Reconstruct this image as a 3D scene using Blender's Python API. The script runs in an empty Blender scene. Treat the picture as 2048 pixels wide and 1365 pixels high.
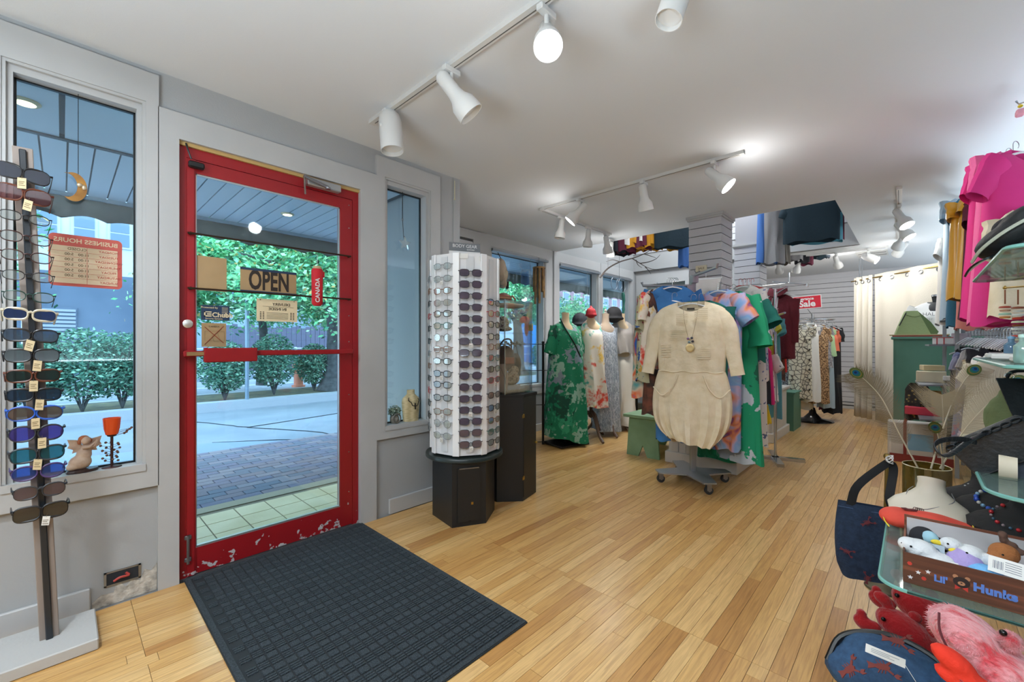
import bpy, bmesh, math, random
from mathutils import Vector, Matrix, Euler, noise
random.seed(7)
PI = math.pi
SC = bpy.context.scene
COL = SC.collection
R = math.radians

# ---------------------------------------------------------------- camera
CAM_H = 1.17
YAW = R(43.4)
cam_d = bpy.data.cameras.new('camera')
cam = bpy.data.objects.new('camera', cam_d)
COL.objects.link(cam)
cam.location = (0, 0, CAM_H)
cam.rotation_euler = (PI / 2, 0, YAW - PI / 2)
cam_d.sensor_width = 36
cam_d.lens = 36 * 851 / 2048
cam_d.shift_y = 5.5 / 2048
cam_d.clip_start = 0.02
SC.camera = cam

# ---------------------------------------------------------------- world, light, exposure
w = bpy.data.worlds.new('world'); SC.world = w; w.use_nodes = True
nt = w.node_tree; nt.nodes.clear()
wo = nt.nodes.new('ShaderNodeOutputWorld'); bg = nt.nodes.new('ShaderNodeBackground')
tc = nt.nodes.new('ShaderNodeTexCoord'); sx = nt.nodes.new('ShaderNodeSeparateXYZ'); rp = nt.nodes.new('ShaderNodeValToRGB')
nt.links.new(tc.outputs['Generated'], sx.inputs[0]); nt.links.new(sx.outputs['Z'], rp.inputs[0])
rp.color_ramp.elements[0].position = 0.0; rp.color_ramp.elements[0].color = (0.90, 0.94, 1.0, 1)
rp.color_ramp.elements[1].position = 0.7; rp.color_ramp.elements[1].color = (0.70, 0.84, 1.0, 1)
nt.links.new(rp.outputs[0], bg.inputs[0]); bg.inputs[1].default_value = 4.8
nt.links.new(bg.outputs[0], wo.inputs[0])

def lamp(name, kind, loc, power, col=(1, .97, .93), size=.2, rot=(0, 0, 0), size_y=None, parent=None, angle=None, blend=.6):
    d = bpy.data.lights.new(name, kind); d.energy = power; d.color = col
    if kind == 'AREA':
        d.shape = 'RECTANGLE'; d.size = size; d.size_y = size_y or size
    elif kind == 'SPOT':
        d.shadow_soft_size = size; d.spot_size = angle or R(100); d.spot_blend = blend
    else:
        d.shadow_soft_size = size
    o = bpy.data.objects.new(name, d); o.location = loc; o.rotation_euler = rot
    COL.objects.link(o)
    if parent: o.parent = parent
    return o
LC = (.87, .94, 1.0)
# added fill lamps without fittings, out of frame behind the camera
LU = (.76, .90, 1.0)
for k, (x_, y_) in enumerate(((-2.6, 1.6), (-1.6, .4), (-.5, 1.5), (-.6, -.6), (.5, -1.3), (-2.8, -.8))):
    lamp('fill_down', 'AREA', (x_, y_, 2.40), 20, LC, size=.16)
lamp('fill_up', 'AREA', (-1.4, 0.3, 1.0), 92, LU, size=1.4, size_y=1.4, rot=(PI, 0, 0))  # added upward fill panels, brighten the near ceiling
lamp('fill_up', 'AREA', (0.2, -1.2, 1.0), 70, LU, size=1.0, size_y=1.0, rot=(PI, 0, 0))
# added unseen strip by the right wall, brightens the ceiling from below
lamp('ceiling_fill', 'AREA', (6.2, -.80, 1.5), 42, LU, size=6.6, size_y=.2, rot=(PI, 0, 0))
# added fill panel under the bay's upper ceiling, no fitting there
lamp('bay_fill', 'AREA', (5.95, 2.2, 3.55), 70, LC, size=1.6, size_y=2.0)
SC.view_settings.view_transform = 'Standard'
SC.view_settings.look = 'None'
SC.view_settings.gamma = 1
SC.view_settings.use_curve_mapping = False
SC.view_settings.exposure = 0.36
SC.cycles.max_bounces = 10
SC.cycles.diffuse_bounces = 5
SC.cycles.transparent_max_bounces = 24
SC.cycles.sample_clamp_indirect = 6
SC.cycles.use_denoising = True
SC.cycles.caustics_reflective = False
SC.cycles.caustics_refractive = False

# ---------------------------------------------------------------- measuring from the photograph (design frame 2048 x 1365)
FX, FY = math.cos(YAW), math.sin(YAW)
RX, RY = math.sin(YAW), -math.cos(YAW)
def ray(px, py):
    u = (px - 1024) / 851.; v = (688 - py) / 851.
    return Vector((FX + u * RX, FY + u * RY, v))
def atX(px, py, x): d = ray(px, py); return Vector((0, 0, CAM_H)) + d * (x / d.x)
def atY(px, py, y): d = ray(px, py); return Vector((0, 0, CAM_H)) + d * (y / d.y)
def atZ(px, py, z=0.): d = ray(px, py); return Vector((0, 0, CAM_H)) + d * ((z - CAM_H) / d.z)
def atD(px, py, t): return Vector((0, 0, CAM_H)) + ray(px, py) * t
TOCAM = Vector((-FX, -FY, 0)); RIGHT = Vector((RX, RY, 0))

# ---------------------------------------------------------------- materials
def lin(c):
    if isinstance(c, str):
        c = c.lstrip('#'); c = tuple(int(c[i:i + 2], 16) for i in (0, 2, 4))
    return tuple(((x / 255) / 12.92 if x / 255 <= .04045 else ((x / 255 + .055) / 1.055) ** 2.4) for x in c) + (1,)
MATS = {}
def nd(nt, t, **k):
    n = nt.nodes.new(t)
    for a, b in k.items(): setattr(n, a, b)
    return n
def ramp(nt, cols, interp='LINEAR'):
    r = nt.nodes.new('ShaderNodeValToRGB'); cr = r.color_ramp; cr.interpolation = interp
    n = len(cols)
    cols = [c if isinstance(c, tuple) and len(c) == 2 and not isinstance(c[0], int) else (i / max(1, n - 1), c) for i, c in enumerate(cols)]
    while len(cr.elements) < n: cr.elements.new(.5)
    for e, (p, c) in zip(cr.elements, cols): e.position = p; e.color = lin(c)
    return r
def M(name, col='#808080', rough=.6, metal=0., col2=None, scale=8., amount=.5, bump=0., bscale=60., emit=None, es=0., alpha=1., trans=0., coat=0., spec=.5, kind='noise', cols=None, stretch=(1, 1, 1), sheen=0., detail=3., pos=(.35, .65)):
    if name in MATS: return MATS[name]
    m = bpy.data.materials.new(name); m.use_nodes = True
    nt = m.node_tree; b = nt.nodes['Principled BSDF']
    b.inputs['Base Color'].default_value = lin(col); b.inputs['Roughness'].default_value = rough
    b.inputs['Metallic'].default_value = metal; b.inputs['Specular IOR Level'].default_value = spec
    b.inputs['Coat Weight'].default_value = coat; b.inputs['Alpha'].default_value = alpha
    b.inputs['Transmission Weight'].default_value = trans
    if sheen: b.inputs['Sheen Weight'].default_value = sheen
    if emit: b.inputs['Emission Color'].default_value = lin(emit); b.inputs['Emission Strength'].default_value = es
    if col2 or cols or bump:
        tc = nd(nt, 'ShaderNodeTexCoord'); mp = nd(nt, 'ShaderNodeMapping'); mp.inputs['Scale'].default_value = stretch
        nt.links.new(tc.outputs['Object'], mp.inputs[0])
    if col2 or cols:
        if kind == 'noise':
            n = nd(nt, 'ShaderNodeTexNoise'); n.inputs['Scale'].default_value = scale; n.inputs['Detail'].default_value = detail; fac = n.outputs['Fac']
        elif kind == 'voronoi':
            n = nd(nt, 'ShaderNodeTexVoronoi'); n.inputs['Scale'].default_value = scale; fac = n.outputs['Distance']
        elif kind == 'edge':
            n = nd(nt, 'ShaderNodeTexVoronoi'); n.feature = 'DISTANCE_TO_EDGE'; n.inputs['Scale'].default_value = scale; fac = n.outputs['Distance']
        elif kind == 'cells':
            n = nd(nt, 'ShaderNodeTexVoronoi'); n.inputs['Scale'].default_value = scale
            s = nd(nt, 'ShaderNodeSeparateColor'); nt.links.new(n.outputs['Color'], s.inputs[0]); fac = s.outputs[0]
        elif kind == 'wave':
            n = nd(nt, 'ShaderNodeTexWave'); n.inputs['Scale'].default_value = scale; n.inputs['Distortion'].default_value = 4; n.bands_direction = 'X'; fac = n.outputs['Fac']
        elif kind == 'stripes':
            n = nd(nt, 'ShaderNodeTexWave'); n.inputs['Scale'].default_value = scale; n.inputs['Distortion'].default_value = 0; n.bands_direction = 'Z'; fac = n.outputs['Fac']
        nt.links.new(mp.outputs[0], n.inputs['Vector'])
        if cols: r = ramp(nt, cols)
        else: r = ramp(nt, [(pos[0], col), (pos[1], col2)])
        nt.links.new(fac, r.inputs[0]); nt.links.new(r.outputs[0], b.inputs['Base Color'])
    if bump:
        n = nd(nt, 'ShaderNodeTexNoise'); n.inputs['Scale'].default_value = bscale; n.inputs['Detail'].default_value = 4
        nt.links.new(mp.outputs[0], n.inputs['Vector'])
        bp = nd(nt, 'ShaderNodeBump'); bp.inputs['Strength'].default_value = bump; bp.inputs['Distance'].default_value = .01
        nt.links.new(n.outputs['Fac'], bp.inputs['Height']); nt.links.new(bp.outputs[0], b.inputs['Normal'])
    MATS[name] = m
    return m
def flower(name, base, petals, size=7., thr=.28, soft=.03, warp=.25):
    """Printed cloth: warped voronoi blots in several colours over a base colour."""
    if name in MATS: return MATS[name]
    m = M(name, base, .8); nt = m.node_tree; b = nt.nodes['Principled BSDF']
    tc = nd(nt, 'ShaderNodeTexCoord'); nz = nd(nt, 'ShaderNodeTexNoise'); nz.inputs['Scale'].default_value = 14
    nt.links.new(tc.outputs['Object'], nz.inputs['Vector'])
    mx = nd(nt, 'ShaderNodeMix', data_type='VECTOR'); mx.inputs['Factor'].default_value = warp
    nt.links.new(tc.outputs['Object'], mx.inputs[4]); nt.links.new(nz.outputs['Color'], mx.inputs[5])
    v = nd(nt, 'ShaderNodeTexVoronoi'); v.inputs['Scale'].default_value = size; nt.links.new(mx.outputs[1], v.inputs['Vector'])
    s = nd(nt, 'ShaderNodeSeparateColor'); nt.links.new(v.outputs['Color'], s.inputs[0])
    pr = ramp(nt, petals, 'CONSTANT'); nt.links.new(s.outputs[0], pr.inputs[0])
    mr = nd(nt, 'ShaderNodeMapRange'); mr.inputs[1].default_value = thr; mr.inputs[2].default_value = thr + soft; mr.inputs[3].default_value = 1; mr.inputs[4].default_value = 0
    nt.links.new(v.outputs['Distance'], mr.inputs[0])
    mc = nd(nt, 'ShaderNodeMix', data_type='RGBA'); nt.links.new(mr.outputs[0], mc.inputs['Factor'])
    mc.inputs[6].default_value = lin(base); nt.links.new(pr.outputs[0], mc.inputs[7]); nt.links.new(mc.outputs[2], b.inputs['Base Color'])
    return m
def dyed(name, cols, scale=3., dist=1.2):
    """Watercolour cloth: smooth drifting patches of many hues."""
    if name in MATS: return MATS[name]
    m = M(name, '#808080', .85); nt = m.node_tree; b = nt.nodes['Principled BSDF']
    tc = nd(nt, 'ShaderNodeTexCoord'); n = nd(nt, 'ShaderNodeTexNoise'); n.inputs['Scale'].default_value = scale; n.inputs['Detail'].default_value = 2; n.inputs['Distortion'].default_value = dist
    nt.links.new(tc.outputs['Object'], n.inputs['Vector'])
    k = len(cols); r = ramp(nt, [(.26 + .48 * i / (k - 1), c) for i, c in enumerate(cols)])
    nt.links.new(n.outputs['Fac'], r.inputs[0]); nt.links.new(r.outputs[0], b.inputs['Base Color'])
    return m
def glass(name, tint=(1, 1, 1), refl=.08, alpha=.0, tcol=None):
    """Thin pane: clear to what lies behind, with a fresnel reflection and an optional tint."""
    if name in MATS: return MATS[name]
    m = bpy.data.materials.new(name); m.use_nodes = True; nt = m.node_tree; nt.nodes.clear()
    o = nd(nt, 'ShaderNodeOutputMaterial'); t = nd(nt, 'ShaderNodeBsdfTransparent'); g = nd(nt, 'ShaderNodeBsdfGlossy'); g.inputs['Roughness'].default_value = .03
    t.inputs[0].default_value = (*tint, 1)
    mx = nd(nt, 'ShaderNodeMixShader'); lw = nd(nt, 'ShaderNodeLayerWeight'); lw.inputs[0].default_value = .25
    mm = nd(nt, 'ShaderNodeMath', operation='MULTIPLY_ADD'); mm.inputs[1].default_value = .5; mm.inputs[2].default_value = refl * .5
    nt.links.new(lw.outputs['Fresnel'], mm.inputs[0]); nt.links.new(mm.outputs[0], mx.inputs[0])
    nt.links.new(t.outputs[0], mx.inputs[1]); nt.links.new(g.outputs[0], mx.inputs[2])
    last = mx
    if alpha:
        d = nd(nt, 'ShaderNodeBsdfDiffuse'); d.inputs[0].default_value = lin(tcol); m2 = nd(nt, 'ShaderNodeMixShader'); m2.inputs[0].default_value = alpha
        nt.links.new(mx.outputs[0], m2.inputs[1]); nt.links.new(d.outputs[0], m2.inputs[2]); last = m2
    nt.links.new(last.outputs[0], o.inputs[0]); MATS[name] = m
    return m

# ---------------------------------------------------------------- geometry helpers
class MB:
    def __init__(s): s.v = []; s.f = []; s.tone = []
    def add(s, vs, fs, T=None):
        n = len(s.v)
        s.v += [tuple(T @ Vector(p)) if T else tuple(p) for p in vs]
        s.f += [tuple(i + n for i in f) for f in fs]
        return s
    def box(s, c, d, rz=0, rx=0, ry=0, T=None, bev=0):
        x, y, z = d[0] / 2, d[1] / 2, d[2] / 2
        A = Matrix.Translation(c) @ Euler((rx, ry, rz)).to_matrix().to_4x4()
        if T: A = T @ A
        if bev:
            b = min(bev, x * .9, y * .9, z * .9); P = []
            for sz in (-1, 1):
                for (a, e) in ((-1, -1), (1, -1), (1, 1), (-1, 1)):
                    P += [(a * (x - b), e * (y - b), sz * z), (a * x, e * (y - b), sz * (z - b)), (a * (x - b), e * y, sz * (z - b))]
            F = []
            q = lambda lv, i, k: lv * 12 + (i % 4) * 3 + k
            F.append([q(0, i, 0) for i in (3, 2, 1, 0)]); F.append([q(1, i, 0) for i in range(4)])
            for i in range(4):
                j = i + 1
                side = 2 if i % 2 == 0 else 1
                F.append([q(0, i, side), q(0, j, side), q(1, j, side), q(1, i, side)])
                F.append([q(0, i, 0), q(0, j, 0), q(0, j, side), q(0, i, side)]); F.append([q(1, i, side), q(1, j, side), q(1, j, 0), q(1, i, 0)])
                F.append([q(0, i, 1), q(0, i, 2), q(1, i, 2), q(1, i, 1)])
                F.append([q(0, i, 0), q(0, i, 1), q(0, i, 2)]); F.append([q(1, i, 0), q(1, i, 2), q(1, i, 1)])
            return s.add(P, F, A)
        v = [(-x, -y, -z), (x, -y, -z), (x, y, -z), (-x, y, -z), (-x, -y, z), (x, -y, z), (x, y, z), (-x, y, z)]
        return s.add(v, [(3, 2, 1, 0), (4, 5, 6, 7), (0, 1, 5, 4), (1, 2, 6, 5), (2, 3, 7, 6), (3, 0, 4, 7)], A)
    def bb(s, x0, x1, y0, y1, z0, z1, bev=0):
        return s.box(((x0 + x1) / 2, (y0 + y1) / 2, (z0 + z1) / 2), (abs(x1 - x0), abs(y1 - y0), abs(z1 - z0)), bev=bev)
    def tube(s, pts, r, n=8, cap=True, flat=1., up=None):
        pts = [Vector(p) for p in pts]; k = len(pts); rs = r if isinstance(r, (list, tuple)) else [r] * k
        base = len(s.v); prev = None
        for i, p in enumerate(pts):
            t = (pts[min(i + 1, k - 1)] - pts[max(i - 1, 0)])
            if t.length < 1e-9: t = Vector((0, 0, 1))
            t.normalize()
            if prev is None:
                a = Vector(up) if up else (Vector((0, 0, 1)) if abs(t.z) < .9 else Vector((1, 0, 0)))
                prev = a
            u = prev - t * prev.dot(t)
            if u.length < 1e-6: u = t.orthogonal()
            u.normalize(); prev = u; wv = t.cross(u)
            for j in range(n):
                a = 2 * PI * (j + .5) / n; s.v.append(tuple(p + u * (math.cos(a) * rs[i]) + wv * (math.sin(a) * rs[i] * flat)))
        for i in range(k - 1):
            for j in range(n):
                a = base + i * n + j; b = base + i * n + (j + 1) % n; s.f.append((a, b, b + n, a + n))
        if cap:
            s.f.append(tuple(base + j for j in reversed(range(n)))); s.f.append(tuple(base + (k - 1) * n + j for j in range(n)))
        return s
    def lathe(s, prof, c=(0, 0, 0), n=24, T=None, sx=1., sy=1.):
        vs, fs = [], []; k = len(prof)
        for (r, z) in prof:
            for j in range(n):
                a = 2 * PI * j / n; vs.append((c[0] + r * math.cos(a) * sx, c[1] + r * math.sin(a) * sy, c[2] + z))
        for i in range(k - 1):
            for j in range(n):
                a = i * n + j; b = i * n + (j + 1) % n; fs.append((a, b, b + n, a + n))
        fs.append(tuple(reversed(range(n)))); fs.append(tuple((k - 1) * n + j for j in range(n)))
        return s.add(vs, fs, T)
    def ball(s, c, r, n=12, T=None):
        r = r if isinstance(r, (tuple, list)) else (r, r, r); m = n // 2 + 1
        vs, fs = [], []
        for i in range(1, m):
            th = PI * i / m
            for j in range(n):
                a = 2 * PI * j / n; vs.append((c[0] + r[0] * math.sin(th) * math.cos(a), c[1] + r[1] * math.sin(th) * math.sin(a), c[2] + r[2] * math.cos(th)))
        k = len(vs); vs += [(c[0], c[1], c[2] + r[2]), (c[0], c[1], c[2] - r[2])]
        for j in range(n):
            fs.append((k, j, (j + 1) % n)); fs.append((k + 1, (m - 2) * n + (j + 1) % n, (m - 2) * n + j))
        for i in range(m - 2):
            for j in range(n):
                a = i * n + j; b = i * n + (j + 1) % n; fs.append((a, a + n, b + n, b))
        return s.add(vs, fs, T)
    def prism(s, poly, h, T=None):
        """poly in local xy, thickness h along local z"""
        n = len(poly); vs = [(x, y, 0) for x, y in poly] + [(x, y, h) for x, y in poly]
        fs = [tuple(reversed(range(n))), tuple(range(n, 2 * n))] + [(i, (i + 1) % n, (i + 1) % n + n, i + n) for i in range(n)]
        return s.add(vs, fs, T)
    def ring(s, poly, r, n=6, T=None):
        """closed tube along a loop of points"""
        pts = [Vector(p) for p in poly]; k = len(pts); vs, fs = [], []
        for i, p in enumerate(pts):
            t = (pts[(i + 1) % k] - pts[i - 1]).normalized()
            u = Vector((0, 1, 0)); u = (u - t * u.dot(t))
            if u.length < 1e-4: u = t.orthogonal()
            u.normalize(); wv = t.cross(u); rr = r[i] if isinstance(r, list) else r
            for j in range(n):
                a = 2 * PI * (j + .5) / n; vs.append(tuple(p + u * math.cos(a) * rr + wv * math.sin(a) * rr))
        for i in range(k):
            for j in range(n):
                a = i * n + j; b = i * n + (j + 1) % n; c = ((i + 1) % k) * n
                fs.append((a, b, c + (j + 1) % n, c + j))
        return s.add(vs, fs, T)
    def surf(s, fn, nu, nv, thick=0., T=None, closed_u=False):
        """grid surface fn(u,v) in 0..1; optional thickness makes a closed shell"""
        mu = nu if closed_u else nu + 1
        P = [[Vector(fn(i / nu, j / nv)) for i in range(mu)] for j in range(nv + 1)]
        vs = [p for row in P for p in row]; fs = []
        for j in range(nv):
            for i in range(nu):
                a = j * mu + i; b = j * mu + (i + 1) % mu; fs.append((a, b, b + mu, a + mu))
        if thick:
            N = [Vector((0, 0, 0)) for _ in vs]
            for f in fs:
                q = (vs[f[2]] - vs[f[0]]).cross(vs[f[3]] - vs[f[1]])
                for i in f: N[i] += q
            k = len(vs); vs2 = [p - (nn.normalized() * thick if nn.length else nn) for p, nn in zip(vs, N)]
            fs2 = [tuple(reversed([i + k for i in f])) for f in fs]
            edge = []
            if not closed_u:
                for j in range(nv): edge += [(j * mu + mu - 1, (j + 1) * mu + mu - 1), ((j + 1) * mu, j * mu)]
            for i in range(nu): edge += [(i, (i + 1) % mu), (nv * mu + (i + 1) % mu, nv * mu + i)]
            for a, b in edge: fs2.append((b, a, a + k, b + k))
            vs = vs + vs2; fs = fs + fs2
        return s.add(vs, fs, T)
    def mesh(s, name, mat=None, smooth=True, ang=40):
        me = bpy.data.meshes.new(name); me.from_pydata(s.v, [], s.f)
        if mat: me.materials.append(mat)
        if smooth and me.polygons:
            me.polygons.foreach_set('use_smooth', [True] * len(me.polygons)); me.update()
            try: me.set_sharp_from_angle(angle=R(ang))
            except Exception: pass
        me.update()
        return me
    def build(s, name, mat=None, parent=None, loc=None, smooth=True, ang=40, rot=None, local=True):
        return link(name, s.mesh(name, mat, smooth, ang), parent, loc, rot)
def link(name, me, parent=None, loc=None, rot=None):
    o = bpy.data.objects.new(name, me); COL.objects.link(o)
    if loc is not None: o.location = loc
    if rot is not None: o.rotation_euler = rot
    if parent is not None: o.parent = parent
    return o
def thing(name, label, cat, loc=(0, 0, 0), rz=0, group=None, rot=None):
    o = bpy.data.objects.new(name, None); COL.objects.link(o); o.empty_display_size = .05
    o.location = loc; o.rotation_euler = rot if rot else (0, 0, rz)
    return tag(o, label, cat, group)
def tag(o, label, cat, group=None, kind=None):
    o['label'] = label; o['category'] = cat
    if group: o['group'] = group
    if kind: o['kind'] = kind
    return o
def struct(name, mb, mat, parent=None, label=None, **k):
    o = mb.build(name, mat, parent, **k)
    if parent is None: o['kind'] = 'structure'
    if label: o['label'] = label
    return o
def stuff(o): o['kind'] = 'stuff'; return o
def copy_tree(o, parent=None):
    c = o.copy(); COL.objects.link(c)
    if parent is not None: c.parent = parent
    for ch in list(o.children): copy_tree(ch, c)
    return c
def basis(origin, x, y, z):
    m = Matrix.Identity(4)
    for i, a in enumerate((x, y, z)):
        for j in range(3): m[j][i] = a[j]
    for j in range(3): m[j][3] = origin[j]
    return m
def text_mb(s, size=.1, extrude=.0008, bold=0., spacing=1., align='CENTER', shear=0., xs=1.):
    cu = bpy.data.curves.new('lettering', 'FONT'); cu.body = s; cu.size = size; cu.extrude = extrude; cu.offset = bold
    cu.align_x = align; cu.align_y = 'CENTER'; cu.resolution_u = 3; cu.space_character = spacing; cu.shear = shear
    ob = bpy.data.objects.new('t', cu); COL.objects.link(ob)
    bpy.context.view_layer.update()
    me = bpy.data.meshes.new_from_object(ob.evaluated_get(bpy.context.evaluated_depsgraph_get()))
    COL.objects.unlink(ob); bpy.data.objects.remove(ob)
    if xs != 1.:
        for v in me.vertices: v.co.x *= xs
    return me
def lettering(s, T, mat, parent, size=.1, mirror=False, name='lettering', **k):
    me = text_mb(s, size, **k); me.materials.append(mat)
    if mirror:
        for v in me.vertices: v.co.x *= -1
        me.flip_normals()
    o = link(name, me, parent); o.matrix_local = T
    return o
def blob(name, balls, mat, parent=None, vox=.006, loc=None, rot=None, smooth_it=4, tubes=()):
    """One continuous soft body melted together from overlapping ellipsoids (c, r[, euler])."""
    mb = MB()
    for b in balls:
        T = None
        if len(b) > 2: T = Matrix.Translation(b[0]) @ Euler(b[2]).to_matrix().to_4x4(); mb.ball((0, 0, 0), b[1], 12, T)
        else: mb.ball(b[0], b[1], 12)
    for t in tubes: mb.tube(*t)
    o = mb.build(name, mat, parent, loc, rot=rot)
    r = o.modifiers.new('melt', 'REMESH'); r.mode = 'VOXEL'; r.voxel_size = vox; r.use_smooth_shade = True
    sm = o.modifiers.new('smooth', 'SMOOTH'); sm.iterations = smooth_it; sm.factor = .6
    return o
ORD = 'topmost second third fourth fifth sixth seventh eighth ninth tenth eleventh twelfth thirteenth fourteenth fifteenth sixteenth seventeenth eighteenth nineteenth'.split()
def nth(i, n):
    return 'topmost' if i == 0 else ('lowest' if i == n - 1 else ORD[i] + ' from the top')
def curve(ctrl, n=24):
    """Catmull-Rom through control points"""
    P = [Vector(p) for p in ctrl]; P = [P[0] * 2 - P[1]] + P + [P[-1] * 2 - P[-2]]; out = []
    seg = len(P) - 3
    for k in range(n + 1):
        t = k / n * seg; i = min(int(t), seg - 1); t -= i; a, b, c, d = P[i:i + 4]
        out.append(.5 * ((2 * b) + (c - a) * t + (2 * a - 5 * b + 4 * c - d) * t * t + (3 * b - a - 3 * c + d) * t ** 3))
    return out
# ================================================================ SETTING
W1, W2, CZ = 2.62, 3.69, 2.47        # left wall, recessed left wall, ceiling height
NX, BX, RYW = 7.16, 9.75, -0.95      # nook back wall, far slatwall, right wall
m_wall = M('wall_paint_grey', '#a2a4a5', .75, bump=.08, bscale=120)
m_trim = M('trim_paint_white', '#b3b4b4', .5, col2='#adaeae', scale=3, bump=.03, bscale=40)
m_ceil = M('ceiling_paint', '#d6dade', .9, bump=.05, bscale=180)
m_slatw = M('slatwall_white', '#b9babf', .5)
m_groove = M('slatwall_groove', '#4a4a4c', .8)
m_black = M('black_plastic', '#16181a', .35)
m_chrome = M('chrome', '#c9ccd0', .18, 1.)
m_steel = M('brushed_steel', '#9a9da2', .4, 1.)
m_white = M('white_plastic', '#dcdcdc', .4)
m_pane = glass('window_glass', (.80, .93, .97))
m_clear = glass('clear_acrylic', (.95, .97, .97), .14)

# floor boards: each near board is a part, the farther ones are one mesh
m_board = bpy.data.materials.new('maple_board'); m_board.use_nodes = True
nt = m_board.node_tree; b = nt.nodes['Principled BSDF']; b.inputs['Roughness'].default_value = .3; b.inputs['Coat Weight'].default_value = .25; b.inputs['Coat Roughness'].default_value = .22
at = nd(nt, 'ShaderNodeAttribute'); at.attribute_name = 'tone'; tcd = nd(nt, 'ShaderNodeTexCoord'); mp = nd(nt, 'ShaderNodeMapping'); mp.inputs['Scale'].default_value = (1.2, 22, 4)
nz = nd(nt, 'ShaderNodeTexNoise'); nz.inputs['Scale'].default_value = 5; nz.inputs['Detail'].default_value = 5; nz.inputs['Distortion'].default_value = .8
nt.links.new(tcd.outputs['Object'], mp.inputs[0])
ad = nd(nt, 'ShaderNodeVectorMath', operation='ADD'); nt.links.new(mp.outputs[0], ad.inputs[0]); nt.links.new(at.outputs['Color'], ad.inputs[1]); 
sc_ = nd(nt, 'ShaderNodeVectorMath', operation='SCALE'); sc_.inputs[3].default_value = 31; nt.links.new(at.outputs['Color'], sc_.inputs[0]); nt.links.new(sc_.outputs[0], ad.inputs[1])
nt.links.new(ad.outputs[0], nz.inputs['Vector'])
r1 = ramp(nt, [(.0, '#b07c44'), (.25, '#c99a5a'), (.6, '#d6ab6a'), (1., '#e2bd82')]); nt.links.new(at.outputs['Fac'], r1.inputs[0])
r2 = ramp(nt, [(.3, '#8f6236'), (.62, '#ffffff')]); nt.links.new(nz.outputs['Fac'], r2.inputs[0])
mx = nd(nt, 'ShaderNodeMix', data_type='RGBA', blend_type='MULTIPLY'); mx.inputs['Factor'].default_value = .38
nt.links.new(r1.outputs[0], mx.inputs[6]); nt.links.new(r2.outputs[0], mx.inputs[7]); nt.links.new(mx.outputs[2], b.inputs['Base Color'])
floor = struct('floor', MB().bb(-4, NX + 3, -3.2, W1 + .02, -.2, -.012).bb(2.1, NX + 3, W1 + .02, W2 + .1, -.2, -.012), M('subfloor_dark', '#4d3a22', .9), label='honey coloured narrow maple strip floor running along the street windows')
PW = .057
def board_mesh(rects):
    vs, fs, tn = [], [], []
    for (x0, x1, y0, y1, t, z) in rects:
        g = .0007; n = len(vs)
        vs += [(x0 + g, y0 + g, -.012), (x1 - g, y0 + g, -.012), (x1 - g, y1 - g, -.012), (x0 + g, y1 - g, -.012), (x0 + g, y0 + g, z), (x1 - g, y0 + g, z), (x1 - g, y1 - g, z), (x0 + g, y1 - g, z)]
        fs += [tuple(i + n for i in f) for f in ((4, 5, 6, 7), (0, 1, 5, 4), (1, 2, 6, 5), (2, 3, 7, 6), (3, 0, 4, 7))]; tn += [t] * 8
    me = bpy.data.meshes.new('floor_board'); me.from_pydata(vs, [], fs)
    a = me.attributes.new('tone', 'FLOAT', 'POINT'); a.data.foreach_set('value', tn); me.materials.append(m_board); me.update()
    return me
rects = []
seams = [.215, 1.74]
y = -3.1; row = 0
while y < W2:
    x = -3.9 + random.random() * .8
    while x < BX:
        L = random.choice((.35, .5, .62, .8, .95, 1.2)); x1 = min(x + L, BX)
        for s_ in seams:
            if x < s_ - .01 < x1 - .05: x1 = s_
        if y > W1 - .03: x = max(x, 2.1)
        if x1 - x > .004: rects.append((x, x1, y, y + PW, random.betavariate(2.4, 1.8), -random.random() * .0006))
        x = x1
    y += PW; row += 1
def seen(r):
    cx_, cy_ = (r[0] + r[1]) / 2, (r[2] + r[3]) / 2; d = cx_ * FX + cy_ * FY; l = cx_ * RX + cy_ * RY
    if d < 1.2: return None
    if abs(l / d) > 1.25: return None
    if cy_ > W1 and cx_ < 2.1: return None
    return d
near = sorted([(seen(r), r) for r in rects if seen(r)], key=lambda t: t[0])
nset = set(id(r) for _, r in near[:290])
for _, r in near[:290]:
    link('floor_board', board_mesh([r]), floor)
stuff(link('far_floor_boards', board_mesh([r for r in rects if id(r) not in nset]), floor))

# ceiling with the rectangular opening into the taller bay
OX0, OX1, OY0 = 4.80, 7.08, .52
struct('ceiling', MB().bb(-4, OX0, -3.2, W1 + .14, CZ, CZ + .12).bb(2.1, OX0, W1 + .14, W2 + .12, CZ, CZ + .12).bb(OX1 + .08, BX + .1, -3.2, W2 + .12, CZ, CZ + .12).bb(OX0, OX1 + .08, -3.2, OY0, CZ, CZ + .12), m_ceil, label='smooth pale grey ceiling with a rectangular opening into the taller bay', smooth=False)
struct('ceiling_upper', MB().bb(OX0 - .1, OX1 + .2, OY0 - .1, W2 + .1, 3.62, 3.7), m_ceil, smooth=False)
uw = struct('wall_upper_side', MB().bb(OX0, OX1 + .08, OY0 - .1, OY0, CZ + .12, 3.62), m_groove, smooth=False)
for k in range(10): MB().bb(OX0, OX1 + .08, OY0, OY0 + .015, CZ + .125 + k * .11, CZ + .125 + k * .11 + .1).build('slat', m_slatw, uw, smooth=False)
struct('wall_upper_front', MB().bb(OX0 - .1, OX0, OY0 - .1, W2 + .1, CZ + .12, 3.62), m_wall, smooth=False)
uf = struct('wall_upper_far', MB().bb(OX1 + .08, OX1 + .2, OY0 - .1, W2 + .1, CZ + .12, 3.62), m_wall, smooth=False)
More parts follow.
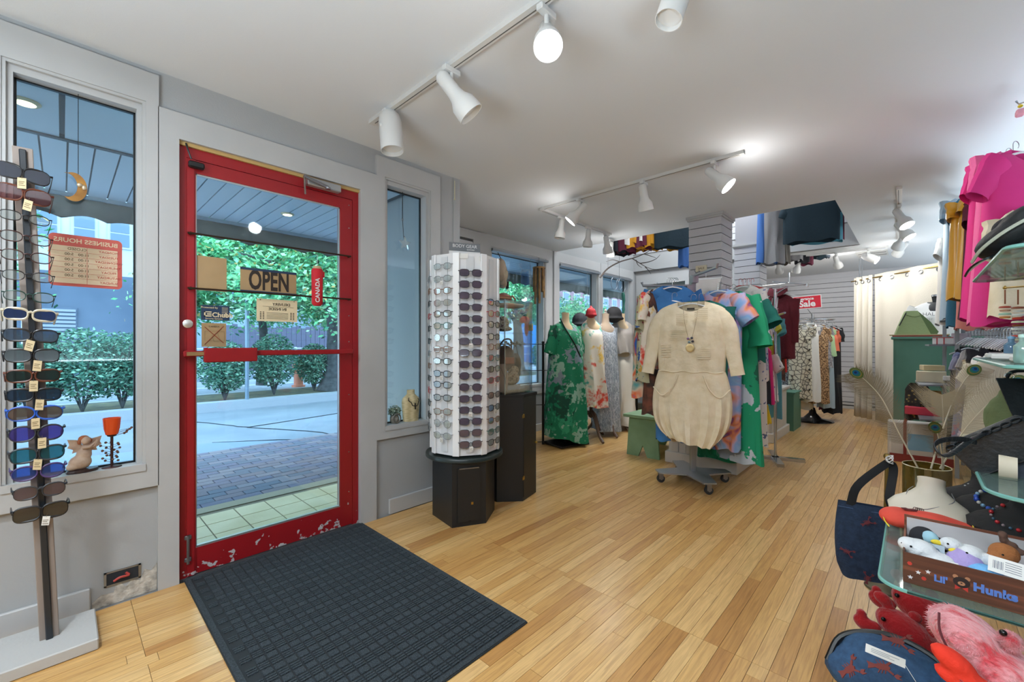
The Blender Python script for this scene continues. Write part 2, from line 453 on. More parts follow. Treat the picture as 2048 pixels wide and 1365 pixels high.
MB().bb(OX1 + .05, OX1 + .08, OY0, W2, CZ + .16, CZ + .2).bb(OX1 + .04, OX1 + .08, OY0, W2, CZ + .2, CZ + .215).bb(OX1 + .06, OX1 + .08, OY0, W2, CZ + .42, CZ + .45).build('cornice', m_trim, uf, smooth=False)

def wall_with_holes(name, axis, p, thick, a0, a1, z0, z1, holes, mat, label=None):
    """wall slab in the plane axis=p, growing outwards by thick, with rectangular openings (a0,a1,z0,z1)"""
    mb = MB(); xs = sorted({a0, a1} | {h[0] for h in holes} | {h[1] for h in holes})
    for u0, u1 in zip(xs, xs[1:]):
        hs = sorted([h for h in holes if h[0] <= u0 + 1e-6 and h[1] >= u1 - 1e-6], key=lambda h: h[2]); z = z0
        for h in hs + [(0, 0, z1, z1)]:
            if h[2] > z + 1e-6:
                if axis == 'y': mb.bb(u0, u1, p, p + thick, z, h[2])
                else: mb.bb(p, p + thick, u0, u1, z, h[2])
            z = h[3]
    return struct(name, mb, mat, smooth=False, label=label)
# openings: window one, door, narrow window two
WIN1 = (-.165, .268, .60, 2.30); DOOR = (.392, 1.325, -.2, 2.168); WIN2 = (1.50, 1.875, .60, 2.30)
wl = wall_with_holes('wall_left', 'y', W1, .14, -4, 2.16, -.2, CZ, [WIN1, DOOR, WIN2], m_wall, label='grey painted street wall holding the red door')
struct('wall_return', MB().bb(2.06, 2.16, W1 + .14, W2 + .14, -.2, CZ).bb(2.10, 2.165, W1 - .004, W1 + .1, 0, CZ), m_wall, smooth=False)
WA = (3.52, 4.56, .62, 2.33); WB = (4.86, 5.90, .62, 2.33); WC = (6.02, 6.95, .62, 2.33)
wr = wall_with_holes('wall_left_recess', 'y', W2, .14, 2.16, NX, -.2, 3.62, [WA, WB, WC], m_wall, label='recessed street wall with three tall shop windows')
def casing(name, win, yw, wl_, wr_, wt, wb, inner=.10, glass_y=.09, sill=True, gl_l=.0, label=None, lab2=None):
    x0, x1, z0, z1 = win; y0 = yw - .022
    f = MB()
    f.bb(x0 - wl_, x0, y0, yw + .0, z0 - wb, z1 + wt); f.bb(x1, x1 + wr_, y0, yw, z0 - wb, z1 + wt); f.bb(x0, x1, y0, yw, z1, z1 + wt); f.bb(x0, x1, y0, yw, z0 - wb, z0)
    # stepped inner bead
    f.bb(x0 - .001, x0 + .012, y0 + .006, yw + .001, z0 + .013, z1 - .012); f.bb(x1 - .012, x1 + .001, y0 + .006, yw + .001, z0 + .013, z1 - .012); f.bb(x0 - .001, x1 + .001, y0 + .006, yw + .001, z1 - .012, z1 + .001)
    o = struct(name, f, m_trim, smooth=False, label=label)
    g = yw + glass_y
    MB().bb(x0, x0 + .03, yw + .001, g + .03, z0 + .012, z1).bb(x1 - .03, x1, yw + .001, g + .03, z0 + .012, z1).bb(x0 + .03, x1 - .03, yw + .001, g + .03, z1 - .04, z1).build('window_frame', m_trim, o, smooth=False)
    MB().bb(x0, x1, y0 - .005, g + .03, z0 - .02, z0 + .012).build('window_sill', m_trim, o, smooth=False)
    MB().bb(x0 + .03, x0 + .037, g - .004, g + .012, z0, z1 - .04).bb(x1 - .037, x1 - .03, g - .004, g + .012, z0, z1 - .04).bb(x0 + .03, x1 - .03, g - .004, g + .012, z1 - .047, z1 - .04).bb(x0 + .03, x1 - .03, g - .004, g + .012, z0 + .012, z0 + .02).build('gasket', m_black, o, smooth=False)
    MB().bb(x0 + .037, x1 - .037, g, g + .006, z0 + .02, z1 - .047).build('pane', m_pane, o, smooth=False)
    return o
win1 = casing('window_1', WIN1, W1, .06, .047, .14, .10, glass_y=.055, label='tall narrow street window behind the eyewear post')
win2 = casing('window_2', WIN2, W1, .062, .085, .13, .075, glass_y=.07, label='narrow street window to the right of the red door')
for i, (wn, nm) in enumerate(((WA, 'nearest of the three recessed shop windows, wind chimes hanging inside'), (WB, 'middle of the three recessed shop windows'), (WC, 'farthest recessed shop window beside the corner'))):
    casing('window_%d' % (i + 3), wn, W2, (.13, .12, .055)[i], (.13, .058, .1)[i], .14, .08, glass_y=.1, label=nm)
m_metal_dark = M('blind_rail', '#8a8f94', .4, .6)
for wn in (WA, WB, WC):
    rl = MB().bb(wn[0] + .0, wn[1] + .02, W2 - .05, W2 - .015, wn[3] - .05, wn[3] - .02)
    rl.tube([(wn[0] + .7, W2 - .03, wn[3] - .05), (wn[0] + .7, W2 - .03, 1.1)], .0025, 5)
    o = rl.build('blind_rail', m_metal_dark, None, smooth=False)
    tag(o, {WA: 'thin metal blind rail across the nearest recessed window', WB: 'thin metal blind rail across the middle recessed window', WC: 'thin metal blind rail across the corner window'}[wn], 'blind rail', 'blind rails')
# small white louvred panel beside the recess windows
lp = struct('wall_panel_louvred', MB().bb(2.2, 3.3, W2 - .02, W2, .0, 2.36), m_groove, smooth=False)
for k in range(28): MB().bb(2.2, 3.22, W2 - .034, W2 - .02, .1 + k * .08, .1 + k * .08 + .072).build('slat', m_slatw, lp, smooth=False)
struct('trim_2', MB().bb(3.22, 3.375, W2 - .04, W2, .0, 2.46).bb(2.2, 3.22, W2 - .04, W2, 2.36, 2.46), m_trim, smooth=False)
# panelling below the recess windows
struct('trim_1', MB().bb(3.36, NX, W2 - .02, W2, .50, .54).bb(3.36, NX, W2 - .03, W2, 0, .09), m_trim, smooth=False)
# far nook wall with door
NY0 = 1.72
DN = (2.78, 3.47, -.2, 2.22)
nw = wall_with_holes('wall_nook', 'x', NX, .12, NY0, W2 + .12, -.2, CZ, [DN], m_wall)
MB().bb(NX - .02, NX, DN[0] - .1, DN[0], 0, 2.40).bb(NX - .02, NX, DN[1], DN[1] + .19, 0, 2.40).bb(NX - .02, NX, DN[0], DN[1], DN[3], 2.40).build('door_casing', m_trim, nw, smooth=False)
d2 = struct('door_2', MB().bb(NX + .04, NX + .08, DN[0], DN[1], 0, DN[3]), M('door_grey_green', '#7e8c8c', .5), label='plain grey green door in the far corner')
MB().lathe([(.0, 0), (.025, 0), (.028, .02), (.02, .05), (.0, .055)], T=Matrix.Translation((NX + .04, DN[0] + .08, 1.0)) @ Euler((0, -PI / 2, 0)).to_matrix().to_4x4()).build('door_knob', m_chrome, d2)
nwu = wall_with_holes('wall_nook_upper', 'x', NX - .06, .1, NY0 - 1.2, W2, CZ, 3.62, [], m_wall)
for k in range(5): MB().bb(NX - .075, NX - .06, NY0 - 1.1, W2, CZ + .3 + k * .1, CZ + .39 + k * .1).build('slat', m_slatw, nwu, smooth=False)

# far slatwall: every slat a part
wb = struct('wall_back', MB().bb(BX + .012, BX + .15, -3.2, W2, -.2, CZ + .1), m_groove, smooth=False, label='white slatwall across the far end')
pit = .0905
for k in range(26):
    z0 = .12 + k * pit
    if z0 + pit > CZ: break
    MB().bb(BX, BX + .014, -1.5, 2.6, z0 + .004, z0 + pit - .004).build('slat', m_slatw, wb, smooth=False)
MB().bb(BX - .002, BX + .012, -1.5, 2.6, CZ - .09, CZ).build('top_strip', m_slatw, wb, smooth=False)
MB().bb(BX - .03, BX, -1.5, 2.6, 0, .05).bb(BX - .015, BX, -1.5, 2.6, .07, .11).build('baseboard_strip', m_trim, wb, smooth=False)
wrt = struct('wall_right', MB().bb(-4, BX + .1, RYW - .15, RYW - .012, -.2, CZ), m_groove, smooth=False, label='white slatwall behind the hanging shirts')
for k in range(27):
    MB().bb(1.4, BX, RYW - .014, RYW, .04 + k * pit + .004, .04 + (k + 1) * pit - .004).build('slat', m_slatw, wrt, smooth=False)
struct('wall_behind', MB().bb(-4.1, -4, -3.2, W1, -.2, CZ), m_wall, smooth=False)
struct('wall_divider', MB().bb(BX - 2.47, BX, 2.6, 2.7, -.2, CZ), m_wall, smooth=False)
# baseboards on the street wall (cut away beside the door, where the paint is scarred)
struct('baseboard_left', MB().bb(-4, .085, W1 - .018, W1, 0, .105, bev=.004), m_trim, smooth=False)
struct('baseboard_right', MB().bb(1.535, 2.16, W1 - .018, W1, 0, .105, bev=.004), m_trim, smooth=False)
m_plaster = M('bare_plaster', '#c9c4ba', .95, col2='#8c8880', scale=30, bump=.6, bscale=60)
ptch = MB()
pts = [(.09, 0), (.31, 0), (.31, .13), (.29, .10), (.265, .115), (.25, .07), (.22, .085), (.20, .06), (.17, .10), (.16, .05), (.12, .055), (.09, .03)]
ptch.prism(pts, .0015, basis((0, W1 - .0005, 0), (1, 0, 0), (0, 0, 1), (0, -1, 0)))
struct('wall_scar', ptch, m_plaster, smooth=False, label='strip of bare chipped plaster beside the door casing')
# columns clad in slats
def column(name, x0, x1, y0, y1, z1, label, pitch=.083, ztop=None):
    o = struct(name, MB().bb(x0 + .012, x1 - .012, y0 + .012, y1 - .012, 0, ztop or z1), m_groove, smooth=False, label=label)
    k = 0; z = .02
    while z + pitch < z1 - .03:
        MB().bb(x0, x1, y0, y1, z + .0035, z + pitch - .0035).build('slat', m_slatw, o, smooth=False); z += pitch
    MB().bb(x0 - .0, x1 + .0, y0 - .0, y1, z + .004, z1 - .04).bb(x0 - .012, x1 + .012, y0 - .012, y1 + .012, z1 - .045, z1 - .028).bb(x0 - .022, x1 + .022, y0 - .022, y1 + .022, z1 - .028, z1 - .0).build('crown_moulding', m_trim, o, smooth=False)
    if ztop: MB().bb(x0 + .01, x1 - .01, y0 + .01, y1 - .01, z1, ztop).build('upper_shaft', M('shaft_paint', '#a5a4a8', .7), o, smooth=False)
    return o
column('column', 4.44, 4.79, 1.376, 1.69, CZ, 'nearer white slatted column at the edge of the ceiling opening')
column('column', 6.1, 6.45, 1.43, 1.73, CZ, 'farther white slatted column standing inside the taller bay', ztop=3.6)

# ---------------------------------------------------------------- outside
m_tile = M('porch_tile', '#f0dcb4', .5, col2='#e2cda0', scale=4)
m_grout = M('grout', '#8f8470', .9)
GZ = -.02
ext = struct('exterior_ground', MB().bb(-14, 34, W1 + .14, 60, -.4, GZ - .06), M('asphalt', '#8b97a6', .85, col2='#7b8796', scale=1.2, bump=.4, bscale=150), smooth=False, label='street asphalt in front of the shop')
pb = MB().bb(-2.5, 2.05, W1 + .14, 3.70, -.1, GZ - .004)
porch = struct('exterior_step', pb, m_grout, smooth=False, label='cream tiled step outside the red door')
pb_s = MB().bb(-2.5, 2.05, 3.62, 3.74, -.1, GZ + .003).build('edge_strip', M('mortar_strip', '#a89e8a', .9, bump=.3), porch, smooth=False)
for i in range(14):
    for j in range(4):
        x0 = -.55 + i * .2; y0 = W1 + .15 + j * .2
        MB().bb(x0 + .004, x0 + .196, y0 + .004, min(y0 + .196, 3.62), GZ - .004, GZ).build('tile', m_tile, porch, smooth=False)
# brick sidewalk
walk = struct('exterior_sidewalk', MB().bb(-14, 34, 3.7, 5.55, -.2, GZ - .012), M('sand_joint', '#4e5560', .95), smooth=False, label='purple grey brick sidewalk under the awning')
BR = [M('brick_a', '#77758a', .85, bump=.3, col2='#6b6a80', scale=8), M('brick_b', '#7d7480', .85, bump=.3), M('brick_c', '#6a7082', .85, bump=.3), M('brick_d', '#85808c', .85, bump=.3)]
BRM = [MB().box((0, 0, 0), (.196, .096, .02), bev=.003).mesh('brick', m, smooth=False) for m in BR]
far = [MB() for _ in BR]; cand = []
for r_ in range(19):
    for c_ in range(-10, 60):
        x = c_ * .2 + (.1 if r_ % 2 else 0); yy = 3.79 + r_ * .1
        if x < -2 or x > 8: continue
        d = x * FX + yy * FY; l = (x * RX + yy * RY) / d
        # seen through the door glass?
        k = random.randrange(4)
        xx = x * W1 / yy
        vis = .36 < xx < 1.33
        if vis and d < 6.5: cand.append((d, x, yy, k))
        else: far[k].box((x, yy, GZ - .012 + random.random() * .002), (.196, .096, .02))
cand.sort()
for n_, (d, x, yy, k) in enumerate(cand):
    if n_ < 290: link('brick', BRM[k], walk, (x, yy, GZ - .012 + random.random() * .003), (0, 0, R(random.uniform(-.6, .6))))
    else: far[k].box((x, yy, GZ - .012), (.196, .096, .02))
for k in range(4): stuff(far[k].build('far_bricks', BR[k], walk, smooth=False))
# near kerb, patch of newer asphalt, median with kerb, second road
m_conc = M('kerb_concrete', '#a7b1bd', .9, bump=.3)
struct('exterior_kerb', MB().bb(-14, 34, 5.55, 5.72, -.3, GZ - .03), m_conc, smooth=False)
m_pave2 = M('asphalt_patch', '#7f93a8', .85, bump=.3, bscale=150)
struct('exterior_patch', MB().prism([(-3, 5.72), (2.2, 5.72), (1.3, 6.4), (-.2, 6.7), (-3, 6.9)], .006, Matrix.Translation((0, 0, GZ - .058))), m_pave2, smooth=False)
m_crack = M('tar_crack', '#39424c', .9)
ck = MB()
for a, b_ in (((2.6, 5.72), (1.9, 7.2)), ((1.9, 7.2), (1.1, 8.9)), ((1.9, 7.2), (5.4, 7.9)), ((5.4, 7.9), (9, 8.4)), ((2.2, 5.72), (1.3, 6.4))):
    pts = curve([(a[0], a[1], GZ - .058), ((a[0] + b_[0]) / 2 + .06, (a[1] + b_[1]) / 2, GZ - .058), (b_[0], b_[1], GZ - .058)], 10)
    ck.tube([p + Vector((random.uniform(-.02, .02), random.uniform(-.01, .01), 0)) for p in pts], .012, 5, flat=.3)
struct('exterior_crack', ck, m_crack, smooth=False)
struct('exterior_median', MB().bb(-14, 34, 9.3, 9.55, -.3, .09).bb(-14, 34, 11.2, 11.4, -.3, .06), m_conc, smooth=False)
struct('exterior_soil', MB().bb(-14, 34, 9.55, 11.2, -.3, .05), M('leaf_litter_soil', '#5d5f57', .95, col2='#7c7a62', scale=6, bump=.8, bscale=20), smooth=False)
m_line = M('road_paint', '#c9d6e4', .8)
struct('exterior_marking', MB().bb(-14, 34, 12.2, 12.32, GZ - .06, GZ - .054).bb(-14, 34, 14.4, 14.52, GZ - .06, GZ - .054), m_line, smooth=False)
struct('exterior_path', MB().bb(-14, 34, 17, 21, -.2, .06), M('far_pavement', '#93a4b8', .9), smooth=False)
# awning: wide panels beside the wall, narrow slats beyond, brown scalloped valance
AZ = 2.45
aw = thing('awning', 'ribbed metal awning with a brown scalloped valance over the sidewalk', 'awning', (0, 0, 0))
m_awn = M('awning_metal', '#cbd6df', .6); m_awd = M('awning_seam', '#46545f', .7)
MB().bb(-4, 2.06, W1 + .14, 5.25, AZ + .02, AZ + .05).bb(2.06, 12, W2 + .14, 5.25, AZ + .02, AZ + .05).build('awning_top', m_awd, aw, smooth=False)
for i in range(8): MB().bb(-2 + i * .5 + .012, -2 + (i + 1) * .5 - .012, W1 + .14, 3.84, AZ, AZ + .02).build('panel', m_awn, aw, smooth=False)
MB().bb(-4, 2.05, 3.84, 3.875, AZ - .01, AZ + .02).build('cross_bar', m_awd, aw, smooth=False)
for i in range(95):
    x0 = -1.6 + i * .125
    MB().bb(x0 + .005, x0 + .120, 3.88 if x0 < 1.95 else W2 + .14, 5.2, AZ, AZ + .018).build('slat', m_awn, aw, smooth=False)
MB().bb(-4, 12, 5.19, 5.22, AZ - .03, AZ).build('edge_rail', M('awning_rail', '#a6b3bf', .5), aw, smooth=False)
vl = []
n_ = 640
for i in range(n_ + 1): vl.append((-3 + i * .0234, AZ - .21 + .035 * abs(math.sin((-3 + i * .0234) * PI / .28)) - .0))
vv = MB(); vs = []
for i, (x, z) in enumerate(vl): vs += [(x, 5.22 + .01 * math.sin(i * .9), AZ), (x, 5.24 + .03 * math.sin(i * .31), z)]
vv.add(vs, [(2 * i, 2 * i + 2, 2 * i + 3, 2 * i + 1) for i in range(n_)])
vo = vv.build('valance', M('valance_canvas', '#7c766c', .9), aw); sm = vo.modifiers.new('cloth', 'SOLIDIFY'); sm.thickness = .006
for i, (px, py) in enumerate(((575, 428), (50, 203))):
    p = atZ(px, py, AZ)
    l = thing('recessed_light', ('small round ceiling light set in the awning seen through the door', 'round bowl light under the awning seen through the tall window')[i], 'light', (p.x, p.y, AZ))
    MB().lathe([(.0, -.012), (.05, -.012), (.06, -.004), (.06, .0)]).build('rim', M('lamp_rim', '#d9c9a0', .4), l)
    MB().lathe([(.0, -.016), (.04, -.014), (.045, -.008), (.0, -.008)]).build('lens', M('lamp_lens', '#ffe7b0', .3, emit='#ffe2b0', es=3), l)
# trees and shrubs
m_bark = M('bark', '#5b6168', .95, col2='#42474c', scale=12, bump=.8)
LEAF = [M('leaf_green', '#6cc48e', .7), M('leaf_light', '#a4e0ac', .7), M('leaf_dark', '#3f8a70', .8), M('leaf_amber', '#c9b070', .7), M('leaf_shrub', '#467f6c', .8), M('leaf_shrub_light', '#86b8a0', .8)]
def leaves(n, fn, size, mat):
    mb = MB()
    for _ in range(n):
        p = Vector(fn()); a = Vector((random.uniform(-1, 1), random.uniform(-1, 1), random.uniform(-.6, .6))).normalized(); b2 = a.orthogonal().normalized()
        b2 = (Matrix.Rotation(random.random() * 6.28, 3, a) @ b2); s = size * random.uniform(.6, 1.3)
        mb.add([p - a * s, p + b2 * s * .45, p + a * s, p - b2 * s * .45], [(0, 1, 2, 3)])
    return mb
def tree(x, y, h, cr, label, dens=1.):
    t = thing('street_tree', label, 'tree', (x, y, .05)); rnd = random.Random(int(x * 10))
    pts = curve([(0, 0, 0), (.05, 0, h * .25), (-.08, .05, h * .5), (.0, 0, h * .8)], 12)
    MB().tube(pts, [.26 - .02 * i + (.12 if i == 0 else 0) for i in range(13)] if cr > 2 else [.14 - .009 * i for i in range(13)], 10).build('trunk', m_bark, t)
    br = []
    for k in range(9):
        a = k * 2.4; e = Vector((math.cos(a) * cr * .8, math.sin(a) * cr * .5, h * .55 + rnd.random() * h * .4)); br.append(e)
        MB().tube(curve([(0, 0, h * (.3 + .04 * k)), e * .5 + Vector((0, 0, h * .25)), e], 8), [.07, .065, .06, .05, .04, .035, .03, .02, .01], 6).build('branch', m_bark, t)
    cl = [(Vector((rnd.uniform(-1, 1) * cr, rnd.uniform(-1, 1) * cr * .6, rnd.uniform(1.9, 4.4))), rnd.uniform(.35, .75)) for _ in range(60)]
    def pt():
        c, r = random.choice(cl); d = Vector((random.gauss(0, 1), random.gauss(0, 1), random.gauss(0, .7))); return c + d * r * .55
    for k, n in enumerate((24000, 24000, 9000, 2200)): stuff(leaves(int(n * dens), pt, .062, LEAF[k]).build('foliage', LEAF[k], t, smooth=False))
tree(4.5, 10.2, 5.2, 2.9, 'leafy street tree whose crown fills the door glass, trunk right of centre')
tree(-2.7, 10.5, 5.0, 1.8, 'slimmer street tree partly hidden behind the eyewear post', .6)
tree(3.7, 12.8, 5.4, 1.9, 'second leafy tree behind the first, left of the OPEN sign', .6)
tree(11.5, 10.6, 5.4, 3.2, 'street tree seen through the recessed windows', .8)
def shrub(x, y, r, h, label):
    t = thing('street_shrub', label, 'shrub', (x, y, .05)); rnd = random.Random(int(x * 77))
    st = MB()
    for k in range(9):
        a = k * .7; st.tube([(0, 0, 0), (math.cos(a) * r * .3, math.sin(a) * r * .3, h * .4), (math.cos(a) * r * .8, math.sin(a) * r * .6, h * .85)], [.015, .012, .005], 5)
    st.build('stems', m_bark, t)
    def pt():
        d = Vector((random.gauss(0, 1), random.gauss(0, 1), random.gauss(0, 1))).normalized() * random.random() ** .4
        return (d.x * r, d.y * r * .8, h * .58 + d.z * h * .45)
    for k, n in ((4, 2600), (5, 1800)): stuff(leaves(n, pt, .036, LEAF[k]).build('foliage', LEAF[k], t, smooth=False))
for (px, py, Y, r, h, lb) in ((450, 790, 9.9, .48, 1.15, 'shrub on the median, leftmost seen through the door glass'), (548, 780, 10.2, .5, 1.3, 'dense shrub before the tree trunk seen through the door'), (628, 770, 10.4, .42, 1.1, 'small shrub beside the hydrant seen through the door'), (675, 768, 10.6, .3, 1.0, 'shrub cut by the right edge of the door glass'),
                           (165, 800, 9.9, .62, 1.35, 'wide shrub seen between eyewear post and candle holder'), (245, 790, 10.0, .5, 1.3, 'bushy shrub above the orange candle cup'), (60, 815, 9.8, .5, 1.3, 'shrub behind the eyewear post at the window edge'), (790, 700, 9.9, .5, 1.3, 'shrub seen through the narrow window'), (1085, 740, 10.2, .5, 1.2, 'shrub behind the acrylic display case window')):
    p = atY(px, py, Y); shrub(p.x, Y, r, h, lb)
# hydrant
p = atY(597, 745, 11.6)
hy = thing('fire_hydrant', 'faded orange fire hydrant across the road', 'hydrant', (p.x, 11.6, .05)); mo = M('hydrant_orange', '#e8917a', .6)
MB().lathe([(.16, 0), (.16, .05), (.11, .06), (.11, .5), (.15, .52), (.15, .56), (.12, .6), (.09, .7), (.03, .74), (.03, .78), (.0, .79)], n=16).build('barrel', mo, hy)
for s in (-1, 1): MB().tube([(s * .08, 0, .42), (s * .2, 0, .42)], .055, 10).build('nozzle', mo, hy)
# poles and rail seen through the glass
mp_ = M('galvanised_pole', '#8298ae', .5, .5)
for (px, Y, z) in ((494, 9.4, 1.5),):
    q = atY(px, 780, Y); tag(MB().tube([(q.x, Y, .0), (q.x, Y, 2.4)], .035, 8).build('sign_post', mp_), 'thin grey sign post standing on the kerb', 'post')
rail = thing('guard_rail', 'thin white guard rail along the far pavement', 'railing', (0, 16.8, 0)); mw = M('rail_white', '#c6d9ea', .5)
for z in (.55, 1.0): MB().tube([(-12, 0, z), (30, 0, z)], .025, 6).build('rail', mw, rail)
for k in range(24): MB().tube([(-12 + k * 1.8, 0, -.05), (-12 + k * 1.8, 0, 1.05)], .04, 6).build('post', mw, rail)
# buildings across the street
def building(x0, x1, y, z0, z1, mat, rows, label, wmat, depth=6., ww=1.1, wh=1.7, gap=1.0, cat='building', base=2.6, frame=None):
    t = thing('building', label, cat, ((x0 + x1) / 2, y, 0))
    cx = (x0 + x1) / 2
    MB().bb(x0 - cx, x1 - cx, 0, depth, z0, z1).build('wall', mat, t, smooth=False)
    n = int((x1 - x0) / (ww + gap)); st = (x1 - x0) / n
    for r_ in range(rows):
        for k in range(n):
            xc = x0 - cx + (k + .5) * st; zc = base + r_ * (wh + 1.3)
            f = MB().bb(xc - ww / 2 - .08, xc + ww / 2 + .08, -.05, .0, zc - .08, zc + wh + .08).build('window', frame or m_conc, t, smooth=False)
            MB().bb(xc - ww / 2, xc + ww / 2, -.07, -.05, zc, zc + wh * .45).build('pane', wmat, f, smooth=False); MB().bb(xc - ww / 2, xc + ww / 2, -.07, -.05, zc + wh * .5, zc + wh).build('pane', wmat, f, smooth=False)
    return t
m_stone = M('pale_stone', '#b9c7d8', .85, col2='#aab9cb', scale=.6); m_dark = M('dark_shopfront', '#475a72', .6, col2='#5b6d84', scale=.5); m_win = M('far_window', '#52708e', .2)
m_rbr = M('far_brick', '#8a6f80', .9, col2='#7c5f70', scale=2)
building(-9, 1.9, 21, 0, 14, m_stone, 3, 'pale stone office block across the street', m_win, base=4.7, ww=.5, gap=.4, wh=1.0)
t = thing('shopfront', 'dark blue ground floor shopfront with white pipes', 'shopfront', (-3.5, 20.8, 0))
MB().bb(-5.5, 5.4, 0, .2, 0, 3.6).build('wall', m_dark, t, smooth=False)
for x in (-1.8, -.2, .2, 2.6): MB().bb(x, x + .1, -.08, 0, 0, 3.5).build('pipe', mw, t, smooth=False)
m_lou = M('louvre_grey', '#8a94a4', .6)
for x in (-2.2, 1.0, 3.4):
    v = MB().bb(x - .45, x + .45, -.06, 0, 1.3, 2.4).build('vent_panel', m_dark, t, smooth=False)
    for k in range(8): MB().bb(x - .42, x + .42, -.1, -.05, 1.34 + k * .13, 1.42 + k * .13).build('louvre', m_lou, v, smooth=False)
building(2.2, 9.5, 23, 0, 6.2, M('mid_building', '#8ea3bb', .8), 1, 'blue grey low building behind the street tree', m_win, base=3.4)
g = thing('parking_structure', 'grey concrete structure with white horizontal beams beyond the hydrant', 'building', (13, 19.8, 0))
MB().bb(-3.5, 7, .6, 4, 0, 5).build('wall', M('shade_wall', '#55677c', .8), g, smooth=False)
for z in (1.1, 1.9, 3.1, 4.4): MB().bb(-3.5, 7, 0, .2, z, z + .16).build('beam', mw, g, smooth=False)
for x in (-3.4, -1, 1.2, 3.6, 6): MB().bb(x, x + .16, 0, .2, 0, 5).build('post', mw, g, smooth=False)
MB().bb(-.6, 1.6, -.1, 0, 2.2, 2.8).build('sign_panel', m_conc, g, smooth=False)
fn = thing('board_fence', 'dark board fence across the street behind the trees', 'fence', (6.4, 19.5, 0)); mfd = M('fence_dark', '#5a5c72', .9)
for k in range(22): MB().bb(-2 + k * .2, -2 + k * .2 + .185, 0, .04, 0, 1.9 + .06 * math.sin(k * 2.1)).build('board', mfd, fn, smooth=False)
building(17, 30, 26, 0, 12, m_stone, 3, 'pale gabled stone building seen through the recessed windows', m_win, base=3)
building(31, 60, 30, 0, 15, m_rbr, 4, 'red brick building with white sash windows far down the street', m_win, base=2.5, frame=mw)
b_ = thing('kiosk', 'bright blue glazed kiosk seen through the middle window', 'kiosk', (20.5, 16, 0)); mbl = M('kiosk_blue', '#3f8fd8', .5)
MB().bb(-1, 1, 0, 2, 0, 3.4).build('body', mbl, b_, smooth=False)
MB().prism([(-1.2, 3.4), (1.2, 3.4), (0, 4.6)], 2.2, basis((0, 2.1, 0), (1, 0, 0), (0, 0, 1), (0, -1, 0))).build('gable_roof', mbl, b_, smooth=False)
for x in (-.5, .5): MB().bb(x - .35, x + .35, -.04, 0, .8, 3).build('pane', m_win, b_, smooth=False)
# ================================================================ RED DOOR
m_red = M('door_red_paint', '#96161d', .38, col2='#8a1218', scale=3, bump=.05, bscale=30)
# chipped red paint: grey primer shows in blotches low on the door (object z is height)
m_redc = bpy.data.materials.new('door_red_chipped'); m_redc.use_nodes = True
nt = m_redc.node_tree; b = nt.nodes['Principled BSDF']; b.inputs['Roughness'].default_value = .4
tcd = nd(nt, 'ShaderNodeTexCoord'); nz = nd(nt, 'ShaderNodeTexNoise'); nz.inputs['Scale'].default_value = 26; nz.inputs['Detail'].default_value = 6
nt.links.new(tcd.outputs['Object'], nz.inputs['Vector']); sx_ = nd(nt, 'ShaderNodeSeparateXYZ'); nt.links.new(tcd.outputs['Object'], sx_.inputs[0])
mr = nd(nt, 'ShaderNodeMapRange'); mr.inputs[1].default_value = .0; mr.inputs[2].default_value = .22; mr.inputs[3].default_value = .12; mr.inputs[4].default_value = -.12; nt.links.new(sx_.outputs['Z'], mr.inputs[0])
ad = nd(nt, 'ShaderNodeMath', operation='ADD'); nt.links.new(nz.outputs['Fac'], ad.inputs[0]); nt.links.new(mr.outputs[0], ad.inputs[1])
r_ = ramp(nt, [(.0, '#96161d'), (.685, '#90141b'), (.70, '#b9b4b4'), (1., '#a8a4a4')]); nt.links.new(ad.outputs[0], r_.inputs[0]); nt.links.new(r_.outputs[0], b.inputs['Base Color'])
cs = MB()
cs.bb(.312, .392, W1 - .022, W1 + .0, 0, 2.295).bb(1.325, 1.438, W1 - .022, W1, 0, 2.295).bb(.392, 1.325, W1 - .022, W1, 2.168, 2.295)
cs.bb(.380, .392, W1, W1 + .06, 0, 2.17)
struct('trim_3', cs, m_trim, smooth=False, label='white casing round the red door')
struct('trim_4', MB().bb(.392, 1.325, W1 - .004, W1 + .06, 2.150, 2.168), M('bare_pine', '#b99a62', .7), smooth=False)
door = struct('door_1', MB().bb(.392, .425, W1 + .01, W1 + .075, 0, 2.15).bb(1.285, 1.325, W1 + .01, W1 + .075, 0, 2.15).bb(.425, 1.285, W1 + .01, W1 + .075, 2.098, 2.15), m_redc, smooth=False, label='red painted glazed shop door with chipped bottom rail')
dy0, dy1 = W1 + .012, W1 + .052
leaf = MB().bb(.425, .462, dy0 - .006, dy1, .012, 2.095).bb(1.205, 1.283, dy0, dy1, .012, 2.095)
leaf.bb(.462, 1.205, dy0, dy1, 2.03, 2.095).bb(.462, 1.205, dy0, dy1, .012, .14).bb(.425, .455, dy0 - .012, dy0, .012, 2.05)
leaf.build('door_leaf', m_redc, door, smooth=False)
MB().bb(.462, 1.205, dy0 + .012, dy0 + .018, .14, 2.03).build('pane', m_pane, door, smooth=False)
MB().bb(.462, .468, dy0 + .004, dy0 + .02, .14, 2.03).bb(1.199, 1.205, dy0 + .004, dy0 + .02, .14, 2.03).bb(.462, 1.205, dy0 + .004, dy0 + .02, 2.022, 2.03).bb(.462, 1.205, dy0 + .002, dy0 + .02, .14, .15).build('glazing_bead', M('bead_aluminium', '#b9bcbe', .35, .8), door, smooth=False)
m_rod = M('rod_bronze', '#3d2f22', .4, .7)
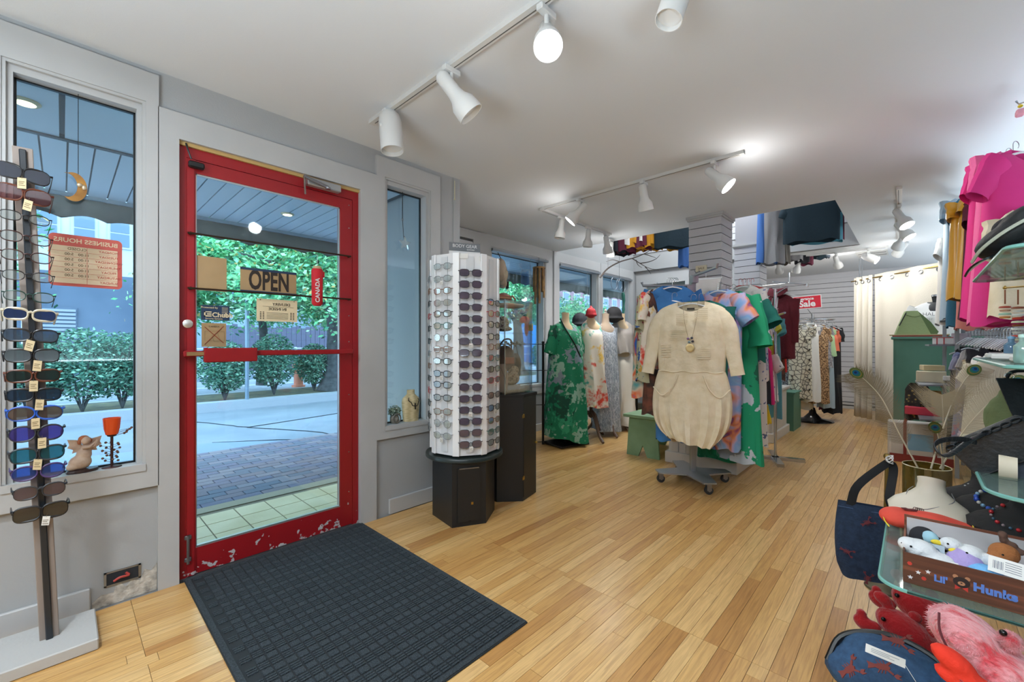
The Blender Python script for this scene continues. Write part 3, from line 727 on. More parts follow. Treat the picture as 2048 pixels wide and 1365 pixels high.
for z, n in ((1.745, 0), (1.435, 1)):
    p = atY(385, (467, 577)[n], dy0 - .03).z; q = atY(700, (513, 599)[n], dy0 - .03).z
    MB().tube([(.425, dy0 - .03, p), (1.262, dy0 - .03, q)], .0052, 8).tube([(.438, dy0, p), (.438, dy0 - .03, p)], .008, 8).tube([(1.258, dy0, q), (1.258, dy0 - .03, q)], .006, 8).build('guard_rod', m_rod, door)
# push bar with plate
zb = atY(530, 706, dy0 - .05).z
bar = MB().box((.835, dy0 - .05, zb), (.86, .018, .028), bev=.004).bb(.415, .435, dy0 - .05, dy0, zb - .018, zb + .018).bb(1.24, 1.26, dy0 - .05, dy0, zb - .015, zb + .015).build('push_bar', m_red, door, smooth=False)
MB().box((.60, dy0 - .075, zb - .008), (.235, .022, .072), bev=.004).bb(.485, .50, dy0 - .07, dy0 - .05, zb - .04, zb + .03).build('push_plate', m_red, bar, smooth=False)
MB().box((.452, dy0 - .075, zb), (.075, .012, .018)).build('end_lug', M('worn_brass', '#b08d62', .4, .7), bar, smooth=False)
# lock, rim plate, bolts and screws
MB().lathe([(.0, 0), (.019, 0), (.021, .006), (.014, .010), (.0, .011)], n=20, T=basis((.428, dy0 - .012, atY(370, 648, dy0).z), (1, 0, 0), (0, 0, 1), (0, -1, 0))).build('lock_cylinder', M('aged_nickel', '#c8c8c4', .3, .6), door)
bt = MB()
for z in (.10, .21): bt.box((.428, dy0 - .018, z), (.028, .014, .02), bev=.003)
bt.tube([(.428, dy0 - .024, .08), (.428, dy0 - .024, .22)], .006, 8)
bt.build('slide_bolt', m_steel, door)
bt2 = MB().box((.462, dy0 - .022, 2.063), (.065, .03, .032), bev=.006).tube([(.44, dy0 - .03, 2.085), (.425, dy0 - .03, 2.13), (.42, dy0 - .02, 2.16)], .004, 6)
bt2.build('latch_spring', m_black, door)
for py in (410, 456, 632, 684, 790, 905, 985):
    p = atY(694, py, dy0)
    MB().lathe([(.0, 0), (.0045, 0), (.003, .003), (.0, .0035)], n=10, T=basis((1.262, dy0, p.z), (1, 0, 0), (0, 0, 1), (0, -1, 0))).build('screw', m_chrome, door)
# door closer (arm + body) at the head
dc = MB().box((1.085, W1 - .03, 2.125), (.20, .045, .045), bev=.006)
clo = dc.build('closer_body', M('closer_silver', '#b4b7b9', .35, .7), door)
MB().tube([(1.10, W1 - .058, 2.11), (.955, W1 - .075, 2.135)], .010, 8, flat=.6).tube([(.955, W1 - .075, 2.135), (.985, W1 - .012, 2.055)], .009, 8, flat=.6).lathe([(.0, 0), (.015, 0), (.015, .01), (.0, .01)], (1.10, W1 - .058, 2.10), n=12).build('closer_arm', m_steel, clo)
MB().bb(.392, 1.325, W1 - .0, W1 + .12, -.012, .006).build('threshold', M('threshold_metal', '#77777a', .4, .7), door, smooth=False)

# ------------------------------------------------ notices on the door glass
m_card = M('brown_card', '#a98e68', .85, col2='#9d825c', scale=5); m_ink = M('ink_dark', '#2a211b', .7); m_navy = M('print_navy', '#1d3450', .6); m_cream = M('print_cream', '#d8c8a4', .7); m_grid = M('pencil_grey', '#6b5c48', .8)
gy = dy0 + .010
def rectY(px0, py0, px1, py1, y):
    a = atY(px0, py0, y); b_ = atY(px1, py1, y); return a.x, b_.x, b_.z, a.z
TY = lambda x, z, y=gy - .004: basis((x, y, z), (1, 0, 0), (0, 0, 1), (0, -1, 0))
a = atY(391, 512, gy); b_ = atY(453, 584, gy)
o = MB().bb(a.x, b_.x, gy - .003, gy, atY(391, 580, gy).z, atY(420, 514, gy).z).build('card_notice', m_card, smooth=False)
tag(o, 'blank brown card taped in the upper left of the door glass', 'notice')
# OPEN sign
sg = thing('open_sign', 'brown hanging OPEN sign with navy bands on the door glass', 'sign', (0, 0, 0))
x0 = atY(480, 560, gy).x; x1 = atY(592, 570, gy).x; zt = atY(535, 540, gy).z; z_b = atY(535, 588, gy).z
MB().bb(x0, x1, gy - .006, gy - .003, z_b, zt).build('board', m_card, sg, smooth=False)
MB().bb(x0, x1, gy - .0075, gy - .0058, zt - .013, zt).bb(x0, x1, gy - .0075, gy - .0058, z_b, z_b + .011).build('band', m_navy, sg, smooth=False)
lettering('OPEN', TY((x0 + x1) / 2, (zt + z_b) / 2 - .002, gy - .0064), m_ink, sg, size=.146, bold=.0042, xs=.54, spacing=1.02)
MB().tube([(x0 + .08, gy - .005, zt), ((x0 + x1) / 2 - .01, gy - .01, zt + .10), (x1 - .07, gy - .005, zt)], .0008, 4).build('string', m_ink, sg)
# security sticker
sx0, sx1, sz0, sz1 = rectY(402, 610, 459, 642, gy)
st = thing('security_sticker', 'navy and cream security company sticker on the door glass', 'sticker', (0, 0, 0))
MB().bb(sx0, sx1, gy - .003, gy, sz0, sz1).build('backing', m_navy, st, smooth=False)
lettering('Protected by', TY(sx0 + .035, sz1 - .012), m_cream, st, size=.014)
lettering('Chubb', TY(sx0 + .092, sz0 + .027), m_cream, st, size=.034, bold=.0008)
lettering('Security Systems', TY(sx0 + .055, sz0 + .008), m_cream, st, size=.011)
lg = MB().bb(sx0 + .012, sx0 + .044, gy - .005, gy - .0032, sz0 + .018, sz0 + .024).bb(sx0 + .012, sx0 + .018, gy - .005, gy - .0032, sz0 + .018, sz0 + .044).bb(sx0 + .012, sx0 + .044, gy - .005, gy - .0032, sz0 + .039, sz0 + .044).bb(sx0 + .024, sx0 + .044, gy - .005, gy - .0032, sz0 + .028, sz0 + .034)
lg.build('emblem', m_cream, st, smooth=False)
ln = MB()
for k in range(6): ln.bb(sx1 - .035, sx1 - .008, gy - .0045, gy - .0032, sz1 - .012 - k * .008, sz1 - .010 - k * .008)
ln.build('stripe', m_cream, st, smooth=False)
# handwritten note
nx0, nx1, nz0, nz1 = rectY(513, 597, 594, 645, gy); nz1 -= .0
nt_ = thing('delivery_note', 'cream card with reversed handwritten delivery note on the door glass', 'notice', (0, 0, 0))
MB().bb(nx0, nx1, gy - .003, gy, nz0, nz1).build('card', m_cream, nt_, smooth=False)
lettering('DELIVERY', TY((nx0 + nx1) / 2 + .02, nz1 - .028), m_ink, nt_, size=.022, mirror=True)
lettering('IN INSIDE', TY((nx0 + nx1) / 2 + .0, nz1 - .055), m_ink, nt_, size=.022, mirror=True)
ln = MB()
for k in range(5): ln.bb(nx0 + .05, nx1 - .05, gy - .0045, gy - .0032, nz0 + .015 + k * .008, nz0 + .0165 + k * .008)
for k in range(5):
    for xx in (nx0 + .02, nx0 + .034, nx1 - .034, nx1 - .02): ln.bb(xx - .004, xx + .003, gy - .0045, gy - .0032, nz0 + .012 + k * .009, nz0 + .0165 + k * .009)
ln.bb(nx0 + .03, nx1 - .02, gy - .0045, gy - .0032, nz1 - .042, nz1 - .041)
ln.build('ruled_lines', m_ink, nt_, smooth=False)
MB().bb(nx0 + .015, nx0 + .02, gy - .006, gy - .003, nz1 - .008, nz1 - .004).bb(nx1 - .02, nx1 - .015, gy - .006, gy - .003, nz1 - .008, nz1 - .004).build('pin', m_black, nt_, smooth=False)
# crossed out drawing
cx0, cx1, cz0, cz1 = rectY(403, 646, 452, 694, gy)
cr = thing('crossed_notice', 'small brown card with a red cross through a pencil sketch', 'notice', (0, 0, 0))
MB().bb(cx0, cx1, gy - .003, gy, cz0, cz1).build('card', m_card, cr, smooth=False)
m_rx = M('red_marker', '#8c3b22', .7)
MB().tube([(cx0 + .012, gy - .005, cz0 + .012), (cx1 - .012, gy - .005, cz1 - .014)], .0016, 5).tube([(cx1 - .012, gy - .005, cz0 + .02), (cx0 + .012, gy - .005, cz1 - .02)], .0016, 5).build('cross', m_rx, cr)
sk = MB(); xm = (cx0 + cx1) / 2; zm = (cz0 + cz1) / 2
for q in ([(xm - .04, zm - .03), (xm - .04, zm + .02), (xm + .045, zm + .02), (xm + .045, zm - .03)], [(xm, zm - .035), (xm - .01, zm), (xm + .015, zm + .01), (xm + .03, zm - .035)]): sk.ring([(x, gy - .0045, z) for x, z in q], .0006, 4)
sk.build('pencil_sketch', m_grid, cr); lettering('CAMERA', TY(xm, cz1 - .018), m_grid, cr, size=.012)
# folded umbrella hanging from the rod
u0 = atY(629, 513, dy0 - .03)
um = thing('folded_umbrella', 'small folded red umbrella sleeve lettered in white, hanging on the door', 'umbrella', (u0.x + .012, dy0 - .04, 0))
mu = M('umbrella_red', '#c01524', .7, bump=.3, bscale=40)
za, zb_ = atY(629, 540, dy0).z, atY(629, 613, dy0).z
MB().lathe([(.0, 0), (.02, .0), (.031, .012), (.032, (za - zb_) * .5), (.034, za - zb_ - .012), (.028, za - zb_), (.0, za - zb_)], (0, 0, zb_), n=16, sy=.8).build('sleeve', mu, um)
MB().lathe([(.0, 0), (.024, 0), (.024, .012), (.02, .016), (.0, .018)], (0, 0, za), n=14, sy=.8).build('handle', M('tan_handle', '#b79c74', .5), um)
MB().tube([(0, 0, za + .015), (0, 0, za + .05), (.004, .003, za + .075), (-.004, .006, za + .088)], .0015, 6).build('hook', m_steel, um)
MB().box((.035, 0, za - .03), (.012, .02, .035), bev=.004).build('flap', mu, um)
lettering('CANADA', basis((-.008, -.0275, (za + zb_) / 2 - .02), (0, 0, 1), (-1, 0, 0), (0, -1, 0)), m_white, um, size=.034, bold=.0006)

# ------------------------------------------------ doormat
mm = MB(); L_, Wd = 0, 0
m_mat = M('doormat_charcoal', '#333c42', .97, col2='#475158', scale=260, bump=1.0, bscale=300, pos=(.45, .62))
def matf(u, v): return Vector((.411 + u * .93, 1.18 + v * 1.42, 0))
mt = thing('doormat', 'charcoal ribbed doormat lying before the red door', 'doormat', (.876, 1.895, 0))
X0, X1, Y0, Y1 = -.465, .463, -.72, .715
MB().box(((X0 + X1) / 2, (Y0 + Y1) / 2, .003), (X1 - X0, Y1 - Y0, .006), bev=.002).build('backing', M('mat_rubber', '#20262a', .8), mt, smooth=False)
rib = MB(); k = 0; yy = Y0 + .03
while yy < Y1 - .04:
    xx = X0 + .03 + (.04 if k % 2 else 0); 
    while xx < X1 - .05:
        if (k // 1) % 2: rib.box((xx + .02, yy + .02, .008), (.034, .032, .006), bev=.002)
        else:
            for q in range(3): rib.box((xx + .02, yy + .006 + q * .0125, .008), (.034, .008, .006))
        xx += .04
    yy += .04; k += 1
rib.bb(X0 + .004, X0 + .024, Y0 + .004, Y1 - .004, .006, .010).bb(X1 - .024, X1 - .004, Y0 + .004, Y1 - .004, .006, .010).bb(X0 + .024, X1 - .024, Y0 + .004, Y0 + .024, .006, .010).bb(X0 + .024, X1 - .024, Y1 - .024, Y1 - .004, .006, .010)
stuff(rib.build('ribbed_pile', m_mat, mt, smooth=False))

# ------------------------------------------------ broken wall outlet
p0 = atY(220, 1190, W1); p1 = atY(270, 1220, W1)
ou = thing('wall_outlet', 'open outlet box without cover low in the grey wall, red wire inside', 'outlet', ((p0.x + p1.x) / 2, W1 - .003, .115))
w2, h2 = .062, .032
MB().bb(-w2, w2, -.002, .004, -h2, -h2 + .006).bb(-w2, w2, -.002, .004, h2 - .006, h2).bb(-w2, -w2 + .008, -.002, .004, -h2, h2).bb(w2 - .008, w2, -.002, .004, -h2, h2).build('box_rim', m_steel, ou, smooth=False)
MB().bb(-w2 + .008, w2 - .008, .0, .002, -h2 + .006, h2 - .006).build('box_back', M('outlet_dark', '#23262b', .8), ou, smooth=False)
MB().tube(curve([(-.03, -.006, -.012), (-.01, -.012, .0), (.02, -.008, -.002), (.01, -.006, .012)], 12), .005, 7).build('red_wire', M('wire_red', '#b0413c', .5), ou)

# ------------------------------------------------ window one: moon, sign, angel, candle holder
gw = W1 + .05
mo_ = thing('moon_ornament', 'amber crescent moon ornament hanging on a thread in the tall window', 'ornament', (0, 0, 0))
c = atY(150, 375, gw - .02)
out, inn = [], []
for k in range(25):
    a = R(-118 + k * 236 / 24); out.append((.052 * math.cos(a) * .8, .062 * math.sin(a)))
for k in range(21):
    a = R(100 - k * 200 / 20); inn.append((.042 * math.cos(a) * .8 - .022, .052 * math.sin(a) + .004))
MB().prism(out + inn, .006, basis((c.x - .004, gw - .02, c.z), (1, 0, 0), (0, 0, 1), (0, -1, 0))).build('crescent', M('amber_wood', '#b5822c', .5, col2='#8f5f18', scale=20), mo_, smooth=False)
MB().ball((c.x + .014, gw - .027, c.z + .012), (.010, .004, .010), 8).ball((c.x + .028, gw - .027, c.z + .004), (.008, .004, .012), 8).build('face_relief', M('silver_relief', '#c7b79a', .3, .6), mo_)
MB().tube([(c.x + .01, gw - .02, c.z + .06), (c.x + .01, gw - .02, WIN1[3] - .01)], .0012, 5).build('thread', m_black, mo_)
x0 = atY(105, 520, gw).x; x1 = atY(237, 530, gw).x; z1 = atY(170, 474, gw).z; z0 = atY(170, 575, gw).z
bs = thing('business_hours_sign', 'red and cream business hours sign seen from behind through the tall window', 'sign', ((x0 + x1) / 2, gw - .004, (z0 + z1) / 2))
ww, hh = (x1 - x0) / 2 + .012, (z1 - z0) / 2
def rrect(w, h, r, n=6):
    out = []
    for cx_, cy_, a0 in ((w - r, h - r, 0), (-w + r, h - r, 90), (-w + r, -h + r, 180), (w - r, -h + r, 270)):
        for k in range(n + 1): a = R(a0 + 90 * k / n); out.append((cx_ + r * math.cos(a), cy_ + r * math.sin(a)))
    return out
TT = basis((0, 0, 0), (1, 0, 0), (0, 0, 1), (0, -1, 0))
m_rs = M('sign_red_back', '#b8544a', .6); m_rc = M('sign_cream_back', '#cdb99b', .7)
MB().prism(rrect(ww, hh, .018), .003, TT).build('board', m_rs, bs, smooth=False)
MB().bb(-ww + .006, ww - .016, -.0042, -.003, -hh + .012, hh - .05).build('hours_field', m_rc, bs, smooth=False)
lettering('BUSINESS HOURS', basis((0, -.0034, hh - .026), (1, 0, 0), (0, 0, 1), (0, -1, 0)), m_rc, bs, size=.026, mirror=True, bold=.0006)
days = 'MONDAY TUESDAY WEDNESDAY THURSDAY FRIDAY SATURDAY SUNDAY'.split()
rowh = (2 * hh - .062) / 7
lnm = MB()
for k, dname in enumerate(days):
    z = hh - .05 - (k + .5) * rowh
    lettering(dname, basis((ww - .045, -.0046, z), (1, 0, 0), (0, 0, 1), (0, -1, 0)), m_rs, bs, size=.015, mirror=True)
    tx = 'CLOSED' if k == 0 else '11:00   5:00' if k < 6 else ''
    if tx: lettering(tx, basis((-.03, -.0046, z), (1, 0, 0), (0, 0, 1), (0, -1, 0)), m_grid, bs, size=.016, mirror=True)
    lnm.bb(-ww + .006, ww - .016, -.0046, -.0042, z - rowh / 2 - .0005, z - rowh / 2 + .0005)
lnm.bb(.0, .0012, -.0046, -.0042, -hh + .012, hh - .05)
lnm.build('ruled_lines', m_rs, bs, smooth=False)
sillz = .612
c = atY(165, 940, W1 + .015)
an = thing('angel_figurine', 'cream and rust angel figurine kneeling on the window sill', 'figurine', (c.x, W1 + .018, sillz), R(8)); an.scale = (1.2,) * 3
ma = M('angel_cream', '#cdb7a2', .7, col2='#b89a86', scale=25, bump=.5, bscale=50); mr_ = M('angel_rust', '#a5603c', .7, bump=.5)
MB().lathe([(0, 0), (.036, 0), (.038, .004), (.036, .010), (0, .011)], sx=1.15, sy=.8).build('base', M('dark_wood_base', '#3b2a28', .4), an)
blob('robe', [((-.006, 0, .035), (.032, .022, .028)), ((.004, 0, .062), (.022, .018, .026)), ((.012, 0, .085), (.017, .015, .018)), ((-.024, 0, .022), (.02, .018, .014))], ma, an, .003)
blob('head', [((.008, -.002, .112), (.0145, .014, .0155)), ((.008, -.004, .107), (.013, .012, .012))], ma, an, .0025)
blob('hair', [((.004, .004, .118), (.016, .014, .013)), ((.020, .004, .110), (.007, .009, .01)), ((-.008, .003, .108), (.006, .01, .01))], mr_, an, .0025)
for s in (-1, 1): MB().prism([(0, 0), (s * .02, .03), (s * .045, .035), (s * .04, .015), (s * .045, .005), (s * .03, -.004), (s * .033, -.016), (s * .012, -.012)], .005, basis((.008, .014, .085), (1, 0, 0), (0, 0, 1), (0, -1, 0))).build('wing', ma, an, smooth=False)
MB().tube([(.012, -.014, .088), (.028, -.024, .094), (.036, -.022, .112)], [.006, .005, .004], 8).tube([(.0, -.014, .088), (.014, -.026, .090), (.03, -.024, .104)], [.006, .005, .004], 8).build('arms', ma, an)
c = atY(226, 935, W1 + .02)
ca = thing('candle_holder', 'orange glass candle cup on a bronze stem with wired beads', 'candle holder', (c.x - .004, W1 + .018, sillz)); ca.scale = (1.25, 1.1, 1.35)
mbz = M('bronze_dark', '#4a2f2c', .5, .5)
MB().lathe([(0, 0), (.028, 0), (.026, .003), (.006, .007), (0, .008)], n=20).tube([(0, 0, 0), (0, 0, .105)], .0045, 8).lathe([(0, .1), (.012, .104), (.014, .108), (0, .11)], n=14).build('stem', mbz, ca)
MB().lathe([(0, 0), (.017, 0), (.022, .02), (.025, .055), (.0235, .055), (.020, .02), (0, .008)], (0, 0, .11), n=24).build('cup', M('orange_glass', '#c5451a', .25, cols=None, emit='#b8380e', es=.12), ca)
bd = MB(); rnd = random.Random(3)
for k in range(26):
    a = k * 2.4; r_ = rnd.uniform(.012, .032); z = .02 + .085 * k / 26
    if k > 20: a = rnd.uniform(-.5, .5); r_ = .03 + (k - 20) * .005; z = .105 + (k - 20) * .004
    bd.ball((math.cos(a) * r_, math.sin(a) * r_ * .4, z), .0042, 6); bd.tube([(0, 0, z - .008), (math.cos(a) * r_, math.sin(a) * r_ * .4, z)], .0008, 4)
bd.build('beads', M('amber_beads', '#7a5a4e', .2, .4), ca)

# ------------------------------------------------ window two: star ornament, bust, plant
c = atY(805, 440, W1 + .05)
so = thing('star_ornament', 'clear glass star hanging on a cord in the narrow window', 'ornament', (0, 0, 0))
MB().tube([(c.x, c.y, WIN2[3] + .02), (c.x - .003, c.y, c.z + .01)], .0015, 5).tube([(c.x, c.y, WIN2[3] + .02), (c.x + .003, c.y, c.z)], .0015, 5).tube([(c.x, c.y, c.z), (c.x + .01, c.y, c.z - .13)], .002, 5).build('cord', m_black, so)
MB().ring([(c.x + .009 * math.cos(k * .52), c.y, c.z + .009 * math.sin(k * .52)) for k in range(12)], .002, 5).build('bead_ring', m_steel, so)
pl = []
for k in range(10): a = R(90 + 36 * k); r_ = .055 if k % 2 == 0 else .024; pl.append((r_ * math.cos(a), r_ * math.sin(a)))
MB().prism(pl, .012, basis((c.x + .012, c.y, c.z - .17), (1, 0, 0), (0, 0, 1), (0, -1, 0))).build('star', glass('ornament_glass', (.8, .9, .92), .5), so, smooth=False)
c = atZ(833, 838, .61)
bu = thing('necklace_bust', 'raffia wrapped jewellery bust standing on the narrow window sill', 'bust', (1.735, W1 + .03, .612), R(-10))
m_raf = M('raffia', '#cdbd94', .85, kind='wave', cols=['#d3c49c', '#b7a67c'], scale=30, stretch=(.2, .2, 3), bump=.5, bscale=80)
P = [(.0, 0), (.058, 0), (.060, .02), (.064, .08), (.068, .14), (.062, .165), (.040, .185), (.030, .195), (.029, .225), (.0, .226)]
MB().lathe(P, n=24, sx=1., sy=.55).build('torso', m_raf, bu)
nk = tag(MB().ring([(1.735 + .043 * math.sin(a) * (1 if math.cos(a) < .2 else .9), W1 + .03 - .036 + .012 * math.cos(a) * 2, .79 - .022 * (1 - math.cos(a)) - (.02 if abs(a) > 2.6 else 0)) for a in [R(-180 + k * 15) for k in range(24)]], .0032, 6).tube([(1.738, W1 - .022, .745), (1.739, W1 - .023, .70)], .005, 6).build('beaded_necklace', M('black_beads', '#1d1a18', .3)), 'black beaded necklace round the raffia bust', 'necklace')
pp = thing('potted_plant', 'small silvery plant in a round pot on the narrow window sill', 'plant', (1.605, W1 + .035, .612))
MB().lathe([(0, 0), (.02, 0), (.03, .015), (.032, .04), (.026, .055), (.022, .05), (0, .045)], n=18).build('pot', M('grey_twig_pot', '#8f8c84', .8, bump=.6), pp)
MB().ring([(.028 * math.cos(k * .4), -.034, .038 + .03 * math.sin(k * .4)) for k in range(16)], .006, 6).build('ring_ornament', M('pewter', '#7c7a74', .4, .6), pp)
def pt():
    d = Vector((random.gauss(0, 1), random.gauss(0, 1), random.gauss(0, 1))).normalized() * random.random() ** .5
    return (d.x * .055, d.y * .032, .085 + d.z * .04)
stuff(leaves(420, pt, .010, LEAF[5]).build('foliage', M('sage_leaf', '#7f9482', .8), pp, smooth=False))
stuff(leaves(90, pt, .006, LEAF[5]).build('tiny_flowers', M('tiny_flower', '#d5dcd8', .8), pp, smooth=False))
# pull cord on the return wall
p = atY(922, 380, W1 - .01)
tag(MB().tube([(2.10, W1 - .02, 2.44), (2.10, W1 - .02, 2.30)], .003, 6).ball((2.10, W1 - .02, 2.295), .007, 8).build('ceiling_pull', M('cord_cream', '#cfc9a8', .7)), 'short cream pull cord at the wall corner', 'cord')
# ================================================================ EYEWEAR
def sq(w, h, p, n=20, cx=0., droop=0.):
    out = []
    for k in range(n):
        a = 2 * PI * k / n; c, s = math.cos(a), math.sin(a)
        x = cx + w * math.copysign(abs(c) ** p, c); z = h * math.copysign(abs(s) ** p, s)
        out.append((x, z - droop * (x - cx) ** 2))
    return out
GM = {}
def glasses_meshes(key, lw, lh, p, rim, frame, lens, temple_out=.0, tl=.10, sag=0.):
    """one pair of glasses: front at y=0 looking to -y, arms running back to +y"""
    if key in GM: return GM[key]
    cxs = .036
    f = MB()
    for s in (-1, 1):
        q = [Vector((s * x, .0 + .06 * (x / .07) ** 2 * .12, z)) for x, z in sq(lw, lh, p, cx=cxs, droop=sag)]
        f.ring(q, rim, 5)
        f.tube([(s * (cxs + lw - .001), .004, lh * .55), (s * (cxs + lw + .006), .008, lh * .6)], rim * 1.25, 5)
    f.tube([(-(cxs - lw), .0, lh * .35), (0, -.001, lh * .55), (cxs - lw, .0, lh * .35)], rim * 1.1, 5)
    L, Tm = [], []
    for s in (-1, 1):
        m = MB(); m.prism([(s * x, z) for x, z in sq(lw, lh, p, cx=cxs, droop=sag)], .0016, basis((0, .003, 0), (1, 0, 0), (0, 0, 1), (0, -1, 0))); L.append(m.mesh('lens', lens))
        t = MB(); x0 = cxs + lw + .006
        t.tube([(s * x0, .008, lh * .6), (s * (x0 + temple_out * .3), tl * .5, lh * .6), (s * (x0 + temple_out), tl, lh * .4 - .002), (s * (x0 + temple_out - .004), tl + .025, lh * .2 - .018)], [rim, rim * 1.1, rim * 1.2, rim * 1.6], 5, flat=.7)
        Tm.append(t.mesh('temple_arm', frame))
    GM[key] = (f.mesh('frame', frame), L, Tm)
    return GM[key]
def lensmat(name, tint, alpha=.25, col='#000000'): return glass('lens_' + name, tint, .35, alpha, col)
FRM = lambda n, c, r=.35, m=0.: M('frame_' + n, c, r, m)
tagm = M('price_tag', '#cdbb95', .8); tagw = M('price_tag_white', '#e2e2de', .7); tagi = M('tag_print', '#6d5c40', .8)
TAGM = MB().bb(-.011, .011, -.0006, .0006, -.026, 0).mesh('price_tag', tagm, smooth=False)
TAGW = MB().bb(-.010, .010, -.0006, .0006, -.022, 0).mesh('price_tag', tagw, smooth=False)
TAGP = MB().bb(-.008, .007, -.0009, -.0006, -.010, -.0085).bb(-.008, .004, -.0009, -.0006, -.014, -.0125).bb(-.008, .008, -.0009, -.0006, -.019, -.0175).bb(-.0004, .0004, -.0012, .0, -.002, .006).mesh('tag_print', tagi, smooth=False)
def place_glasses(key, loc, rz, label, group, tagk=0, tx=.0, tz=0., roll=0., pitch=0., scale=1.):
    fm, L, Tm = GM[key]
    o = thing('eyeglasses' if label.find('sunglasses') < 0 else 'sunglasses', label, 'eyewear', loc, 0, group)
    o.rotation_euler = (Matrix.Rotation(rz, 3, 'Z') @ Matrix.Rotation(pitch, 3, 'X') @ Matrix.Rotation(roll, 3, 'Y')).to_euler(); o.scale = scale if isinstance(scale, tuple) else (scale,) * 3
    link('frame', fm, o)
    for m in L: link('lens', m, o)
    for m in Tm: link('temple_arm', m, o)
    if tagk:
        t = link('price_tag', TAGM if tagk == 1 else TAGW, o, (tx, -.006, tz), (0, random.uniform(-.2, .2), 0)); link('tag_print', TAGP, t)
    return o
CL = lensmat('clear', (.96, .98, .97), .04, '#d8e4e0')
T_CLEAR = 'clear'
styles = {
 'cat_dark': (.034, .0175, .72, .0022, FRM('black', '#17171a'), lensmat('navy', (.16, .18, .30), .55, '#191c2e')),
 'tort': (.034, .0185, .75, .0024, FRM('tortoise', '#5b2d1b'), lensmat('rose', (.62, .42, .42), .25, '#5a3033')),
 'oval': (.027, .0115, .8, .0013, FRM('gunmetal', '#2e2b2c', .3, .6), CL),
 'oval_brown': (.027, .0125, .8, .0015, FRM('brown', '#3c2523', .3, .4), CL),
 'oval_green': (.027, .012, .8, .0015, FRM('green', '#26423c', .3, .4), CL),
 'white_blue': (.030, .0135, .7, .0030, FRM('cream', '#b9b09a'), lensmat('blue', (.12, .22, .45), .5, '#1b2f55')),
 'black_blue': (.033, .0150, .72, .0024, FRM('black', '#17171a'), lensmat('steel', (.30, .42, .55), .3, '#26384c')),
 'black_green': (.033, .0155, .72, .0024, FRM('black', '#17171a'), lensmat('smoke_green', (.30, .38, .36), .35, '#26302e')),
 'tort_green': (.032, .0145, .72, .0026, FRM('tortoise', '#5b2d1b'), lensmat('smoke_green', (.30, .38, .36), .35, '#26302e')),
 'blue_brown': (.034, .0165, .9, .0026, FRM('bright_blue', '#2457b8'), lensmat('brown_fade', (.62, .55, .5), .3, '#66564d')),
 'oval_purple': (.033, .0185, .92, .0024, FRM('dark_grey', '#2a2d33'), lensmat('purple', (.42, .38, .75), .3, '#4a3f86')),
 'teal': (.033, .0175, .72, .0026, FRM('dark_grey', '#2a2d33'), lensmat('teal', (.25, .55, .6), .3, '#2c6670')),
 'oval_blue': (.032, .017, .92, .0024, FRM('violet', '#47356b'), lensmat('sky', (.32, .45, .8), .3, '#3a5597')),
 'mauve': (.030, .0155, .8, .0022, FRM('dark_grey', '#2a2d33'), lensmat('mauve', (.42, .36, .45), .4, '#4b404f')),
 'sport': (.034, .0175, .66, .0028, FRM('black', '#17171a'), lensmat('black', (.2, .22, .25), .5, '#24272d')),
 'sun_rect': (.0275, .0165, .62, .0017, FRM('slate', '#3c3f44', .4, .3), lensmat('plum', (.42, .36, .46), .5, '#6c6070')),
 'sun_round': (.0275, .0175, .85, .0015, FRM('slate', '#3c3f44', .4, .3), lensmat('plum', (.42, .36, .46), .5, '#6c6070')),
 'read_black': (.026, .0150, .72, .0019, FRM('black', '#17171a'), CL),
 'read_grey': (.026, .0155, .8, .0013, FRM('silver', '#7d8084', .3, .6), CL),
 'read_tort': (.026, .0150, .75, .0017, FRM('tan_tortoise', '#7b5030'), CL),
 'read_teal': (.026, .0150, .72, .0017, FRM('teal', '#2c6c6a'), CL),
 'read_round': (.023, .0185, .98, .0014, FRM('silver', '#7d8084', .3, .6), CL),
 'read_red': (.026, .0150, .75, .0017, FRM('red', '#a8343c'), CL),
}
for k_, v_ in styles.items(): glasses_meshes(k_, *v_)

# ---- floor standing eyewear post in front of the tall window
pb = atZ(98, 1262, .05)
post = thing('eyewear_post', 'tall taupe eyewear post with black strip standing on a grey slab base', 'display stand', (-.033, 2.41, 0))
lean = Matrix.Identity(4)
top = Vector((-.068, .0, 1.90)); bot = Vector((0, 0, .05))
MB().box((-.05, -.008, .022), (.36, .27, .044), bev=.004).build('base', M('pale_grey_laminate', '#b3b3b1', .6, bump=.1), post, smooth=False)
up = (top - bot).normalized(); xx = Vector((1, 0, 0)); xx = (xx - up * xx.dot(up)).normalized(); yv = up.cross(xx)
PT = basis(bot, xx, yv, up); LN = (top - bot).length
MB().box((0, 0, LN / 2 - .02), (.052, .014, LN + .04), T=PT, bev=.002).build('post', M('taupe_board', '#8c8078', .7), post, smooth=False)
MB().box((-.0, -.012, LN / 2 - .01), (.019, .012, LN - .0), T=PT, bev=.003).build('strip', M('strip_black', '#20252b', .35), post, smooth=False)
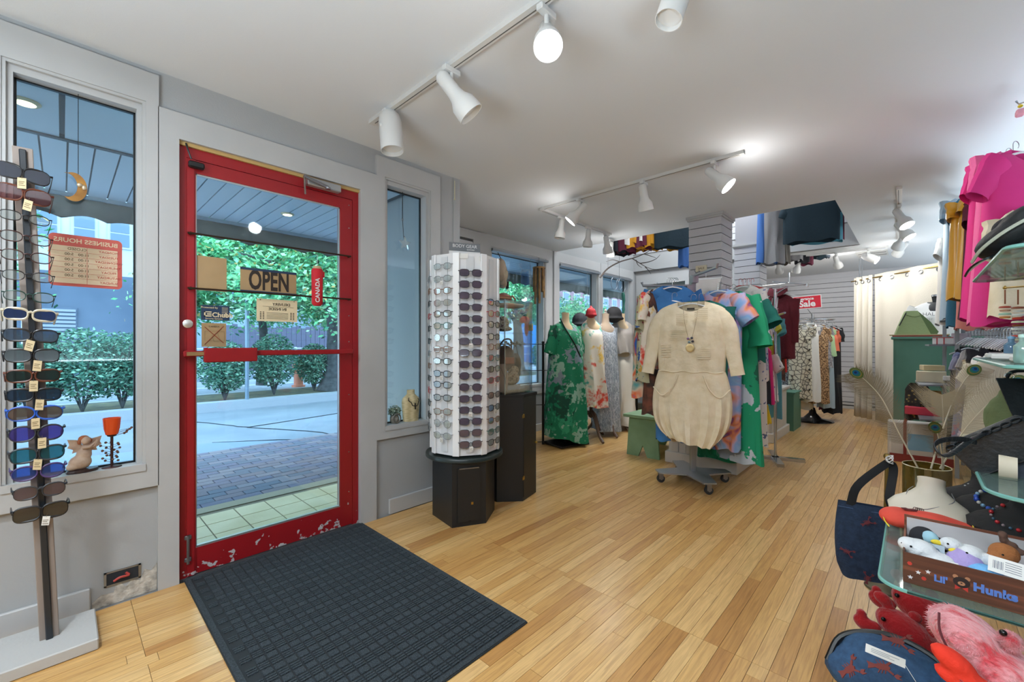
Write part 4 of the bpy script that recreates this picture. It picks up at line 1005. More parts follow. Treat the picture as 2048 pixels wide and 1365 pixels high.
rows = [(362, 'cat_dark', 1, 'large navy lens sunglasses'), (402, 'tort', 1, 'tortoiseshell sunglasses with rose lenses'), (446, 'oval', 0, 'thin clear oval reading glasses with grey frame'), (485, 'oval_brown', 0, 'brown framed oval reading glasses'), (520, 'oval_brown', 0, 'dark brown oval reading glasses'), (558, 'oval', 0, 'slim grey oval reading glasses'), (597, 'oval_green', 0, 'slim green framed reading glasses'), (632, 'white_blue', 0, 'cream framed sunglasses with blue lenses'),
        (672, 'black_blue', 1, 'black sunglasses with steel blue lenses'), (711, 'black_green', 1, 'black sunglasses with smoky green lenses'), (750, 'tort_green', 1, 'tortoiseshell framed green lens sunglasses'), (787, 'black_blue', 1, 'black steel blue sunglasses with paper tag'), (823, 'blue_brown', 1, 'bright blue framed sunglasses with brown lenses'), (862, 'oval_purple', 1, 'oval sunglasses with purple lenses'), (903, 'teal', 1, 'dark framed sunglasses with teal lenses'), (938, 'oval_blue', 0, 'violet framed sunglasses with sky blue lenses'), (976, 'mauve', 0, 'grey framed sunglasses with mauve lenses'), (1017, 'sport', 2, 'wraparound black sport sunglasses')]
for i, (py, st_, tg, lb) in enumerate(rows):
    z = CAM_H - (py - 688) * 1.62 / 851
    f_ = (z - .05) / (top.z - .05)
    x = post.location.x + bot.x + (top.x - bot.x) * f_
    pf = (py - 362) / 660.
    place_glasses(st_, (x - .002, 2.36, z), R(3), lb + ', ' + nth(i, 18) + ' on the post', 'eyewear on the tall post', tg, .014 if i % 2 else .0, -.012, roll=R(4 - 4 * pf + random.uniform(-1.5, 1.5)), scale=(.97, 1.0, 1.5))
    MB().box((x - post.location.x, 2.385 - 2.41, z + .004), (.016, .03, .02), bev=.003).build('nose_rest', m_black, post, smooth=False)

# ---- rotating white eyewear tower
SPX, SPY = 1.925, 2.275
sp = thing('eyewear_tower', 'white octagonal eyewear tower loaded with glasses on the black pedestal', 'display stand', (SPX, SPY, 0))
m_tower = M('tower_white', '#e3e4e6', .35)
z0, z1 = .447, 1.755
def fdir(a): return TOCAM * math.cos(a) + RIGHT * math.sin(a)
RO = .235
core = [(fdir(R(-7 + 45 * k)) * RO) for k in range(8)]
MB().prism([(v.x, v.y) for v in core], z1 - z0, Matrix.Translation((0, 0, z0))).build('body', m_tower, sp, smooth=False)
for k in range(-2, 4):
    a = R(-7 + 45 * k); v = fdir(a) * (RO + .002)
    MB().box((v.x, v.y, (z0 + z1) / 2), (.012, .045, z1 - z0), rz=math.atan2(v.y, v.x), bev=.002).build('corner_strip', m_clear if k == 9 else M('strip_clear_white', '#eceef0', .2), sp, smooth=False)
    a2 = R(-7 + 45 * k + 22.5); v = fdir(a2) * (RO * math.cos(R(22.5)) + .004)
    MB().box((v.x, v.y, (z0 + z1) / 2), (.006, .05, z1 - z0 - .04), rz=math.atan2(v.y, v.x)).build('nose_rail', M('rail_frosted', '#d3d6d9', .3), sp, smooth=False)
# header sign
hd = fdir(R(15)) * .14
hyaw = math.atan2(hd.y, hd.x) + PI / 2 + R(4)
HT = Matrix.Translation((hd.x, hd.y, z1 + .03)) @ Matrix.Rotation(hyaw - 0, 4, 'Z')
MB().box((-.02, 0, .025), (.21, .004, .055), T=HT).build('header_panel', M('header_grey', '#6f7276', .4), sp, smooth=False)
MB().box((-.02, 0, -.015), (.21, .006, .022), T=HT).build('header_strip', m_white, sp, smooth=False)
lettering('BODY GEAR', HT @ basis((-.02, -.0032, .030), (1, 0, 0), (0, 0, 1), (0, -1, 0)), m_white, sp, size=.030)
lettering('eyewear', HT @ basis((.02, -.0032, .010), (1, 0, 0), (0, 0, 1), (0, -1, 0)), m_white, sp, size=.016)
pa = fdir(R(15.5)) * (RO * .95)
for (a, zz) in ((5, .0), (38, -.012)):
    v = fdir(R(a)) * (RO * .97)
    MB().box((v.x, v.y, z1 - .02 + zz), (.003, .055, .032), rz=math.atan2(v.y, v.x)).build('info_card', tagw, sp, smooth=False)
# glasses per face
def face(a_deg, ys, sty, words, grp, tags=(), spread=.05, flip=False, out=.0):
    a = R(a_deg); v = fdir(a); rz = math.atan2(v.y, v.x) + PI / 2
    n = len(ys)
    for i, py in enumerate(ys):
        p = Vector((SPX, SPY, 0)) + v * (RO * math.cos(R(22.5)) + .030 + out); d = p.x * FX + p.y * FY
        z = CAM_H - (py - 688) * d / 851
        s = sty[i % len(sty)]
        nm = STY_NAMES[s]
        place_glasses(s, (p.x, p.y, z), rz, '%s, %s, %s' % (nm, nth(i, n), words), grp, 2 if i in tags else 0, .0, -.01, roll=random.uniform(-.03, .03), pitch=0, scale=(1.12, 1.0, 1.32))
STY_NAMES = {'sun_rect': 'plum lens rectangular sunglasses', 'sun_round': 'plum lens rounded sunglasses', 'read_black': 'black reading glasses', 'read_grey': 'thin silver reading glasses', 'read_tort': 'tan tortoiseshell reading glasses', 'read_teal': 'teal reading glasses', 'read_round': 'round silver reading glasses', 'read_red': 'red reading glasses'}
for k_ in ('sun_rect', 'sun_round'): glasses_meshes(k_ + '', *styles[k_])
ysf = [546 + 22.9 * i for i in range(16)]
face(15.5, ysf, ['sun_rect'] * 9 + ['sun_round'] * 2 + ['sun_rect'] * 5, 'white tower front face', 'sunglasses on the white tower', (6, 12, 15))
ysl = [533, 558, 582, 606, 628, 652, 676, 699, 723, 748, 770, 796, 824, 848, 872]
face(-29.5, ysl, ['read_grey', 'read_grey', 'read_tort', 'read_grey', 'read_black', 'read_teal', 'read_round', 'read_tort', 'read_black', 'read_black', 'read_black', 'read_black', 'read_tort', 'read_round', 'read_grey'], 'white tower left face', 'reading glasses on the white tower', (1, 7, 9, 12, 14))
face(-74.5, [560 + 24.5 * i for i in range(13)], ['read_grey', 'read_tort', 'read_black', 'read_red', 'read_black', 'read_black'], 'tower window side', 'reading glasses on the window side of the tower', (0, 3, 8, 11))
face(60.5, [606, 628, 650, 674, 694, 716, 738, 760, 790, 815, 840, 862, 883], ['read_black', 'read_red', 'read_black', 'read_black', 'read_tort', 'read_teal'], 'tower room side', 'glasses on the room side of the tower', (7, 9, 12))
# black pedestal
m_lam = M('black_laminate', '#1c1e20', .42, bump=.04, bscale=90); m_lam2 = M('black_door_edge', '#0c0d0e', .6)
ped = thing('pedestal_cabinet', 'black hexagonal cabinet with round top under the white eyewear tower', 'cabinet', (SPX, SPY, 0))
hexp = [Vector((1.742, 2.396, 0)), Vector((1.699, 2.13, 0)), Vector((1.899, 2.029, 0)), Vector((2.094, 2.15, 0)), Vector((2.137, 2.41, 0)), Vector((1.93, 2.53, 0))]
hc = [v - Vector((SPX, SPY, 0)) for v in hexp]
MB().prism([(v.x, v.y) for v in hc], .405).build('body', m_lam, ped, smooth=False)
MB().lathe([(0, 0), (.262, 0), (.266, .004), (.266, .022), (.262, .027), (0, .027)], (0, 0, .407), n=48).build('top', M('black_top', '#26302f', .3), ped)
a_, b__ = hc[1], hc[2]; u_ = (b__ - a_).normalized(); nrm = Vector((u_.y, -u_.x, 0))
if nrm.dot(TOCAM) < 0: nrm = -nrm
DT = basis(a_ + u_ * .035 + nrm * .001, u_, Vector((0, 0, 1)), nrm)
dl = (b__ - a_).length - .075
MB().box((dl / 2, .20, .002), (dl + .006, .346, .004), T=DT).build('door_gap', m_lam2, ped, smooth=False)
dr = MB().box((dl / 2, .20, .005), (dl, .34, .006), T=DT).build('door', m_lam, ped, smooth=False)
MB().box((dl / 2, .372, .009), (dl - .02, .006, .008), T=DT).build('edge_pull', m_steel, dr, smooth=False)
MB().box((dl / 2 + .02, .145, .009), (.014, .016, .002), T=DT).build('latch_plate', M('brass', '#b89548', .35, .9), dr, smooth=False)
MB().prism([(dl / 2 - .008, .03), (dl / 2 + .016, .03), (dl / 2 + .010, .038), (dl / 2 - .002, .038)], .0005, T=DT @ Matrix.Translation((0, 0, .0082))).build('chip', m_lam2, dr, smooth=False)

# ---- taller black cabinet with acrylic case
tc_ = thing('tall_cabinet', 'tall black faceted cabinet behind the white eyewear tower', 'cabinet', (2.36, 2.36, 0))
hx = [Vector((2.215, 2.42, 0)), Vector((2.205, 2.24, 0)), Vector((2.353, 2.112, 0)), Vector((2.566, 2.166, 0)), Vector((2.60, 2.45, 0)), Vector((2.34, 2.56, 0))]
hh_ = [v - Vector((2.36, 2.36, 0)) for v in hx]
CT = .793
MB().prism([(v.x, v.y) for v in hh_], CT - .02).build('body', m_lam, tc_, smooth=False)
MB().prism([(v.x * 1.03, v.y * 1.03) for v in hh_], .022, Matrix.Translation((0, 0, CT - .022))).build('top', m_lam2, tc_, smooth=False)
u_ = (hh_[3] - hh_[2]).normalized(); nrm = Vector((u_.y, -u_.x, 0)); nrm = nrm if nrm.dot(TOCAM) > 0 else -nrm
MB().box((0, .38, .002), (.003, .70, .004), T=basis(hh_[2] + u_ * .004, u_, Vector((0, 0, 1)), nrm)).build('door_gap', m_lam2, tc_, smooth=False)
for z in (.17, .63):
    MB().box((.0, z, .004), (.03, .022, .004), T=basis(hh_[2], u_, Vector((0, 0, 1)), nrm)).box((.0, z + .014, .006), (.014, .008, .006), T=basis(hh_[2], u_, Vector((0, 0, 1)), nrm)).build('hinge', M('brass', '#b89548', .35, .9), tc_, smooth=False)
MB().lathe([(0, 0), (.008, 0), (.011, .012), (.006, .02), (0, .021)], n=12, T=basis(hh_[2] + u_ * .20 + Vector((0, 0, .40)), u_, Vector((0, 0, 1)), nrm)).build('knob', M('brass', '#b89548', .35, .9), tc_)
# acrylic case (two storeys)
ac = thing('acrylic_case', 'clear two storey acrylic showcase on the tall black cabinet', 'showcase', (2.38, 2.33, CT))
m_edge = glass('acrylic_edge', (.85, .9, .9), .4, .25, '#c4d2d0')
def acbox(mb, x0, x1, y0, y1, z0, z1, t=.004):
    mb.bb(x0, x1, y0, y0 + t, z0, z1).bb(x0, x1, y1 - t, y1, z0, z1).bb(x0, x0 + t, y0 + t, y1 - t, z0, z1).bb(x1 - t, x1, y0 + t, y1 - t, z0, z1).bb(x0 + t, x1 - t, y0 + t, y1 - t, z1 - t, z1)
CH = 1.17 + (688 - 604) * 3.33 / 851 - CT; HM = 1.17 + (688 - 668) * 3.33 / 851 - CT
for z in (.004, .35, HM, CH - .006):
    MB().bb(-.15, .15, -.15, .15, z, z + .006).build('shelf', m_clear, ac, smooth=False)
for (x0, x1, y0, y1) in ((-.15, .15, -.15, -.146), (-.15, .15, .146, .15), (-.15, -.146, -.146, .146), (.146, .15, -.146, .146)):
    MB().bb(x0, x1, y0, y1, .012, CH - .006).build('pane', m_clear, ac, smooth=False)
eg = MB()
for x in (-.15, .15):
    for y in (-.15, .15): eg.bb(x - .003, x + .003, y - .003, y + .003, 0, CH)
eg.build('edge', m_edge, ac, smooth=False)
MB().bb(-.07, .13, -.05, .13, .011, .05).build('riser', m_white, ac, smooth=False)
def onac(dx, dy, z): return (2.38 + dx, 2.33 + dy, CT + z)
# things in the case
bg_ = thing('brown_handbag', 'brown slouchy handbag inside the acrylic showcase', 'handbag', onac(.02, .02, HM - .30))
mbr = M('brown_leather', '#6b4a38', .6, col2='#4f372b', scale=10, bump=.3)
blob('body', [((0, 0, .09), (.12, .055, .09)), ((0, 0, .15), (.10, .04, .06))], mbr, bg_, .006)
MB().tube(curve([(-.08, 0, .17), (-.04, -.03, .25), (.04, -.03, .25), (.08, 0, .17)], 14), .007, 8).build('handle', mbr, bg_)
MB().box((0, -.056, .09), (.10, .008, .05), bev=.003).build('rust_pocket', M('rust_leather', '#a5583a', .6), bg_)
ne = thing('jewellery_neck', 'pale necklace form inside the showcase, brown pendant on it', 'bust', onac(-.07, -.04, .012))
MB().lathe([(0, 0), (.055, 0), (.06, .05), (.062, .12), (.05, .16), (.03, .18), (.027, .21), (0, .211)], n=20, sy=.5).build('torso', M('linen_bust', '#c4ab94', .85), ne)
MB().tube(curve([(-.035, -.02, .185), (-.015, -.033, .13), (0, -.036, .09), (.015, -.033, .13), (.035, -.02, .185)], 14), .0016, 5).tube([(0, -.036, .09), (0, -.036, .06)], .003, 5).build('pendant', M('dark_cord', '#4a3427', .6), ne)
sc2 = tag(blob('animal_print_scarf', [((0, 0, .05), (.07, .06, .055)), ((.03, .01, .11), (.05, .04, .04)), ((-.03, 0, .02), (.06, .05, .02))], M('animal_print', '#5a4a3c', .8, kind='voronoi', cols=['#2a221c', '#8c735a', '#c9b394', '#3a2f28'], scale=45), None, .006, onac(.06, -.02, .055)), 'folded animal print scarf inside the showcase, on the white riser', 'scarf')
ht2 = tag(blob('patterned_hat', [((0, 0, .03), (.08, .075, .02)), ((0, 0, .075), (.055, .05, .05)), ((-.02, -.02, .11), (.03, .03, .02))], M('patterned_knit', '#5b4a4a', .9, kind='voronoi', cols=['#221b1b', '#9b8468', '#c8c0b0', '#3c2a2a', '#b04040'], scale=40), None, .006, onac(-.04, -.02, HM + .006)), 'patterned knit hat in the upper storey of the showcase', 'hat')
sb = MB(); rnd = random.Random(5)
for k in range(30): sb.ring([(rnd.uniform(-.12, .12) + .01 * math.cos(q), rnd.uniform(-.02, .0) - .10, .013 + .0 + .006 * (1 + math.sin(q)) + (k % 2) * HM * 0) for q in [j * 1.05 for j in range(6)]] if False else [(x_ + .010 * math.cos(q), y_, .02 + .010 * math.sin(q)) for q in [j * .785 for j in range(8)] for (x_, y_) in [((k * 37 % 25 - 12) * .01, -.13 + (k * 13 % 5) * .01)]], .0018, 5)
tag(sb.build('bangles', M('bangle_mix', '#b09a78', .3, .6), None, onac(0, 0, -.005)), 'row of small gold bangles along the case front', 'bracelet', kind='stuff')
bt_ = MB()
for k in range(34): bt_.ring([((k * 29 % 24 - 12) * .01 + .008 * math.cos(q), -.12 + (k * 7 % 6) * .012, .365 + .008 * math.sin(q) + (k % 3) * .012) for q in [j * .785 for j in range(8)]], .0026, 5)
tag(bt_.build('trinkets', M('trinket_dark', '#4a4440', .3, .5), None, onac(0, 0, -.0)), 'tangled dark jewellery on the glass shelf of the showcase', 'jewellery', kind='stuff')
# on top of the case and beside it
wd = thing('striped_clutch', 'brown and rust striped clutch lying on top of the showcase', 'clutch', onac(-.01, .0, CH))
blob('body', [((0, 0, .035), (.065, .04, .035)), ((.05, 0, .03), (.03, .035, .028))], M('stripe_clutch', '#7a4a38', .7, kind='stripes', cols=['#4d3b33', '#b0684a', '#6e4034', '#c89a78'], scale=14, stretch=(1.2, 0, .4)), wd, .005)
MB().tube([(.06, -.03, .05), (.09, -.04, .02), (.085, -.04, .0)], .006, 6).build('tassel', M('rust_tassel', '#a34a34', .7), wd)
fo = thing('folded_fabric', 'cream folded cloth lying in the upper showcase edge', 'cloth', onac(.03, -.02, CH - .05))
MB().box((0, 0, .02), (.22, .14, .03), bev=.01).build('folds', M('cream_fold', '#d6c09a', .8), fo)
rf = thing('red_fabric_flower', 'red fabric flower hung beside the showcase', 'ornament', (2.62, 2.33, CT + HM + .02))
blob('petals', [((0, 0, .10), (.055, .03, .03)), ((.02, 0, .03), (.02, .02, .07)), ((-.03, 0, .09), (.03, .03, .02))], M('coral_red', '#e0383c', .7), rf, .006)
yb = thing('yellow_purse', 'tiny yellow purse hung beside the red flower', 'purse', (2.54, 2.20, CT + HM + .05))
MB().box((0, 0, 0), (.05, .02, .055), bev=.008).build('body', M('mustard_purse', '#dcb24a', .6), yb); MB().tube([(-.02, 0, .027), (0, 0, .08), (.02, 0, .027)], .002, 5).build('handle', M('mustard_purse', '#dcb24a', .6), yb)
# hat hanging behind the tower
hb = thing('beige_hats', 'beige caps hanging by the window edge behind the white tower', 'hat', atY(1000, 535, 3.58)); hb.scale = (1.22,) * 3
mbg = M('beige_canvas', '#b7a894', .85, bump=.3)
for k in range(3): blob('cap_crown', [((.035 * k, .02 * k, -.03 * k), (.05, .07, .09)), ((.035 * k + .01, .02 * k, -.03 * k - .09), (.018, .06, .05))], mbg, hb, .008)
MB().tube([(-.03, 0, .14), (.0, 0, .10), (.04, .0, .06)], .004, 6).build('hook', m_black, hb)
MB().bb(.10, .105, -.02, .02, -.20, -.13).build('hang_tag', M('tag_dark', '#3a3330', .7), hb, smooth=False)
tag(MB().box((0, 0, 0), (.025, .015, .75), bev=.004).build('blue_scarf', M('turquoise_scarf', '#4a90b8', .7, bump=.4), None, atY(990, 600, 3.62)), 'narrow turquoise scarf hanging behind the white tower', 'scarf')
# black metal rack of rods
rk = thing('black_pole_rack', 'slender black pole rack with thin cross rods beside the tall cabinet', 'rack', (3.05, 2.55, 0))
pA = atZ(1086, 889, 0); rk.location = (pA.x, pA.y, 0)
MB().tube([(0, 0, 0), (0, 0, 1.17 - .0 + 3 * .004)], .014, 10).lathe([(0, 0), (.02, 0), (.018, .012), (.008, .02), (0, .021)], (0, 0, 1.18), n=12).build('pole', M('pole_black', '#2c2a28', .35, .6), rk)
MB().tube([(-.42, .30, 0), (-.42, .30, 1.18)], .014, 10).build('pole', M('pole_black', '#2c2a28', .35, .6), rk)
for z in (.03, .46, .86, 1.165): MB().tube([(-.45, .32, z), (.04, -.03, z)], .005, 6).tube([(-.02, -.035, z), (.035, .035, z)], .004, 6).build('cross_rod', M('pole_black', '#2c2a28', .35, .6), rk)
bk = thing('black_bag', 'black bag hanging from the slender rack', 'bag', (pA.x - .28, pA.y + .18, .93)); bk.name = 'black_bag'
blob('body', [((0, 0, 0), (.09, .05, .14)), ((0, 0, -.1), (.08, .05, .06))], M('bag_black', '#1b1a1b', .6), bk, .01)
MB().tube([(-.05, 0, .10), (0, 0, .24), (.05, 0, .10)], .006, 6).build('strap', m_black, bk)
cp = thing('round_hat', 'round black hat hanging low on the slender rack', 'hat', (pA.x - .24, pA.y + .12, .30)); blob('crown', [((0, 0, 0), (.06, .09, .11))], M('bag_black', '#1b1a1b', .6), cp, .01)
MB().tube([(0, 0, .1), (.05, -.03, .17), (.10, -.06, .04)], .004, 5).build('strap', m_black, cp)
# wind chimes in the nearest recess window
c = atY(1078, 530, 3.58)
ch = thing('wind_chime', 'bamboo wind chime hanging in the nearest recessed window', 'wind chime', (c.x, 3.58, 0)); mb_ = M('bamboo', '#9a7540', .6, col2='#6e4e2a', scale=12)
zt = atY(1078, 538, 3.58).z
MB().lathe([(0, 0), (.085, 0), (.085, .02), (0, .021)], (0, 0, zt), n=20).build('top_disc', mb_, ch)
for k in range(8):
    a = k * PI / 4; ln_ = .30 + .08 * (k % 3)
    MB().tube([(.065 * math.cos(a), .065 * math.sin(a), zt), (.065 * math.cos(a), .065 * math.sin(a), zt - ln_)], .016, 8).build('bamboo_tube', mb_, ch)
MB().tube([(0, 0, zt + .02), (0, 0, 2.3)], .0015, 4).build('cord', m_black, ch)
# wire ring ornament in the corner window
c = atY(1233, 570, 3.55)
wo_ = thing('wire_mobile', 'wire ring mobile hanging before the corner window', 'mobile', (c.x, 3.5, c.z))
for dx, r_ in ((-.16, .10), (.09, .12), (0, .09)): MB().ring([(dx + r_ * math.cos(k * .35), .0, r_ * math.sin(k * .35)) for k in range(18)], .004, 5).build('ring', m_steel, wo_)
MB().tube([(0, 0, .08), (0, 0, 3.61 - c.z)], .002, 5).build('cord', m_black, wo_)
MB().tube(curve([(.12, 0, -.12), (.15, .0, -.3), (.12, 0, -.5)], 8), [.02, .035, .03, .03, .02, .02, .03, .02, .01], 6).build('pendant_bird', M('jade', '#2f6f60', .5), wo_)
# ================================================================ GARMENTS
def garment_mb(W, L, hem, dep=.05, neck=.08, drop=.06, sl=.25, sang=18, sr=(.075, .055), wav=.10, folds=7, ph=0., waist=None, cap=None, slim=1., hemdrop=0., bubble=0., strap=False, nz=26):
    m = MB(); n = 40; vs, fs = [], []
    for j in range(nz + 1):
        t = j / nz; zt = -L * t
        if -zt < .07: w_ = neck + (W - neck) * min(1, (-zt / .07)) ** .7
        else:
            q = (-zt - .07) / (L - .07)
            wst = waist if waist is not None else (W + hem) / 2
            w_ = W * .96 * (1 - q) ** 2 + 2 * q * (1 - q) * wst + hem * q * q
            if bubble: w_ += bubble * math.sin(PI * min(1, max(0, (q - .35) / .65))) ** 1.3
        d_ = (.012 + (dep - .012) * min(1, -zt / .18)) * (1 + .35 * t)
        for k in range(n):
            a = 2 * PI * k / n; c, s = math.cos(a), math.sin(a)
            am = wav * max(0, t - .12) * (1 + .3 * math.sin(3 * a + ph))
            f = 1 + am * math.sin(folds * a + ph + 1.2 * math.sin(zt * 6 + ph))
            x = w_ * math.copysign(abs(c) ** .9, c) * (1 + am * .25 * math.sin(folds * a * .5 + ph)); y = d_ * math.copysign(abs(s) ** .8, s) * f * (1 + 1.6 * am)
            z = zt
            if s < 0 and abs(x) < neck * 1.3 and -zt < .13: z -= drop * (1 - (-zt / .13)) * (1 - (x / (neck * 1.3)) ** 2)
            z -= hemdrop * t ** 4 * (c * .5 + .5) + .012 * t * math.sin(folds * a * .7 + ph)
            vs.append((x, y, z))
    for j in range(nz):
        for k in range(n):
            a = j * n + k; b = j * n + (k + 1) % n; fs.append((a, a + n, b + n, b))
    m.add(vs, fs)
    if sl:
        for s in (-1, 1):
            pts = []; rs = []
            an = R(sang)
            for k in range(9):
                u = k / 8
                pts.append((s * (W * .80 + math.sin(an) * sl * u + .015 * math.sin(u * 3 + ph)), .004 * math.sin(u * 9 + ph), -.055 - math.cos(an) * sl * u - (1 - u) * .01))
                rs.append((sr[0] * (1 - u) + sr[1] * u) * (1 + .06 * math.sin(u * 14 + ph)))
            m.tube(pts, rs, 12, cap=False, flat=.55, up=(1, 0, 0))
    return m
m_hang = M('hanger_clear', '#dfe3e6', .2); m_hangr = M('hanger_red', '#c23a34', .4); m_wire = M('hanger_wire', '#b8bcc0', .25, 1.)
def hanger_mb(W=.19):
    bar = MB(); bar.tube(curve([(-W, 0, -.055), (-W * .6, 0, -.03), (0, 0, 0), (W * .6, 0, -.03), (W, 0, -.055)], 14), .006, 6, flat=.7)
    hk = MB(); hk.tube([(0, 0, 0), (0, 0, .03)] + [(.02 - .02 * math.cos(R(a)), 0, .05 + .02 * math.sin(R(a))) for a in range(0, 230, 25)], .0018, 6)
    return bar, hk
_b, _h = hanger_mb()
HB = {m.name: _b.mesh('shoulder_bar', m) for m in (m_hang, m_hangr, m_wire)}; HK = {m_wire.name: _h.mesh('hook', m_wire), m_hangr.name: _h.mesh('hook', m_hangr)}
def hanger(loc, yaw, mat=m_hang, label='clear hanger on the clothes racks', group='clear hangers'):
    o = thing('clothes_hanger', label, 'hanger', loc, yaw, group)
    link('shoulder_bar', HB[mat.name], o); link('hook', HK.get(mat.name, HK[m_wire.name]), o)
    return o
def yawcam(px, off=0.):
    d = ray(px, 688); return math.atan2(-d.y, -d.x) + PI / 2 + R(off)
def hang(name, label, cat, px, depth, ytop, ybot, mat, off=0., W=.21, hem=.24, group=None, hg=m_hang, mk=True, **k):
    """hang a garment so that its collar is at (px, ytop) and its hem at ybot at the given distance"""
    p = atD(px, ytop, depth); L = (ybot - ytop) * depth / 851
    yw = yawcam(px, off)
    if name.endswith('_top'): name = name[:-4] + '_blouse'
    mb = garment_mb(W, L, hem, ph=px * .37, **k)
    o = mb.build(name, mat, None, p, rot=(0, 0, yw)); tag(o, label, cat, group)
    if mk and hg: hanger(p + Vector((0, 0, -.010)), yw, hg, ('red' if hg is m_hangr else 'clear') + ' hanger of the ' + ' '.join(label.split()[:12]), None)
    return o
# cloth
c_cream = M('cream_linen', '#eadfc6', .9, col2='#e0d3b4', scale=14, bump=.55, bscale=22)
c_greenf = flower('green_floral', '#0e7a56', ['#8fb8a6', '#0b4a3a', '#7d8c98', '#2f9a72', '#0e7a56', '#a8b8a0'], 7, .46, .12, .35)
c_greenbig = flower('green_big_floral', '#14966a', ['#b9c4cc', '#14966a', '#8d9aa8', '#0c5c46', '#14966a'], 5, .42, .03)
c_multi = flower('multicolour_print', '#f0e8da', ['#3f63b0', '#e0503c', '#f0c860', '#f0e8da', '#58b0a0', '#d8405c', '#e07a30', '#8fb4dc'], 6, .28, .34, .35)
c_greyw = M('grey_streak_print', '#8a95a3', .9, kind='noise', cols=[(.3, '#4d5865'), (.42, '#b4bcc8'), (.5, '#69747f'), (.58, '#cfd5dc'), (.7, '#5d6875')], scale=10, stretch=(8, 8, 1.2), detail=5)
c_grey = M('taupe_jersey', '#9c958f', .85, bump=.3, bscale=30); c_whitep = M('ivory_trouser', '#d6d0c4', .85, bump=.25, bscale=20)
c_blue = M('blue_jersey', '#3f7fbf', .85, col2='#336da8', scale=6, bump=.3, bscale=20)
c_purp = dyed('lilac_floral', ['#6a4fa0', '#9c7ab8', '#8fb4dc', '#7fa8dc', '#b9a8c8', '#d88a60', '#8a3f70', '#5c8cc8'], 4.5)
c_mult2 = dyed('bright_swirl', ['#2b62b8', '#2b62b8', '#e8703c', '#d8c8b0', '#39a0a8', '#e83c50', '#8fc050'], 4)
c_mult3 = flower('leaf_print', '#b8b89a', ['#2f7f5a', '#3c5f9c', '#c8a048', '#8f3c50', '#5f9c7c'], 12, .4, .06)
c_dark = M('dark_print', '#3b302c', .85, col2='#7c4a3a', scale=14)
c_teal = M('teal_crepe', '#0e6a60', .8, bump=.3, bscale=20); c_teal2 = M('dusty_teal', '#4f8fa0', .85, bump=.6, bscale=14)
c_wprint = flower('white_sprig', '#e4e2e0', ['#7f8cb8', '#e4e2e0', '#5f6890', '#e4e2e0'], 14, .26, .02)
c_white = M('white_cotton', '#e6e4e0', .85, bump=.3, bscale=20)
c_yellow = M('lime_yellow', '#c9c648', .85, bump=.3, bscale=20); c_ylw = M('strong_yellow', '#e8c41c', .8)
c_pink = M('hot_pink', '#d82c7c', .8, bump=.3, bscale=18); c_blk = M('soft_black', '#1b1d24', .9, bump=.3, bscale=20)
c_navy = M('navy_fleece', '#12161f', .95, bump=.3, bscale=60); c_maroon = M('maroon_fleece', '#6a1f2c', .92, bump=.35, bscale=60, col2='#5e1a26', scale=8)
c_red = M('red_cotton', '#d0261c', .8); c_snake = M('snake_print', '#cfc9b6', .8, kind='edge', cols=[(0., '#4c463e'), (.05, '#6c665c'), (.09, '#d2ccb8'), (1., '#e2dcc8')], scale=18)
c_leo = M('leopard_print', '#a8845c', .8, kind='voronoi', cols=['#2b2018', '#5c4028', '#b8926a', '#c8a880'], scale=55)
c_mustard = M('mustard_jersey', '#c98c18', .8, bump=.25, bscale=16); c_wine = M('wine_jersey', '#5a1830', .85, bump=.25); c_dnavy = M('deep_petrol', '#0d2530', .9, bump=.25, bscale=30)
c_grey2 = M('grey_marl', '#8b8a8c', .9, bump=.2); c_denim = M('bright_denim', '#3a66a8', .85, bump=.2); c_floralblue = flower('blue_floral', '#b0b4c4', ['#46589c', '#8f98b8', '#d8d4d0', '#6a3c50'], 11, .42, .06)
c_mint = M('mint_tee', '#a8c89c', .85); c_coral = M('coral_tee', '#c8664c', .85); c_ltblue = M('pale_blue_shirt', '#a8bccc', .85, bump=.25, bscale=14)

# ------------------------------------------------ main four-way rack
RKX, RKY = 3.66, 1.36
rk4 = thing('garment_rack', 'grey steel four arm garment rack on casters, holding the cream dress', 'clothes rack', (RKX, RKY, 0), R(43.4))
m_rack = M('rack_steel', '#9ea3a8', .35, .7)
MB().box((0, 0, .92), (.042, .042, 1.66), bev=.004).build('post', m_rack, rk4, smooth=False)
MB().prism([(-.32, -.05), (-.10, -.09), (-.05, -.30), (.05, -.30), (.10, -.09), (.32, -.05), (.32, .05), (.10, .09), (.05, .30), (-.05, .30), (-.10, .09), (-.32, .05)], .012, Matrix.Translation((0, 0, .085))).build('base_plate', m_rack, rk4, smooth=False)
for (x, y) in ((.29, 0), (-.29, 0), (0, .27), (0, -.27)):
    c_ = MB().tube([(x - .012, y, .032), (x + .012, y, .032)], .032, 14).build('caster', M('caster_rubber', '#2b2c2e', .6), rk4)
    MB().bb(x - .018, x - .013, y - .018, y + .018, .03, .085).bb(x + .013, x + .018, y - .018, y + .018, .03, .085).tube([(x - .02, y, .032), (x + .02, y, .032)], .01, 8).build('caster_fork', m_steel, c_)
for (dx, dy, h) in ((-1, 0, 1.74), (1, 0, 1.66), (0, -1, 1.56), (0, 1, 1.66)):
    MB().tube([(0, 0, h), (dx * .42, dy * .42, h), (dx * .43, dy * .43, h + .03)], .011, 8).box((dx * .03, dy * .03, h - .03), (.05, .05, .06)).build('arm', m_rack, rk4)
